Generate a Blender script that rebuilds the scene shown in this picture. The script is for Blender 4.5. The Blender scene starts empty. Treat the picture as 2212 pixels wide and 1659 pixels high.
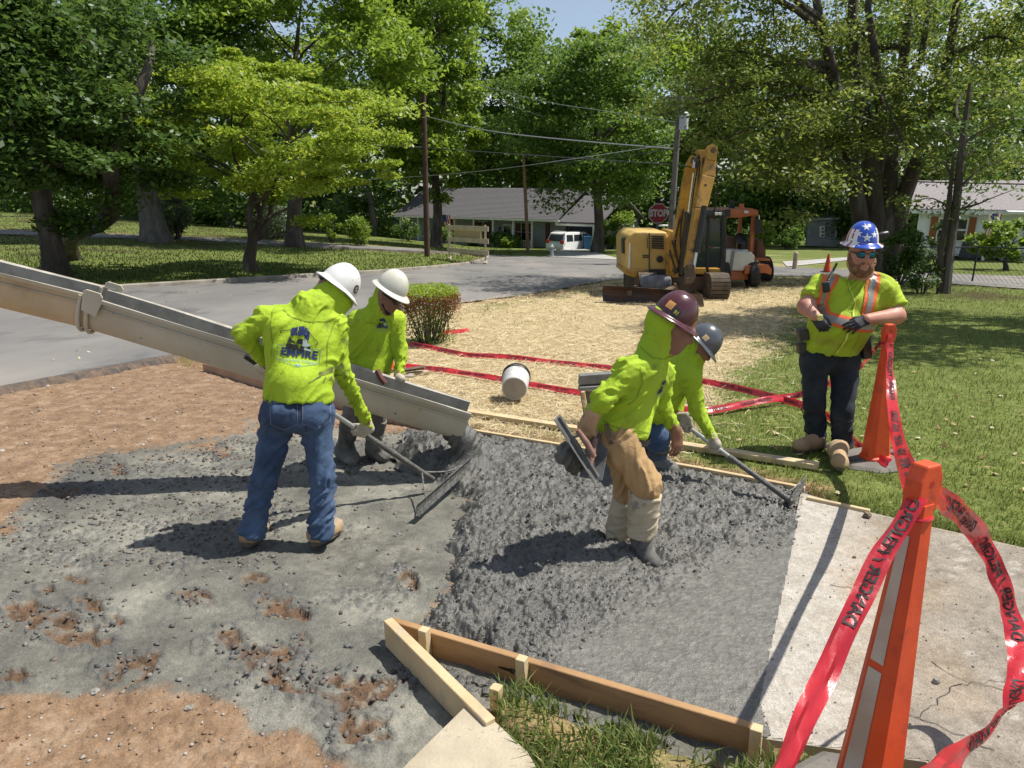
import bpy, bmesh, math, random
import numpy as np
from mathutils import Vector, Matrix
from mathutils.bvhtree import BVHTree
R = math.radians
SC = bpy.context.scene
COL = SC.collection
random.seed(7)
RNG = np.random.default_rng(11)

# ---------------------------------------------------------------- camera
CAM_H, PIT, FPX, CX, CY = 1.85, R(15.65), 1538.0, 1106.0, 829.5
SLOPE = math.tan(R(3.15))   # the whole site falls gently away from the camera
cam_d = bpy.data.cameras.new('camera'); cam = bpy.data.objects.new('camera', cam_d); COL.objects.link(cam)
cam.location = (0, 0, CAM_H); cam.rotation_euler = (R(90) - PIT, 0, 0)
cam_d.sensor_width = 36.0; cam_d.lens = 36.0 * FPX / 2212.0; cam_d.clip_end = 2000; cam_d.clip_start = 0.05
SC.camera = cam
# ---------------------------------------------------------------- sky, sun, exposure
SUN = Vector((0.56, 0.09, 1.0)).normalized()
W = bpy.data.worlds.new('World'); SC.world = W; W.use_nodes = True
wn = W.node_tree.nodes; wl = W.node_tree.links
bgn = wn['Background']; sky = wn.new('ShaderNodeTexSky'); sky.sky_type = 'NISHITA'; sky.sun_disc = False
sky.sun_elevation = math.asin(SUN.z); sky.sun_rotation = math.atan2(SUN.x, SUN.y)
sky.air_density = 1.0; sky.dust_density = 0.7; sky.ozone_density = 2.0
# fair-weather clouds all over the sky
wtc = wn.new('ShaderNodeTexCoord'); wmp = wn.new('ShaderNodeMapping'); wmp.inputs['Scale'].default_value = (2.2, 2.2, 4.5); wmp.inputs['Location'].default_value = (.9, .35, .2)
wno = wn.new('ShaderNodeTexNoise'); wno.inputs['Scale'].default_value = 1.6; wno.inputs['Detail'].default_value = 8; wno.inputs['Roughness'].default_value = 0.58
wrp = wn.new('ShaderNodeValToRGB'); wrp.color_ramp.elements[0].color = (.16, .16, .16, 1); wrp.color_ramp.elements[0].position = 0.54; wrp.color_ramp.elements[1].position = 0.78
wmx = wn.new('ShaderNodeMixRGB'); wmx.inputs[2].default_value = (9.0, 9.2, 9.7, 1)
wl.new(wtc.outputs['Generated'], wmp.inputs[0]); wl.new(wmp.outputs[0], wno.inputs['Vector']); wl.new(wno.outputs[0], wrp.inputs[0])
wl.new(wrp.outputs[0], wmx.inputs[0]); wl.new(sky.outputs[0], wmx.inputs[1]); wl.new(wmx.outputs[0], bgn.inputs[0])
bgn.inputs[1].default_value = 0.085
sl = bpy.data.lights.new('sun', 'SUN'); sl.energy = 4.8; sl.angle = R(0.53); sl.color = (1.0, 0.955, 0.88)
so = bpy.data.objects.new('sun', sl); COL.objects.link(so); so.rotation_euler = SUN.to_track_quat('Z', 'Y').to_euler(); so.location = (20, 6, 40)
SC.view_settings.view_transform = 'Standard'; SC.view_settings.look = 'None'; SC.view_settings.gamma = 1.0
SC.view_settings.exposure = 0.45
SC.cycles.max_bounces = 8; SC.cycles.transparent_max_bounces = 12
try:
    SC.cycles.use_denoising = True; SC.cycles.denoiser = 'OPENIMAGEDENOISE'
except Exception: pass

# ---------------------------------------------------------------- pixel -> place helpers (2212 x 1659 survey grid)
cp, sp = math.cos(PIT), math.sin(PIT)
def ray(x, y):
    u = (x - CX) / FPX; v = (CY - y) / FPX
    return Vector((u, cp + v * sp, -sp + v * cp))
def G(x, y, z=0.0):
    """point at height z above the falling ground"""
    d = ray(x, y); t = (z - CAM_H) / (d.z + SLOPE * d.y)
    return Vector((d.x * t, d.y * t, z - SLOPE * d.y * t))
def D(x, y, Y):
    d = ray(x, y); t = Y / d.y
    return Vector((d.x * t, Y, CAM_H + d.z * t))
def T(x, y):
    u = min(max((-x - 2) / 24.0, 0), 1.6); v = min(max((y - 14) / 30.0, 0), 1.3)
    return 1.4 * u * v - SLOPE * min(y, 150)
def GT(x, y):
    d = ray(x, y); t0 = 2.0; t = 2.0
    f = lambda t: CAM_H + d.z * t - T(d.x * t, d.y * t)
    while t < 400 and f(t) > 0: t0 = t; t *= 1.06
    for i in range(18):
        m = (t0 + t) / 2
        if f(m) > 0: t0 = m
        else: t = m
    return Vector((d.x * t, d.y * t, T(d.x * t, d.y * t)))

# ---------------------------------------------------------------- numpy noise
_perm = np.random.default_rng(5).permutation(256).astype(np.int32); _perm = np.concatenate([_perm, _perm, _perm])
_grad = np.random.default_rng(6).normal(size=(256, 3)).astype(np.float32); _grad /= np.linalg.norm(_grad, axis=1)[:, None]
def perlin(x, y, z=0.0):
    x = np.asarray(x, np.float32); y = np.asarray(y, np.float32); z = np.zeros_like(x) + np.float32(z) if np.isscalar(z) else np.asarray(z, np.float32)
    xi = np.floor(x).astype(np.int32); yi = np.floor(y).astype(np.int32); zi = np.floor(z).astype(np.int32)
    xf = x - xi; yf = y - yi; zf = z - zi
    u = xf * xf * xf * (xf * (xf * 6 - 15) + 10); v = yf * yf * yf * (yf * (yf * 6 - 15) + 10); w = zf * zf * zf * (zf * (zf * 6 - 15) + 10)
    xi &= 255; yi &= 255; zi &= 255
    def g(i, j, k):
        h = _perm[_perm[_perm[xi + i] + yi + j] + zi + k]; gr = _grad[h]
        return gr[..., 0] * (xf - i) + gr[..., 1] * (yf - j) + gr[..., 2] * (zf - k)
    def L(a, b, t): return a + t * (b - a)
    return L(L(L(g(0,0,0), g(1,0,0), u), L(g(0,1,0), g(1,1,0), u), v), L(L(g(0,0,1), g(1,0,1), u), L(g(0,1,1), g(1,1,1), u), v), w) * 1.4
def fbm(x, y, z=0.0, o=4, rough=0.5):
    s = 0; a = 1.0; f = 1.0
    for i in range(o):
        s = s + a * perlin(x * f + 17.3 * i, y * f - 9.1 * i, z * f if not np.isscalar(z) else z * f + 3.7 * i); a *= rough; f *= 2.03
    return s
def cells(x, y, seed=0):
    """distance to nearest jittered cell point (F1) and cell id noise"""
    xi = np.floor(x).astype(np.int32); yi = np.floor(y).astype(np.int32)
    best = np.full(x.shape, 9.0, np.float32); val = np.zeros(x.shape, np.float32)
    for i in (-1, 0, 1):
        for j in (-1, 0, 1):
            a = (xi + i) & 255; b = (yi + j) & 255
            h = _perm[_perm[a + seed] + b]; gx = _grad[h, 0] * .45 + .5; gy = _grad[h, 1] * .45 + .5
            d = np.hypot(xi + i + gx - x, yi + j + gy - y); m = d < best
            best = np.where(m, d, best); val = np.where(m, h / 255.0, val)
    return best, val
def sstep(a, b, x):
    t = np.clip((x - a) / (b - a), 0, 1); return t * t * (3 - 2 * t)

# ---------------------------------------------------------------- objects
def link(o, parent=None):
    COL.objects.link(o)
    if parent is not None:
        o.parent = parent; o.matrix_parent_inverse = Matrix.Identity(4)
        if parent.get('_w') is not None: o.location = (-parent['_w'][3], -parent['_w'][7], -parent['_w'][11])
    return o
def tag(o, label=None, cat=None, group=None, kind=None):
    if label: o['label'] = label
    if cat: o['category'] = cat
    if group: o['group'] = group
    if kind: o['kind'] = kind
    return o
def empty(name, loc=(0, 0, 0), label=None, cat=None, group=None, world=False):
    """thing root; world=True: its parts are given in world coordinates"""
    o = bpy.data.objects.new(name, None); o.empty_display_size = 0.1; o.location = loc; COL.objects.link(o)
    if world: o['_w'] = [v for r in Matrix.Translation(loc) for v in r]
    return tag(o, label, cat, group)
def mesh_np(name, V, Fq, mat=None, parent=None, smooth=False):
    me = bpy.data.meshes.new(name); V = np.asarray(V, np.float32); Fq = np.asarray(Fq, np.int32); n = Fq.shape[1]
    me.vertices.add(len(V)); me.vertices.foreach_set('co', V.ravel())
    me.loops.add(Fq.size); me.loops.foreach_set('vertex_index', Fq.ravel())
    me.polygons.add(len(Fq)); me.polygons.foreach_set('loop_start', np.arange(0, Fq.size, n, dtype=np.int32)); me.polygons.foreach_set('loop_total', np.full(len(Fq), n, np.int32))
    if smooth: me.polygons.foreach_set('use_smooth', np.ones(len(Fq), bool))
    me.update(calc_edges=True); me.validate()
    if mat: me.materials.append(mat)
    o = bpy.data.objects.new(name, me); return link(o, parent)
def mesh_py(name, V, Fs, mat=None, parent=None, smooth=False, bevel=0.0, seg=2):
    me = bpy.data.meshes.new(name); me.from_pydata([tuple(v) for v in V], [], Fs)
    bm = bmesh.new(); bm.from_mesh(me); bmesh.ops.recalc_face_normals(bm, faces=bm.faces)
    if bevel > 0:
        es = [e for e in bm.edges if len(e.link_faces) == 2 and e.calc_face_angle(0) > 0.5]
        bmesh.ops.bevel(bm, geom=es, offset=bevel, segments=seg, affect='EDGES', profile=0.6, clamp_overlap=True)
    bm.to_mesh(me); bm.free()
    if smooth:
        me.polygons.foreach_set('use_smooth', np.ones(len(me.polygons), bool))
        try: me.set_sharp_from_angle(angle=R(38))
        except Exception: pass
    if mat: me.materials.append(mat)
    o = bpy.data.objects.new(name, me); return link(o, parent)
class MB:
    """collects shapes, builds one mesh object"""
    def __init__(s): s.v = []; s.f = []
    def add(s, V, Fs, M=None):
        o = len(s.v); s.v += [(M @ Vector(p)) if M else Vector(p) for p in V]; s.f += [tuple(i + o for i in f) for f in Fs]; return s
    def box(s, c, d, M=None, rz=0.0, taper=1.0):
        x, y, z = d[0] / 2, d[1] / 2, d[2] / 2; t = taper
        V = [(-x,-y,-z),(x,-y,-z),(x,y,-z),(-x,y,-z),(-x*t,-y*t,z),(x*t,-y*t,z),(x*t,y*t,z),(-x*t,y*t,z)]
        m = Matrix.Translation(c) @ Matrix.Rotation(rz, 4, 'Z')
        return s.add(V, [(0,3,2,1),(4,5,6,7),(0,1,5,4),(1,2,6,5),(2,3,7,6),(3,0,4,7)], (M @ m) if M else m)
    def hull8(s, P, M=None):  # bottom 4 ccw, top 4 ccw
        return s.add(P, [(0,3,2,1),(4,5,6,7),(0,1,5,4),(1,2,6,5),(2,3,7,6),(3,0,4,7)], M)
    def beam(s, a, b, w, h, up=(0, 0, 1), M=None):
        a = Vector(a); b = Vector(b); d = (b - a).normalized(); u = Vector(up); sx = d.cross(u)
        if sx.length < 1e-4: sx = d.cross(Vector((0, 1, 0)))
        sx.normalize(); u = sx.cross(d).normalized(); sx *= w / 2; u *= h / 2
        return s.hull8([a-sx-u, a+sx-u, b+sx-u, b-sx-u, a-sx+u, a+sx+u, b+sx+u, b-sx+u], M)
    def tube(s, pts, rad, n=8, M=None, caps=True):
        pts = [Vector(p) for p in pts]; m = len(pts)
        rad = [rad] * m if np.isscalar(rad) else list(rad); V = []; Fs = []; ref = None
        for i, p in enumerate(pts):
            d = (pts[min(i + 1, m - 1)] - pts[max(i - 1, 0)]).normalized()
            if ref is None:
                ref = Vector((0, 0, 1)) if abs(d.z) < 0.9 else Vector((1, 0, 0))
            a = d.cross(ref).normalized(); b = d.cross(a).normalized(); ref = a.cross(d)
            V += [p + (a * math.cos(2 * math.pi * k / n) + b * math.sin(2 * math.pi * k / n)) * rad[i] for k in range(n)]
        for i in range(m - 1):
            for k in range(n):
                Fs.append((i*n+k, i*n+(k+1)%n, (i+1)*n+(k+1)%n, (i+1)*n+k))
        if caps: Fs.append(tuple(range(n - 1, -1, -1))); Fs.append(tuple((m-1)*n+k for k in range(n)))
        return s.add(V, Fs, M)
    def lathe(s, prof, n=24, M=None, caps=True, sy=1.0):
        V = []; Fs = []
        for r, z in prof: V += [(r*math.cos(2*math.pi*k/n), r*sy*math.sin(2*math.pi*k/n), z) for k in range(n)]
        for i in range(len(prof) - 1):
            for k in range(n): Fs.append((i*n+k, i*n+(k+1)%n, (i+1)*n+(k+1)%n, (i+1)*n+k))
        if caps: Fs.append(tuple(range(n - 1, -1, -1))); Fs.append(tuple((len(prof)-1)*n+k for k in range(n)))
        return s.add(V, Fs, M)
    def prism(s, poly, th, M=None):
        """poly in local XY, thickness along Z centred"""
        n = len(poly); V = [(p[0], p[1], -th/2) for p in poly] + [(p[0], p[1], th/2) for p in poly]
        Fs = [tuple(range(n - 1, -1, -1)), tuple(range(n, 2 * n))] + [(i, (i+1)%n, n+(i+1)%n, n+i) for i in range(n)]
        return s.add(V, Fs, M)
    def build(s, name, mat, parent=None, smooth=False, bevel=0.0, seg=2): return mesh_py(name, s.v, s.f, mat, parent, smooth, bevel, seg)
def frame(o, x, z):
    """matrix with local X along x and Z near z"""
    x = Vector(x).normalized(); z = Vector(z); y = z.cross(x).normalized(); z = x.cross(y)
    return Matrix(((x.x, y.x, z.x, o[0]), (x.y, y.y, z.y, o[1]), (x.z, y.z, z.z, o[2]), (0, 0, 0, 1)))
def copy_tree(o, parent=None):
    c = o.copy(); COL.objects.link(c); c.parent = parent
    for ch in o.children: copy_tree(ch, c)
    return c

# ---------------------------------------------------------------- materials
def nodes(m): m.use_nodes = True; return m.node_tree.nodes, m.node_tree.links, m.node_tree.nodes['Principled BSDF']
_MC = {}
def pm(name, c1, c2=None, sc=6.0, rough=0.6, bump=0.0, bsc=60.0, metal=0.0, coat=0.0, detail=5, c3=None, sc3=1.2, lo=.4, hi=.62, lo3=.5, hi3=.62, stretch=None, spec=0.5, sss=0.0, bdist=0.01, c4=None, sc4=30., lo4=.62, hi4=.68):
    if name in _MC: return _MC[name]
    m = bpy.data.materials.new(name); n, l, b = nodes(m); _MC[name] = m
    b.inputs['Base Color'].default_value = (*c1, 1); b.inputs['Roughness'].default_value = rough; b.inputs['Metallic'].default_value = metal
    b.inputs['Coat Weight'].default_value = coat; b.inputs['Specular IOR Level'].default_value = spec
    if sss: b.inputs['Subsurface Weight'].default_value = sss; b.inputs['Subsurface Radius'].default_value = (.01, .004, .002)
    tc = n.new('ShaderNodeTexCoord'); mp = n.new('ShaderNodeMapping'); l.new(tc.outputs['Object'], mp.inputs[0])
    if stretch: mp.inputs['Scale'].default_value = stretch
    prev = None
    def noise(scale, det=detail, ro=.6):
        t = n.new('ShaderNodeTexNoise'); t.inputs['Scale'].default_value = scale; t.inputs['Detail'].default_value = det; t.inputs['Roughness'].default_value = ro; l.new(mp.outputs[0], t.inputs['Vector']); return t
    def layer(prev, c, scale, a, bb):
        t = noise(scale); r = n.new('ShaderNodeMapRange'); r.inputs[1].default_value = a; r.inputs[2].default_value = bb; l.new(t.outputs[0], r.inputs[0])
        x = n.new('ShaderNodeMixRGB'); l.new(r.outputs[0], x.inputs[0]); x.inputs[2].default_value = (*c, 1)
        if prev is None: x.inputs[1].default_value = (*c1, 1)
        else: l.new(prev, x.inputs[1])
        return x.outputs[0]
    if c2: prev = layer(prev, c2, sc, lo, hi)
    if c3: prev = layer(prev, c3, sc3, lo3, hi3)
    if c4: prev = layer(prev, c4, sc4, lo4, hi4)
    if prev is not None: l.new(prev, b.inputs['Base Color'])
    if bump:
        t = noise(bsc, 6, .65); bn = n.new('ShaderNodeBump'); bn.inputs['Strength'].default_value = bump; bn.inputs['Distance'].default_value = bdist; l.new(t.outputs[0], bn.inputs['Height']); l.new(bn.outputs[0], b.inputs['Normal'])
    return m
def leafmat(name, c1, c2, trans=0.35, rough=0.45, c3=None):
    if name in _MC: return _MC[name]
    m = bpy.data.materials.new(name); n, l, b = nodes(m); _MC[name] = m
    ge = n.new('ShaderNodeNewGeometry'); r = n.new('ShaderNodeValToRGB'); r.color_ramp.elements[0].color = (*c1, 1); r.color_ramp.elements[1].color = (*c2, 1)
    if c3: e = r.color_ramp.elements.new(.9); e.color = (*c2, 1); r.color_ramp.elements[-1].color = (*c3, 1)
    l.new(ge.outputs['Random Per Island'], r.inputs[0]); l.new(r.outputs[0], b.inputs['Base Color']); b.inputs['Roughness'].default_value = rough; b.inputs['Specular IOR Level'].default_value = .35
    if trans:
        tr = n.new('ShaderNodeBsdfTranslucent'); mx = n.new('ShaderNodeMixShader'); mx.inputs[0].default_value = trans; hs = n.new('ShaderNodeHueSaturation'); hs.inputs['Value'].default_value = 1.65; hs.inputs['Hue'].default_value = .485
        l.new(r.outputs[0], hs.inputs['Color']); l.new(hs.outputs[0], tr.inputs[0]); l.new(b.outputs[0], mx.inputs[1]); l.new(tr.outputs[0], mx.inputs[2])
        l.new(mx.outputs[0], n['Material Output'].inputs[0])
    return m
M_wood = pm('pine_board', (.50,.36,.20), (.36,.24,.12), 3, .75, .25, 30, stretch=(1, 1, 9), c3=(.62,.50,.33), sc3=2)
M_woodw = pm('weathered_board', (.46,.37,.25), (.33,.25,.16), 5, .8, .3, 40, c3=(.42,.40,.36), sc3=3)
M_blackp = pm('black_plastic', (.012,.012,.014), rough=.4)
M_chrome = pm('bright_steel', (.6,.6,.58), rough=.25, metal=1)
# ================================================================ THE SETTING: ground, streets, slabs
def proj(x, y, z):
    dz = z - CAM_H; dep = np.maximum(y * cp - dz * sp, .05); up = y * sp + dz * cp
    return CX + FPX * x / dep, CY - FPX * up / dep
def inpoly(px, py, poly):
    c = np.zeros(px.shape, bool); n = len(poly)
    for i in range(n):
        x1, y1 = poly[i]; x2, y2 = poly[(i + 1) % n]
        if y1 == y2: continue
        c ^= ((y1 > py) != (y2 > py)) & (px < (x2 - x1) * (py - y1) / (y2 - y1) + x1)
    return c
def sdpoly(px, py, poly):
    """signed distance, negative inside"""
    d = np.full(px.shape, 1e9, np.float32); n = len(poly)
    for i in range(n):
        x1, y1 = poly[i]; x2, y2 = poly[(i + 1) % n]; ex, ey = x2 - x1, y2 - y1
        t = np.clip(((px - x1) * ex + (py - y1) * ey) / max(ex * ex + ey * ey, 1e-9), 0, 1)
        d = np.minimum(d, np.hypot(px - x1 - t * ex, py - y1 - t * ey))
    return np.where(inpoly(px, py, poly), -d, d)
def Wp(pts, t=False): return [((GT(*p) if t else G(*p)).x, (GT(*p) if t else G(*p)).y) for p in pts]
Tn = lambda x, y: 1.4 * np.clip((-x - 2) / 24.0, 0, 1.6) * np.clip((y - 14) / 30.0, 0, 1.3) - SLOPE * np.minimum(y, 150)
# outlines, metres
road_near = Wp([(0, 835), (360, 768), (640, 712), (980, 656), (1130, 638), (1310, 606)])
road_near = [(-7.6, 5.0)] + road_near
ROAD = [(-7.6, 5.0), (-60, 5.0), (-60, 12)] + Wp([(-500, 668), (-150, 640), (240, 626), (560, 606), (820, 590), (940, 580), (1010, 572), (1045, 564), (1060, 556), (1010, 549)], True) + \
       Wp([(900, 546), (600, 531), (420, 520), (180, 512), (-200, 500)], True) + Wp([(-200, 488), (180, 503), (420, 512), (700, 525), (900, 537), (1097, 552), (1382, 562), (1560, 570), (1700, 577), (1990, 589), (2212, 597), (2800, 622)], True) + \
       Wp([(2800, 650), (2212, 624), (1990, 609), (1760, 598), (1640, 596), (1500, 597), (1310, 606), (1130, 638), (980, 656), (640, 712), (360, 768), (0, 835)])
farform = Wp([(440, 788), (640, 842), (850, 895), (1015, 931), (1300, 978), (1520, 1016), (1740, 1058)])
nearform = Wp([(840, 1372), (1250, 1494), (1640, 1618)])
A_ = (2.06, 4.68); B_ = (.97, 2.40)
WORK = [(-7.6, 5.0), *road_near[1:3], *farform, A_, B_, (nearform[2][0] - .05, nearform[2][1] - .10), (nearform[1][0] - .06, nearform[1][1] - .11), (.06, 2.50), (-.05, 2.46), (-.2, 2.2), (-.55, 1.72), (-.7, .7), (-4, .7), (-7.6, .7)]
SLAB = [A_] + Wp([(1880, 1105), (2030, 1140), (2212, 1181), (2500, 1250), (2900, 1400)]) + Wp([(2900, 1900), (2350, 1900), (2150, 1740), (2090, 1695), (2000, 1643), (1850, 1622), (1645, 1592)]) + [B_]
FLAP = Wp([(1012, 1534), (1068, 1572), (1140, 1640), (1260, 1860), (700, 1860), (886, 1659)], False)
def fan(y0, y1, ry, u0, u1, du):
    n = int(math.log(y1 / y0) / math.log(1 + ry)) + 1; m = int((u1 - u0) / du) + 1
    Y = y0 * (1 + ry) ** np.arange(n, dtype=np.float32); u = u0 + du * np.arange(m, dtype=np.float32)
    yy = np.repeat(Y[:, None], m, 1); xx = u[None, :] * yy
    i = np.arange((n - 1) * m).reshape(n - 1, m)[:, :-1].ravel()
    return xx, yy, np.stack([i, i + 1, i + m + 1, i + m], 1)
def fmesh(name, xx, yy, zz, Fq, keep, mat, attrs, parent=None, smooth=True, near=True):
    k = keep.ravel(); Fk = Fq[k[Fq].all(1)]; used = np.unique(Fk); remap = np.full(k.size, -1, np.int32); remap[used] = np.arange(len(used))
    V = np.stack([xx.ravel(), yy.ravel(), (zz - (SLOPE * yy if near else 0)).ravel()], 1)[used]
    o = mesh_np(name, V, remap[Fk], mat, parent, smooth)
    for a, v in attrs.items():
        at = o.data.attributes.new(a, 'FLOAT', 'POINT'); at.data.foreach_set('value', np.ascontiguousarray(v.ravel()[used], np.float32))
    return o
def attr_mat(name, base, layers, rough=.85, bump=.4, bsc=80., wet=None, bdist=.01, spec=.4, speck=()):
    """base colour pair + layers [(attr, colour pair)] mixed by stored masks"""
    m = bpy.data.materials.new(name); n, l, b = nodes(m); tc = n.new('ShaderNodeTexCoord')
    def pair(c, s):
        t = n.new('ShaderNodeTexNoise'); t.inputs['Scale'].default_value = s; t.inputs['Detail'].default_value = 8; t.inputs['Roughness'].default_value = .65; l.new(tc.outputs['Object'], t.inputs['Vector'])
        r = n.new('ShaderNodeValToRGB'); r.color_ramp.elements[0].position = .32; r.color_ramp.elements[1].position = .68
        r.color_ramp.elements[0].color = (*c[0], 1); r.color_ramp.elements[1].color = (*c[1], 1); l.new(t.outputs[0], r.inputs[0])
        if len(c) > 2: e = r.color_ramp.elements.new(.5); e.color = (*c[2], 1)
        return r.outputs[0]
    cur = pair(base[0], base[1])
    for a, c, s in layers:
        at = n.new('ShaderNodeAttribute'); at.attribute_name = a; x = n.new('ShaderNodeMixRGB'); l.new(at.outputs['Fac'], x.inputs[0]); l.new(cur, x.inputs[1]); l.new(pair(c, s), x.inputs[2]); cur = x.outputs[0]
    for s_, lo_, hi_ in speck:
        t = n.new('ShaderNodeTexNoise'); t.inputs['Scale'].default_value = s_; t.inputs['Detail'].default_value = 5; t.inputs['Roughness'].default_value = .7; l.new(tc.outputs['Object'], t.inputs['Vector'])
        mr = n.new('ShaderNodeMapRange'); mr.inputs[1].default_value = .33; mr.inputs[2].default_value = .67; mr.inputs[3].default_value = lo_; mr.inputs[4].default_value = hi_; l.new(t.outputs[0], mr.inputs[0])
        x = n.new('ShaderNodeMixRGB'); x.blend_type = 'MULTIPLY'; x.inputs[0].default_value = 1; l.new(cur, x.inputs[1]); l.new(mr.outputs[0], x.inputs[2]); cur = x.outputs[0]
    l.new(cur, b.inputs['Base Color']); b.inputs['Roughness'].default_value = rough; b.inputs['Specular IOR Level'].default_value = spec
    if wet:
        at = n.new('ShaderNodeAttribute'); at.attribute_name = wet; mr = n.new('ShaderNodeMapRange'); mr.inputs[3].default_value = rough; mr.inputs[4].default_value = .26; l.new(at.outputs['Fac'], mr.inputs[0]); l.new(mr.outputs[0], b.inputs['Roughness'])
    t = n.new('ShaderNodeTexNoise'); t.inputs['Scale'].default_value = bsc; t.inputs['Detail'].default_value = 6; l.new(tc.outputs['Object'], t.inputs['Vector'])
    bn = n.new('ShaderNodeBump'); bn.inputs['Strength'].default_value = bump; bn.inputs['Distance'].default_value = bdist; l.new(t.outputs[0], bn.inputs['Height']); l.new(bn.outputs[0], b.inputs['Normal'])
    return m
STRAW = [(880, 640), (760, 740), (600, 815), (850, 893), (1015, 928), (1200, 958), (1330, 980), (1430, 960), (1480, 900), (1560, 830), (1640, 740), (1720, 660), (1790, 612), (1640, 594), (1310, 606), (980, 656)]
# ---- ground sheet (lawns, bare patches, straw-covered earth)
xx, yy, Fq = fan(.6, 420, .018, -2.2, 2.2, .021)
zz = Tn(xx, yy) + .012 * perlin(xx * .8, yy * .8, 1.) * np.clip(yy / 8, 0, 1)
px, py = proj(xx, yy, zz)
inroad = sdpoly(xx, yy, ROAD); zz = np.where(inroad < -.02, zz - .1, zz)
for P in (WORK, SLAB, FLAP): zz = np.where((sdpoly(xx, yy, P) < .03) & (xx > -.93 * yy), zz - .3, zz)
st = sdpoly(px, py, STRAW) + 60 * fbm(xx * 1.3, yy * 1.3, 4.) + 25 * perlin(xx * 5, yy * 5, 2.)
a_straw = 1 - sstep(-25, 45, st)
dd = sdpoly(xx, yy, WORK); a_dirt = (1 - sstep(.02, .3, dd + .16 * fbm(xx * 4, yy * 4, 7.))) * (yy > 2.9)
dd2 = sdpoly(xx, yy, ROAD); a_dirt = np.maximum(a_dirt, (dd < 0) * 1.0); a_dirt = np.maximum(a_dirt, .6 * (1 - sstep(.05, .9, dd2 + .8 * fbm(xx * 2, yy * 2, 3.))) * (xx < 3))
a_dirt = np.maximum(a_dirt, ((yy < 2.9) * .6 * sstep(-.6, .1, fbm(xx * 3, yy * 3, 9.))))
# leaf litter under the old trees, left and right
a_lit = np.clip(sstep(-.2, .5, fbm(xx * .5, yy * .5, 5.)) * (sstep(-14, -18, xx) * sstep(26, 32, yy) + sstep(8.5, 11, xx) * sstep(14, 18, yy) * (1 - sstep(21, 24, yy))), 0, 1)
M_ground = attr_mat('lawn_and_soil', (((.08, .115, .022), (.21, .22, .07), (.13, .165, .04)), 14), [('litter', ((.10, .065, .035), (.05, .06, .02)), 6), ('straw', ((.33, .25, .13), (.58, .48, .30), (.45, .355, .20)), 30), ('dirt', ((.30, .16, .085), (.42, .27, .17)), 9)], .95, .8, 60, spec=.15, bdist=.02, speck=((70, .55, 1.35), (5, .75, 1.2)))
tag(fmesh('ground', xx, yy, zz, Fq, np.ones(xx.shape, bool), M_ground, dict(straw=a_straw, dirt=a_dirt, litter=a_lit), near=False), kind='structure')

def polysheet(name, poly, z, mat, thick=0.0, maxe=3.0, terrain=True, parent=None, jit=0.0):
    bm = bmesh.new(); vs = [bm.verts.new((p[0], p[1], 0)) for p in poly]; f = bm.faces.new(vs)
    bmesh.ops.triangulate(bm, faces=[f])
    for it in range(7):
        es = [e for e in bm.edges if e.calc_length() > maxe]
        if not es: break
        bmesh.ops.subdivide_edges(bm, edges=es, cuts=1); bmesh.ops.triangulate(bm, faces=[f for f in bm.faces if len(f.verts) > 3])
    for v in bm.verts: v.co.z = T(v.co.x, v.co.y) + z
    bmesh.ops.recalc_face_normals(bm, faces=bm.faces)
    if bm.faces and sum(f.normal.z for f in bm.faces) < 0: bmesh.ops.reverse_faces(bm, faces=bm.faces)
    if thick:
        r = bmesh.ops.extrude_face_region(bm, geom=bm.faces[:]); vs = [g for g in r['geom'] if isinstance(g, bmesh.types.BMVert)]
        for v in vs: v.co.z += .0
        top = set(vs)
        for v in bm.verts:
            if v not in top: v.co.z -= thick
        bmesh.ops.recalc_face_normals(bm, faces=bm.faces)
    me = bpy.data.meshes.new(name); bm.to_mesh(me); bm.free(); me.materials.append(mat); o = bpy.data.objects.new(name, me); return link(o, parent)
M_asph = pm('asphalt', (.155,.150,.143), (.205,.195,.18), .35, .9, .5, 120, c3=(.32,.285,.24), sc3=.16, lo3=.52, hi3=.72, c4=(.085,.085,.085), sc4=.9, lo4=.55, hi4=.75, spec=.25, stretch=(1, .6, 1))
polysheet('road', ROAD, .008, M_asph, 0.0, 4.0)['kind'] = 'structure'
# broken dirty asphalt edge towards the dig
mb = MB(); e0 = Vector((*road_near[0], 0))
pe = [Vector((*p, 0)) for p in road_near[:4]]
pts = []
for a, b in zip(pe, pe[1:]):
    for k in range(26): q = a.lerp(b, k / 26); q.z = T(q.x, q.y); pts.append(q)
for i, (a, b) in enumerate(zip(pts, pts[1:])):
    n_ = Vector((b.y - a.y, a.x - b.x, 0)).normalized(); j0 = .05 * math.sin(i * 1.7) + random.uniform(0, .04); j1 = .05 * math.sin((i + 1) * 1.7) + .02
    mb.add([a + Vector((0, 0, .007)), b + Vector((0, 0, .007)), b + n_ * (.06 + j1 * .4) + Vector((0, 0, -.03)), a + n_ * (.06 + j0 * .4) + Vector((0, 0, -.03)), b + n_ * (.16 + j1) + Vector((0, 0, -.14)), a + n_ * (.16 + j0) + Vector((0, 0, -.14))], [(0, 1, 2, 3), (3, 2, 4, 5)])
tag(mb.build('asphalt_edge', pm('broken_asphalt', (.07,.06,.052), (.16,.11,.075), 8, .95, 1., 60), smooth=False), kind='structure')
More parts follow.
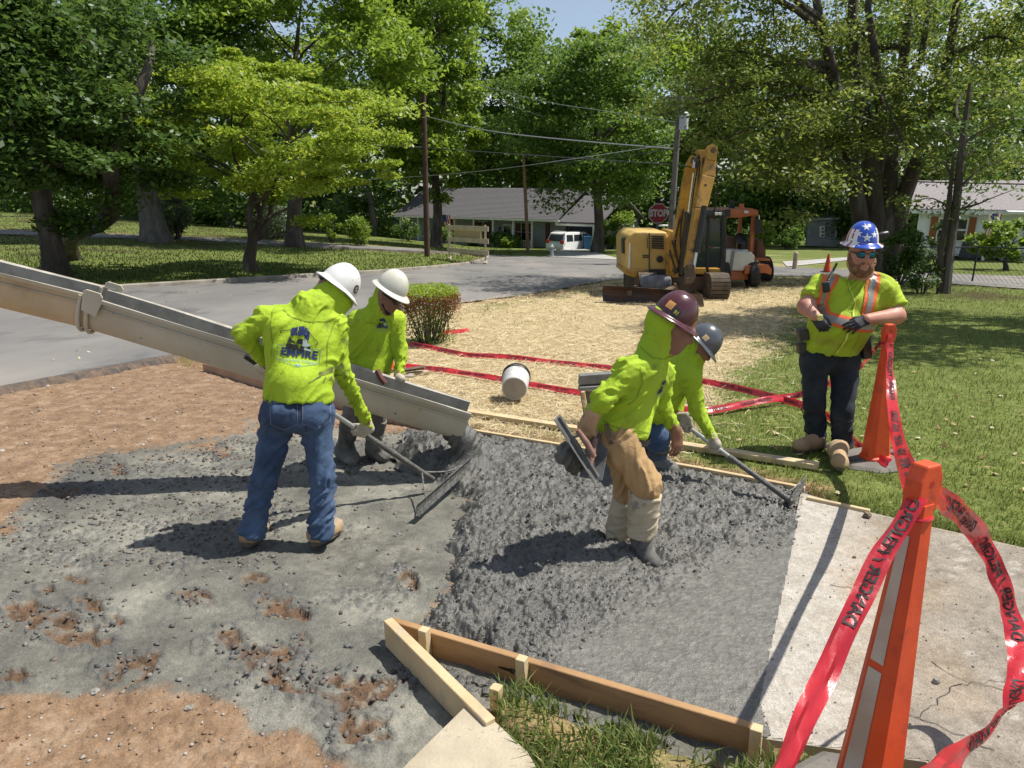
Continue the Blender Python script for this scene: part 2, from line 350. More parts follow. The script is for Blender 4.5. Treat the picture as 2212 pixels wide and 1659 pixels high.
# kerb along the far side of the road
kp = [GT(*p) for p in [(-500, 668), (-150, 640), (240, 626), (400, 616), (560, 606), (820, 590), (940, 580), (1010, 572), (1045, 564), (1058, 556), (1010, 549), (900, 546), (600, 531)]]
def ribbon3(pts, prof):
    V = []; Fs = []
    for i, p in enumerate(pts):
        d = (pts[min(i + 1, len(pts) - 1)] - pts[max(i - 1, 0)]); d.z = 0; d.normalize(); n_ = Vector((-d.y, d.x, 0)); z = Vector((0, 0, T(p.x, p.y)))
        V += [Vector((p.x, p.y, 0)) + z + n_ * a + Vector((0, 0, b)) for a, b in prof]
    m = len(prof)
    for i in range(len(pts) - 1):
        for k in range(m - 1): Fs.append((i*m+k, (i+1)*m+k, (i+1)*m+k+1, i*m+k+1))
    return V, Fs
def densify(pts, step):
    out = []
    for a, b in zip(pts, pts[1:]):
        n = max(1, int((b - a).length / step)); out += [a.lerp(b, k / n) for k in range(n)]
    return out + [pts[-1]]
V, Fs = ribbon3(densify(kp, 1.5), [(-.02, -.05), (.0, .1), (.03, .125), (.16, .125), (.19, -.05)])
tag(mesh_py('kerb', V, Fs, pm('old_kerb_concrete', (.28,.25,.21), (.17,.15,.12), 2, .9, .4, 40), smooth=True), kind='structure')
# the pale driveway and path beyond the cross street
M_path = pm('pale_path_concrete', (.40,.385,.36), (.30,.29,.27), 1.2, .9, .2, 40)
polysheet('driveway', Wp([(1180, 555), (1215, 538), (1262, 538), (1345, 562)], False), .03, M_path)['kind'] = 'structure'
polysheet('path', Wp([(1700, 577), (1750, 572), (1830, 563), (1835, 556), (1755, 562), (1690, 566)], False), .03, M_path)['kind'] = 'structure'
# old slab to the right
M_slab = pm('old_slab_concrete', (.36,.32,.26), (.27,.24,.195), 2.2, .92, .5, 70, c3=(.38,.28,.16), sc3=1.1, lo3=.56, hi3=.74, c4=(.22,.20,.17), sc4=16, lo4=.6, hi4=.72, bdist=.006)
slab = polysheet('pavement', SLAB, -.006, M_slab, .12, .3, False); slab['kind'] = 'structure'
M_flap = pm('sandy_slab_concrete', (.46,.40,.29), (.37,.31,.22), 4, .92, .5, 90, c4=(.30,.25,.18), sc4=40, lo4=.6, hi4=.7)
polysheet('pavement', FLAP, .03, M_flap, .15, .2, False)['kind'] = 'structure'
# worn top of the old slab: pale cement wash beside the pour, tan stain, lichen-dark and pale spots
xx, yy, Fq = fan(.75, 5.2, .0052, .1, 2.2, .0052); px, py = proj(xx, yy, -SLOPE * yy); sd = sdpoly(xx, yy, SLAB)
lx, ly = A_[0] - B_[0], A_[1] - B_[1]; dl = ((xx - B_[0]) * ly - (yy - B_[1]) * lx) / math.hypot(lx, ly)
a_wash = (1 - sstep(.12, .62, dl + .22 * fbm(xx * 2.2, yy * 2.2, 3.) + .06 * fbm(xx * 14, yy * 14, 5.))) * (.75 + .25 * sstep(-.3, .2, fbm(xx * 9, yy * 9, 2.)))
a_tan = np.clip(np.exp(-(((px - 1850) / 95.) ** 2 + ((py - 1290) / 130.) ** 2)) * 1.3 + .35 * sstep(.1, .6, fbm(xx * 1.4, yy * 1.4, 8.)), 0, 1) * (.7 + .3 * fbm(xx * 6, yy * 6, 4.))
c1, v1 = cells(xx * 9, yy * 9, 30); a_spot = ((c1 < .28) & (v1 > .55)) * sstep(-.2, .3, fbm(xx * 20, yy * 20, 6.)) * sstep(.5, .9, dl) * .55
a_dk = np.clip(.75 * sstep(.15, .6, fbm(xx * 7, yy * 7, 11., 6, .65)) * sstep(.3, .9, dl), 0, 1)
zz = .0 + .0022 * fbm(xx * 26, yy * 26, 2., 4, .6) - .005 * sstep(-.03, .0, sd)
M_top = attr_mat('worn_slab_top', (((.215, .185, .148), (.34, .30, .245), (.275, .24, .195)), 5), [('dark', ((.14, .12, .095), (.21, .18, .145)), 20), ('tan', ((.30, .21, .12), (.40, .30, .19)), 7), ('wash', ((.37, .34, .29), (.50, .465, .405)), 6), ('spot', ((.44, .41, .36), (.52, .49, .44)), 20)], .93, .8, 110, bdist=.008, spec=.25, speck=((150, .68, 1.25), (35, .8, 1.15)))
fmesh('pavement_surface', xx, yy, zz, Fq, sd < .0, M_top, dict(wash=a_wash, tan=np.clip(a_tan, 0, 1), dark=a_dk, spot=a_spot.astype(np.float32)))['kind'] = 'structure'
# cracks in the old slab
mb = MB()
for P in ([(1880, 1500), (1960, 1540), (2040, 1575), (2150, 1620)], [(2010, 1430), (2090, 1470), (2212, 1500)], [(1790, 1262), (1860, 1275), (1900, 1290)], [(1900, 1560), (1990, 1545), (2060, 1480), (2212, 1465)]):
    q = densify([G(*p, z=.0035) for p in P], .03); q = [Vector((p.x + random.uniform(-.012, .012), p.y + random.uniform(-.012, .012), p.z)) for p in q]
    for i, (a, b) in enumerate(zip(q, q[1:])):
        n_ = Vector((b.y - a.y, a.x - b.x, 0)).normalized() * random.uniform(.0006, .0022); mb.add([a - n_, b - n_, b + n_, a + n_], [(0, 1, 2, 3)])
mb.build('crack', pm('crack_dark', (.06,.055,.045), rough=1), slab)

# ---- the dug-out bed with spilled slurry
SLUR = [(-60, 1190), (60, 1085), (130, 1020), (180, 985), (330, 965), (460, 965), (540, 925), (700, 935), (860, 935), (1040, 930), (1030, 1010), (1000, 1090), (985, 1180), (960, 1290), (890, 1350), (1640, 1600), (1640, 1650), (1250, 1590), (1060, 1560), (930, 1640), (830, 1660), (700, 1640), (660, 1580), (560, 1560), (510, 1500), (400, 1490), (320, 1480), (150, 1500), (-60, 1480)]
HOLES = [(124, 1348, 125, 34, .35), (210, 1310, 60, 18, .5), (417, 1286, 46, 17, .2), (620, 1314, 58, 22, .1), (290, 1444, 62, 36, -.35), (495, 1375, 32, 26, .5), (560, 1404, 95, 24, .1), (610, 1462, 90, 28, .45), (780, 1480, 105, 36, -.05), (440, 1520, 56, 22, 0), (775, 1572, 64, 42, .1), (258, 1008, 22, 15, 0), (480, 972, 22, 10, 0), (144, 1062, 52, 12, .1), (95, 1270, 26, 12, 0), (165, 1248, 36, 8, .2), (552, 1246, 32, 14, .2), (880, 1248, 22, 26, 0), (655, 1378, 22, 12, 0), (40, 1460, 40, 12, 0)]
xx, yy, Fq = fan(1.15, 11.2, .0043, -.95, .62, .0041)
base = -.085 + .018 * fbm(xx * 1.1, yy * 1.1, 2.) + .012 * fbm(xx * 6, yy * 6, 3.)
px, py = proj(xx, yy, -.07 - SLOPE * yy)
warp = 30 * fbm(xx * 2.5, yy * 2.5, 8.) + 14 * perlin(xx * 9, yy * 9, 8.) + 10 * fbm(xx * 24, yy * 24, 3.)
a_sl = 1 - sstep(-12, 14, sdpoly(px, py, SLUR) + warp)
hole = np.zeros_like(xx); rim = np.zeros_like(xx)
for (hx, hy, rx, ry, an) in HOLES:
    dx = px - hx; dy = py - hy; c, s = math.cos(-an), math.sin(-an)
    q = np.hypot((dx * c - dy * s) / rx, (dx * s + dy * c) / ry) + .75 * fbm(xx * 5 + hx, yy * 5, 1.) + .35 * perlin(xx * 20, yy * 20, 2.)
    hole = np.maximum(hole, 1 - sstep(.7, .95, q)); rim = np.maximum(rim, np.exp(-((q - 1.05) / .2) ** 2))
band = np.exp(-((py - (1135 - .02 * px)) / 55.) ** 2) * (px < 640) + np.exp(-((py - 1010) / 45.) ** 2) * (px < 560) * (px > 100) + .9 * np.exp(-((py - 985) / 40.) ** 2) * (px > 460) * (px < 980) + .8 * np.exp(-((py - 1200) / 30.) ** 2) * (px > 60) * (px < 600)
agg = np.clip(sstep(-.1, .35, fbm(xx * 2.2, yy * 2.2, 6.) + .55 * band - .25), 0, 1) * a_sl * (1 - hole)
c1, v1 = cells(xx * 30, yy * 30); c2, v2 = cells(xx * 17, yy * 17, 40)
stones = np.maximum(0, .5 - c1) * 2 * (.4 + .6 * v1); stones2 = np.maximum(0, .45 - c2) * 2 * (v2 > .45)
flow = .012 * fbm(xx * 4 + .8 * yy, yy * 8, 1., 6, .6)
fine = .006 * np.abs(fbm(xx * 14, yy * 14, 4., 3))
zs = base * .35 - .055 + flow + fine * .6 + agg * (.020 * stones + .016 * stones2 + .006 * fbm(xx * 22, yy * 22, 2.)) + .0035 * stones
zd = base + .010 * np.abs(fbm(xx * 9, yy * 9, 5.)) + .012 * stones * (v1 > .6) + .010 * stones2 * (v2 > .75)
hole = hole * sstep(-.35, .1, fbm(xx * 11, yy * 11, 31.)); a_m = a_sl * (1 - hole * .95)
zz = zd * (1 - a_sl) + zs * a_sl - .022 * hole * a_sl + rim * a_sl * (.003 + .03 * np.abs(fbm(xx * 16, yy * 16, 9.)) + .01 * stones) + hole * a_sl * (.014 * stones + .022 * fbm(xx * 18, yy * 18, 14., 4, .6))
# puddled slurry around the rake, little dam of slurry at its rim
pud = np.exp(-(((px - 820) / 120.) ** 2 + ((py - 1210) / 70.) ** 2)); zz = zz + pud * .012 * fbm(xx * 11, yy * 7, 3.) - .01 * pud * hole
# scratches dragged by rakes
zz -= .004 * a_sl * np.clip(np.sin(40 * (xx * .7 + yy * .7) + 5 * perlin(xx * 2, yy * 2, 5.)), .6, 1) * sstep(.0, .3, perlin(xx * .9, yy * .9, 12.))
edge = sdpoly(xx, yy, WORK); zz = np.where((edge > -.12) & (xx < -4.4), zz - .02, zz)
dk = agg * .9 * sstep(.15, .5, stones + stones2 * .8) + .55 * rim * a_sl
a_wet = np.clip(pud * 1.3 + .35 * sstep(.1, .5, fbm(xx * 1.6, yy * 1.6, 21.)) + .25 * agg, 0, 1) * a_m
M_bed = attr_mat('dirt_and_slurry', (((.155, .095, .053), (.305, .215, .14), (.225, .142, .082)), 7), [('slurry', ((.085, .083, .07), (.275, .264, .216), (.155, .15, .124)), 1.6), ('mud', ((.06, .038, .024), (.15, .088, .047)), 12), ('dark', ((.06, .062, .06), (.11, .11, .105)), 25)], .9, .6, 75, wet='wet', bdist=.014, speck=((120, .72, 1.22), (22, .8, 1.16)))
bed = fmesh('dug_bed', xx, yy, zz, Fq, edge < .05, M_bed, dict(slurry=a_m, dark=dk, wet=a_wet, mud=hole * a_sl)); bed['kind'] = 'structure'
BEDBVH = None
# ---- fresh concrete in the forms
WET = [(883, 1362), (1250, 1468), (1655, 1602), (1655, 1560), (1745, 1075), (1735, 1052), (1520, 1012), (1300, 974), (1015, 926), (900, 915), (850, 955), (862, 985), (935, 1020), (1000, 1060), (985, 1100), (962, 1150), (960, 1240), (905, 1285)]
NA_, NB_ = G(848, 1337, .035), G(1648, 1573, .035)
poly_w = Wp([(890, 1335), (960, 1235), (965, 1150), (985, 1095), (1000, 1060), (935, 1020), (862, 992), (850, 960), (880, 930)]) + [(p[0], p[1] - .01) for p in farform[3:]] + [(A_[0] - .005, A_[1]), (B_[0] - .01, B_[1])] + [(NB_.x + .012, NB_.y + .022), (NA_.x + .012, NA_.y + .022)]
xx, yy, Fq = fan(2.15, 7.3, .0023, -.24, .5, .0023)
px, py = proj(xx, yy, .0 - SLOPE * yy)
sd = sdpoly(xx, yy, poly_w); wl_ = sd + .05 * fbm(xx * 6, yy * 6, 1.) * (px < 1050)
pile = np.exp(-(((xx - G(945, 975).x) / .42) ** 2 + ((yy - G(945, 975).y) / .30) ** 2))
smooth = 1 - sstep(-35, 55, sdpoly(px, py, [(1655, 1600), (1180, 1450), (1230, 1400), (1340, 1330), (1480, 1250), (1590, 1180), (1750, 1165)]) + 40 * fbm(xx * 3, yy * 3, 5.))
smooth2 = np.exp(-(((px - 1290) / 95.) ** 2 + ((py - 1225) / 45.) ** 2)) * .75
sm = np.clip(smooth + smooth2, 0, 1); rough_ = 1 - sm
c1, v1 = cells(xx * 44 + .5 * perlin(xx * 12, yy * 12), yy * 44); c2, v2 = cells(xx * 24, yy * 24 + .4 * perlin(xx * 8, yy * 8), 77)
lump = np.maximum(0, .62 - c1) * (.5 + .7 * v1); lump2 = np.maximum(0, .6 - c2) * (v2 > .35)
zz = -.012 + .012 * fbm(xx * 1.6, yy * 1.6, 3.) * rough_ + rough_ * (.030 * lump + .036 * lump2 + .026 * fbm(xx * 9, yy * 9, 5., 5, .6)) + .012 * sm + sm * (.006 * lump * (v1 > .5) + .0035 * fbm(xx * 30, yy * 30, 2., 3))
ridge = np.exp(-((sdpoly(px, py, [(940, 1300), (1100, 1400), (1280, 1440), (1330, 1370), (1480, 1280), (1540, 1190), (1480, 1150), (1200, 1300)])) / 26.) ** 2) * rough_
zz = zz + .02 * ridge + rough_ * .018 * fbm(xx * 3.5, yy * 3.5, 15.) + .17 * pile * (1 + .1 * fbm(xx * 5, yy * 5, 8.))
for fx, fy, fr in ((1345, 1150, .17), (1405, 1212, .13), (1190, 1130, .1)):   # churned footprints round the boots
    g_ = G(fx, fy); q = np.hypot(xx - g_.x, yy - g_.y) / fr; zz = zz - .05 * np.exp(-q ** 2 * 2.2) + .022 * np.exp(-((q - 1.1) / .3) ** 2)
left_drop = sstep(-.16, .03, wl_) * (px < 1060) * (py > 940) ; zz = zz - .11 * left_drop
zz = np.where((py < 1000) & (px < 1010), np.maximum(zz, -.1), zz)
zz = np.where((sd > -.04) & (px > 1000), np.minimum(zz, .006), zz)
M_wet = attr_mat('wet_concrete', (((.060, .058, .051), (.132, .127, .112), (.090, .087, .077)), 9), [('cream', ((.125, .12, .105), (.175, .169, .148)), 16)], .38, .8, 150, bdist=.008, spec=.6, speck=((160, .7, 1.3), (14, .8, 1.2)))
wetc = fmesh('wet_concrete', xx, yy, zz, Fq, np.where((py > 1290) & (((xx - B_[0]) * (A_[1] - B_[1]) - (yy - B_[1]) * (A_[0] - B_[0])) < -.1), sd < .0, wl_ < .03), M_wet, dict(cream=np.clip(sm * .85 + .3 * pile * 0, 0, 1))); tag(wetc, 'freshly poured dark wet concrete with lumpy aggregate between the wooden forms', 'concrete', kind='stuff')
# squeezed-out concrete under the near form
mb = MB(); rr = random.Random(3)
for k in range(210):
    t = rr.random(); a = Vector((*nearform[0], 0)).lerp(Vector((*nearform[2], 0)), .08 + .74 * t); o = rr.uniform(0, .07); r = rr.uniform(.012, .03)
    c = a + Vector((-.45, -.85, 0)) * (o + .025) + Vector((0, 0, T(a.x, a.y - o) - .085 + rr.uniform(0, .03) - o * .3)); ico = [(0, 0, 1), (.89, 0, .45), (.28, .85, .45), (-.72, .53, .45), (-.72, -.53, .45), (.28, -.85, .45), (.72, .53, -.45), (-.28, .85, -.45), (-.89, 0, -.45), (-.28, -.85, -.45), (.72, -.53, -.45), (0, 0, -1)]
    V = [c + Vector((p[0] * r * rr.uniform(.8, 1.3), p[1] * r * rr.uniform(.8, 1.3), p[2] * r * .7)) for p in ico]
    mb.add(V, [(0,1,2),(0,2,3),(0,3,4),(0,4,5),(0,5,1),(1,6,2),(2,7,3),(3,8,4),(4,9,5),(5,10,1),(6,7,2),(7,8,3),(8,9,4),(9,10,5),(10,6,1),(11,7,6),(11,8,7),(11,9,8),(11,10,9),(11,6,10)])
tag(mb.build('squeezed_concrete', M_wet, smooth=True), 'wet concrete squeezed out under the near form board', 'concrete', kind='stuff')
# ================================================================ trees, shrubs, woods
def leaf_np(C, size, rng, up=.8, droop=.0, asp=.55, jit=.35):
    n = len(C); L = size * (1 + jit * rng.uniform(-1, 1, n))
    nrm = rng.normal(size=(n, 3)); nrm[:, 2] = np.abs(nrm[:, 2]) + up; nrm /= np.linalg.norm(nrm, axis=1)[:, None]
    t = rng.normal(size=(n, 3)); t[:, 2] -= droop; t -= nrm * (t * nrm).sum(1)[:, None]; t /= np.linalg.norm(t, axis=1)[:, None]
    s = np.cross(nrm, t); h = (L / 2)[:, None]; w = (L * asp / 2)[:, None]
    V = np.empty((n, 4, 3)); V[:, 0] = C - t * h; V[:, 1] = C + s * w - nrm * w * .35; V[:, 2] = C + t * h - nrm * h * .25; V[:, 3] = C - s * w - nrm * w * .35
    return V.reshape(-1, 3), np.arange(4 * n).reshape(n, 4)
M_bark = pm('bark', (.085,.066,.05), (.045,.036,.028), 5, .95, 1., 18, stretch=(1, 1, .25), c3=(.13,.115,.10), sc3=2.5, bdist=.04)
M_bark2 = pm('grey_bark', (.16,.145,.125), (.09,.08,.07), 5, .95, 1., 18, stretch=(1, 1, .25), bdist=.03)
LM = dict(
    dark=leafmat('dark_leaves', (.035,.077,.016), (.101,.176,.031), .36),
    mid=leafmat('mid_leaves', (.059,.118,.019), (.147,.246,.040), .42),
    bright=leafmat('bright_leaves', (.101,.176,.019), (.235,.341,.042), .45),
    dog=leafmat('dogwood_leaves', (.141,.224,.019), (.294,.388,.042), .45, c3=(.423,.423,.070)),
    maple=leafmat('maple_leaves', (.066,.118,.020), (.188,.235,.044), .48, c3=(.270,.294,.066)),
    grey=leafmat('grey_green_leaves', (.091,.130,.065), (.182,.234,.117), .3),
    red=leafmat('red_leaves', (.10,.045,.018), (.25,.085,.03), .3, c3=(.13,.15,.03)))
def clump_leaves(cl, rng, per, size, mat, name, parent, up=.8, droop=.3, asp=.55):
    Cs = []
    for c, r in cl:
        n = int(per * rng.uniform(.7, 1.3)); p = rng.normal(size=(n, 3)) * .5; q = np.linalg.norm(p, axis=1); p = p / np.maximum(q, 1e-3)[:, None] * np.minimum(q, 1.15)[:, None]
        Cs.append(np.array(c)[None] + p * np.array(r)[None])
    V, Fq = leaf_np(np.concatenate(Cs), size, rng, up, droop, asp)
    return mesh_np(name, V, Fq, LM[mat] if isinstance(mat, str) else mat, parent)
def limb(mb, a, b, r0, r1, rng, n=6, sag=.0, wob=.06, sides=8):
    a = Vector(a); b = Vector(b); L = (b - a).length; pts = []; rs = []
    w1 = rng.normal(size=3) * wob * L; w2 = rng.normal(size=3) * wob * .5 * L
    for i in range(n + 1):
        t = i / n; p = a.lerp(b, t) + Vector(w1) * math.sin(math.pi * t) + Vector(w2) * math.sin(2 * math.pi * t); p.z += sag * L * math.sin(math.pi * t); pts.append(p); rs.append(r0 + (r1 - r0) * t ** .8)
    mb.tube(pts, rs, sides); return pts
def tree(name, label, cat, base, crown, r, h0, nclump, per, ls, mat, tr, seed, bark=None, group=None, flat=.5, cr=.28, limbs=9, shell=.45, forks=1, droop=.3, twigs=0, asp=.55, crowns=None, lean=.25):
    """base point, crown centre, crown radii, fork height, trunk radius"""
    rng = np.random.default_rng(seed); bark = bark or M_bark; base = Vector(base)
    root = empty(name, base, label, cat, group, world=True); mb = MB(); c = Vector(crown); r = Vector(r)
    cl = []
    for (cc, rr, nn) in ([(c, r, nclump)] + (crowns or [])):
        cc = Vector(cc); rr = Vector(rr)
        for k in range(nn):
            v = rng.normal(size=3); v /= np.linalg.norm(v); q = rng.uniform(shell ** 3, 1) ** (1 / 3)
            lump = 1 + .16 * math.sin(3.1 * math.atan2(v[1], v[0]) + seed) + .12 * math.sin(5 * v[2] + 2.3 * seed)
            p = cc + Vector((v[0] * rr.x, v[1] * rr.y, v[2] * rr.z)) * q * lump
            s = cr * min(rr.x, rr.z) * rng.uniform(.65, 1.25); cl.append((p, (s, s, s * flat)))
    fork = base + Vector(((c.x - base.x) * lean, (c.y - base.y) * lean, h0))
    n = 8; pts = []; rs = []
    for i in range(n + 1):
        t = i / n; p = base.lerp(fork, t); p.x += .12 * tr * math.sin(5 * t + seed) * 2; pts.append(p); rs.append(tr * (1.0 + .55 * (1 - t) ** 6) * (1 - .25 * t))
    pts[0].z -= .15; mb.tube(pts, rs, 12)
    order = rng.permutation(len(cl))[:limbs]
    tops = []
    for k in range(forks):
        a = 2 * math.pi * k / max(forks, 1) + seed; top = c + Vector((math.cos(a) * r.x * .35 * (forks > 1), math.sin(a) * r.y * .35 * (forks > 1), r.z * .45))
        tops.append(limb(mb, pts[-1], top, tr * (.75 if forks == 1 else .55), .05 * tr + .01, rng, 9, wob=.05))
    for i, k in enumerate(order):
        tp = tops[i % forks]; p = cl[k][0]; best = min(range(len(tp) - 2), key=lambda q: abs(tp[q].z - (p.z - .45 * (Vector((p.x, p.y, 0)) - Vector((tp[q].x, tp[q].y, 0))).length)))
        lp = limb(mb, tp[best], p, tr * .28 * (1 - best / len(tp)) + .012, .012, rng, 6, sag=.08, sides=6)
        for q in range(twigs):
            j = order[rng.integers(len(order))]; limb(mb, lp[3], cl[(k + q * 7 + 1) % len(cl)][0], .03, .006, rng, 4, sides=4)
    mb.build('trunk', bark, root, smooth=True)
    clump_leaves(cl, rng, per, ls, mat, 'crown', root, droop=droop, asp=asp)
    return root
def crown_px(cx, cy, rx, ry, Y, depth=1.0):
    c = D(cx, cy, Y); s = (c - Vector((0, 0, CAM_H))).length / FPX; return c, (rx * s, rx * s * depth, ry * s)
# -- left lawn
b = GT(118, 602); c, r = crown_px(90, 190, 210, 235, b.y, 1.2)
A_tree = tree('oak_tree', 'dark old shade tree with twin trunks at the left edge', 'tree', b, c, r, 3.4, 115, 360, .21, 'dark', .33, 1, forks=2, limbs=16, flat=.45, droop=.5, crowns=[(D(70, 330, b.y - 2), (3.2, 2.5, 1.5), 26)])
mb = MB(); limb(mb, GT(140, 560) + Vector((.4, 0, -.2)), D(235, 350, b.y), .32, .24, np.random.default_rng(2), 7); limb(mb, D(235, 350, b.y), D(330, 90, b.y), .3, .08, np.random.default_rng(3), 7); limb(mb, D(225, 370, b.y), D(265, 440, b.y + 4), .12, .05, np.random.default_rng(4), 5)
mb.build('limb', M_bark, A_tree, smooth=True)
b = GT(332, 522); c, r = crown_px(320, 130, 170, 230, b.y, .9)
tree('oak_tree', 'massive dark tree with straight grey trunk beside the rounded shrub', 'tree', b, c, r, 6.5, 80, 330, .36, 'mid', .6, 2, M_bark2, limbs=12, forks=2)
b = GT(543, 586); c, r = crown_px(600, 285, 235, 150, b.y, 1.15)
tree('dogwood_tree', 'low spreading bright yellow-green dogwood on the lawn with forked trunk', 'tree', b, c, r, 1.1, 120, 300, .17, 'dog', .26, 3, limbs=18, flat=.28, cr=.3, forks=3, droop=.7, shell=.55, lean=.05, crowns=[(D(520, 200, b.y), (2.4, 2, 1.6), 24), (D(770, 350, b.y), (1.5, 1.6, 1.5), 18), (D(330, 260, b.y), (2.2, 2, .9), 14)])
b = GT(640, 533); c, r = crown_px(660, 90, 230, 180, b.y, .8)
tree('hickory_tree', 'tall bright green tree rising directly behind the dogwood', 'tree', b, c, r, 6, 100, 260, .35, 'bright', .45, 4, limbs=12, flat=.4)
b = D(945, 540, 56); b.z = T(b.x, b.y); c, r = crown_px(935, 120, 110, 240, 56, .9)
tree('elm_tree', 'tall narrow light green tree behind the brown utility pole', 'tree', b, c, r, 5, 110, 270, .36, 'bright', .4, 5, limbs=12, flat=.6, droop=1.2, crowns=[(D(935, 330, 54), (3.2, 3, 2.4), 22)])
b = D(1290, 546, 52); b.z = T(b.x, b.y); c, r = crown_px(1285, 265, 185, 175, 52, .9)
tree('maple_tree', 'broad green yard tree with one straight trunk beside the blue bin', 'tree', b, c, r, 4.2, 130, 300, .30, 'mid', .38, 6, limbs=16, flat=.35, droop=.6, lean=0., crowns=[(D(1300, 365, 51), (6.0, 5, 1.4), 30)])
far = [(1030, 190, 135, 230, 78, 'mid', 'tall tree closing the sky gap on its left side'), (1120, 260, 80, 190, 84, 'bright', 'pointed tall tree left of the open patch of sky'),
       (1430, 230, 150, 180, 74, 'bright', 'leafy tree behind the yellow boom with light crown'), (1640, 330, 150, 190, 70, 'mid', 'rounded woodland tree behind the orange machine'),
       (1290, 170, 90, 90, 80, 'bright', 'feathery tall tree top right of the open patch of sky'), (790, 150, 120, 260, 72, 'mid', 'dark woodland tree left of the brown utility pole'), (1800, 330, 120, 200, 66, 'dark', 'woodland tree behind the low grey shed'),
       (470, 200, 150, 260, 66, 'dark', 'deep green woodland tree over the cross street at left'), (200, 300, 190, 200, 70, 'mid', 'woodland tree behind the chain-link fence at left'), (2020, 250, 150, 240, 62, 'mid', 'tall tree rising behind the white house roof'), (1190, 330, 90, 150, 88, 'dark', 'shadowed tree straight behind the house ridge')]
for i, (cx, cy, rx, ry, Y, m, lb) in enumerate(far):
    c, r = crown_px(cx, cy, rx, ry, Y, .8); b = Vector((c.x, Y, T(c.x, Y)))
    tree('woodland_tree', lb, 'tree', b, c, r, max(3, c.z - r[2] * .8), 70, 175, .55, m, .38, 20 + i, M_bark2 if i % 2 else M_bark, group='trees of the wood behind the houses', limbs=6, flat=.6, droop=.6)
# -- right side: the big maple over the lawn, several stems
b = G(1892, 603); hm = b.y
root = empty('maple_tree', b, 'huge multi-stemmed maple behind the standing supervisor, branches arching left', 'tree', world=True); rng = np.random.default_rng(9); mb = MB()
def bp(x, y, dy=0): return D(x, y, hm + dy)
stems = [[(1868, 590), (1858, 470), (1838, 350), (1815, 240), (1795, 140), (1770, 40), (1745, -120)], [(1885, 590), (1890, 470), (1880, 330), (1868, 260), (1850, 180), (1840, 60), (1850, -150)], [(1905, 590), (1920, 440), (1925, 330), (1945, 180), (1960, 60), (1985, -150)], [(1890, 440), (1905, 250), (1890, 120), (1875, 20), (1890, -150)], [(1925, 560), (1950, 430), (1985, 340), (2020, 240), (2050, 120), (2080, -80)], [(1935, 200), (1990, 130), (2005, 20), (2010, -120)]]
tips = []
for i, s in enumerate(stems):
    pts = []
    for k, (a_, b_) in enumerate(zip(s, s[1:])):
        for q in range(3): pts.append(bp(a_[0] + (b_[0] - a_[0]) * q / 3, a_[1] + (b_[1] - a_[1]) * q / 3, (i % 3 - 1) * .8 * k / 3))
    pts.append(bp(*s[-1], (i % 3 - 1) * 1.4)); n = len(pts); r0 = [.30, .36, .31, .2, .32, .14][i]
    if i in (0, 1, 2, 4): pts[0].z = T(0, hm) - .15
    mb.tube(pts, [r0 * (1 - .72 * k / n) for k in range(n)], 10); tips.append(pts)
arms = [(0, .35, (1640, 345), -2), (0, .45, (1560, 300), -3), (0, .55, (1600, 230), -1), (0, .62, (1500, 200), -3), (0, .7, (1560, 110), -2), (0, .8, (1430, 60), -3), (0, .88, (1500, 10), -4), (1, .5, (1720, 420), -3), (1, .7, (1960, 330), -3), (2, .5, (2080, 260), -3), (3, .6, (1800, 60), 2), (4, .4, (2120, 330), -2), (4, .6, (2160, 200), -4), (0, .3, (1700, 380), 3), (2, .75, (1750, 180), 3), (4, .8, (2190, 90), -2), (0, .5, (1420, 250), -1), (0, .45, (1690, 300), -4)]
cl = []
for s, t, e, dy in arms:
    a_ = tips[s][int(t * (len(tips[s]) - 1))]; e_ = bp(*e, dy); lp = limb(mb, a_, e_, .13, .025, rng, 8, sag=.1, wob=.05, sides=7)
    for q in range(3, 9):
        for w in range(3):
            p = lp[q] + Vector(rng.normal(size=3) * (.75, .9, .45)); s_ = rng.uniform(.6, 1.05); cl.append((p, (s_, s_, s_ * .42)))
        if q % 2: limb(mb, lp[q], lp[q] + Vector(rng.normal(size=3)) * .9, .025, .008, rng, 3, sides=4)
for i in range(70):
    s = tips[rng.integers(6)]; p = s[rng.integers(len(s) // 2, len(s))] + Vector(rng.normal(size=3) * (1.6, 1.8, 1.0)); cl.append((p, (.85, .85, .4)))
for i in range(60):
    p = bp(rng.uniform(1350, 2200), rng.uniform(-200, 130), rng.uniform(-3, 3)); cl.append((p, (.9, .9, .4)))
mb.build('trunk', M_bark, root, smooth=True); clump_leaves(cl, rng, 125, .155, 'maple', 'crown', root, droop=.7, asp=.5)
b = G(2040, 634)
root = empty('young_tree', b, 'slim dark twin-stemmed tree behind the chain-link fence', 'tree', world=True); mb = MB()
mb.tube([b - Vector((0, 0, .1)), D(2052, 540, b.y), D(2066, 440, b.y), D(2080, 300, b.y), D(2095, 180, b.y)], [.16, .125, .11, .09, .04], 8)
mb.tube([b + Vector((-.12, 0, -.1)), D(2032, 540, b.y), D(2050, 440, b.y), D(2060, 330, b.y)], [.09, .08, .07, .03], 8)
cl = []
for e in ((2120, 300), (2180, 340), (2000, 330), (2200, 250), (2010, 250), (2100, 200), (2110, 430), (1990, 430), (2190, 410)):
    lp = limb(mb, D(2066 + (e[0] - 2066) * .1, min(e[1] + 60, 450), b.y), D(*e, b.y + rng.uniform(-1.5, 1.5)), .04, .008, rng, 5, sag=.06, sides=5)
    for q in (2, 3, 4, 5): cl.append((lp[q] + Vector(rng.normal(size=3) * .25), (.5, .5, .22)))
mb.build('trunk', M_bark, root, smooth=True); clump_leaves(cl, rng, 42, .14, 'dark', 'crown', root, droop=.8, asp=.42)
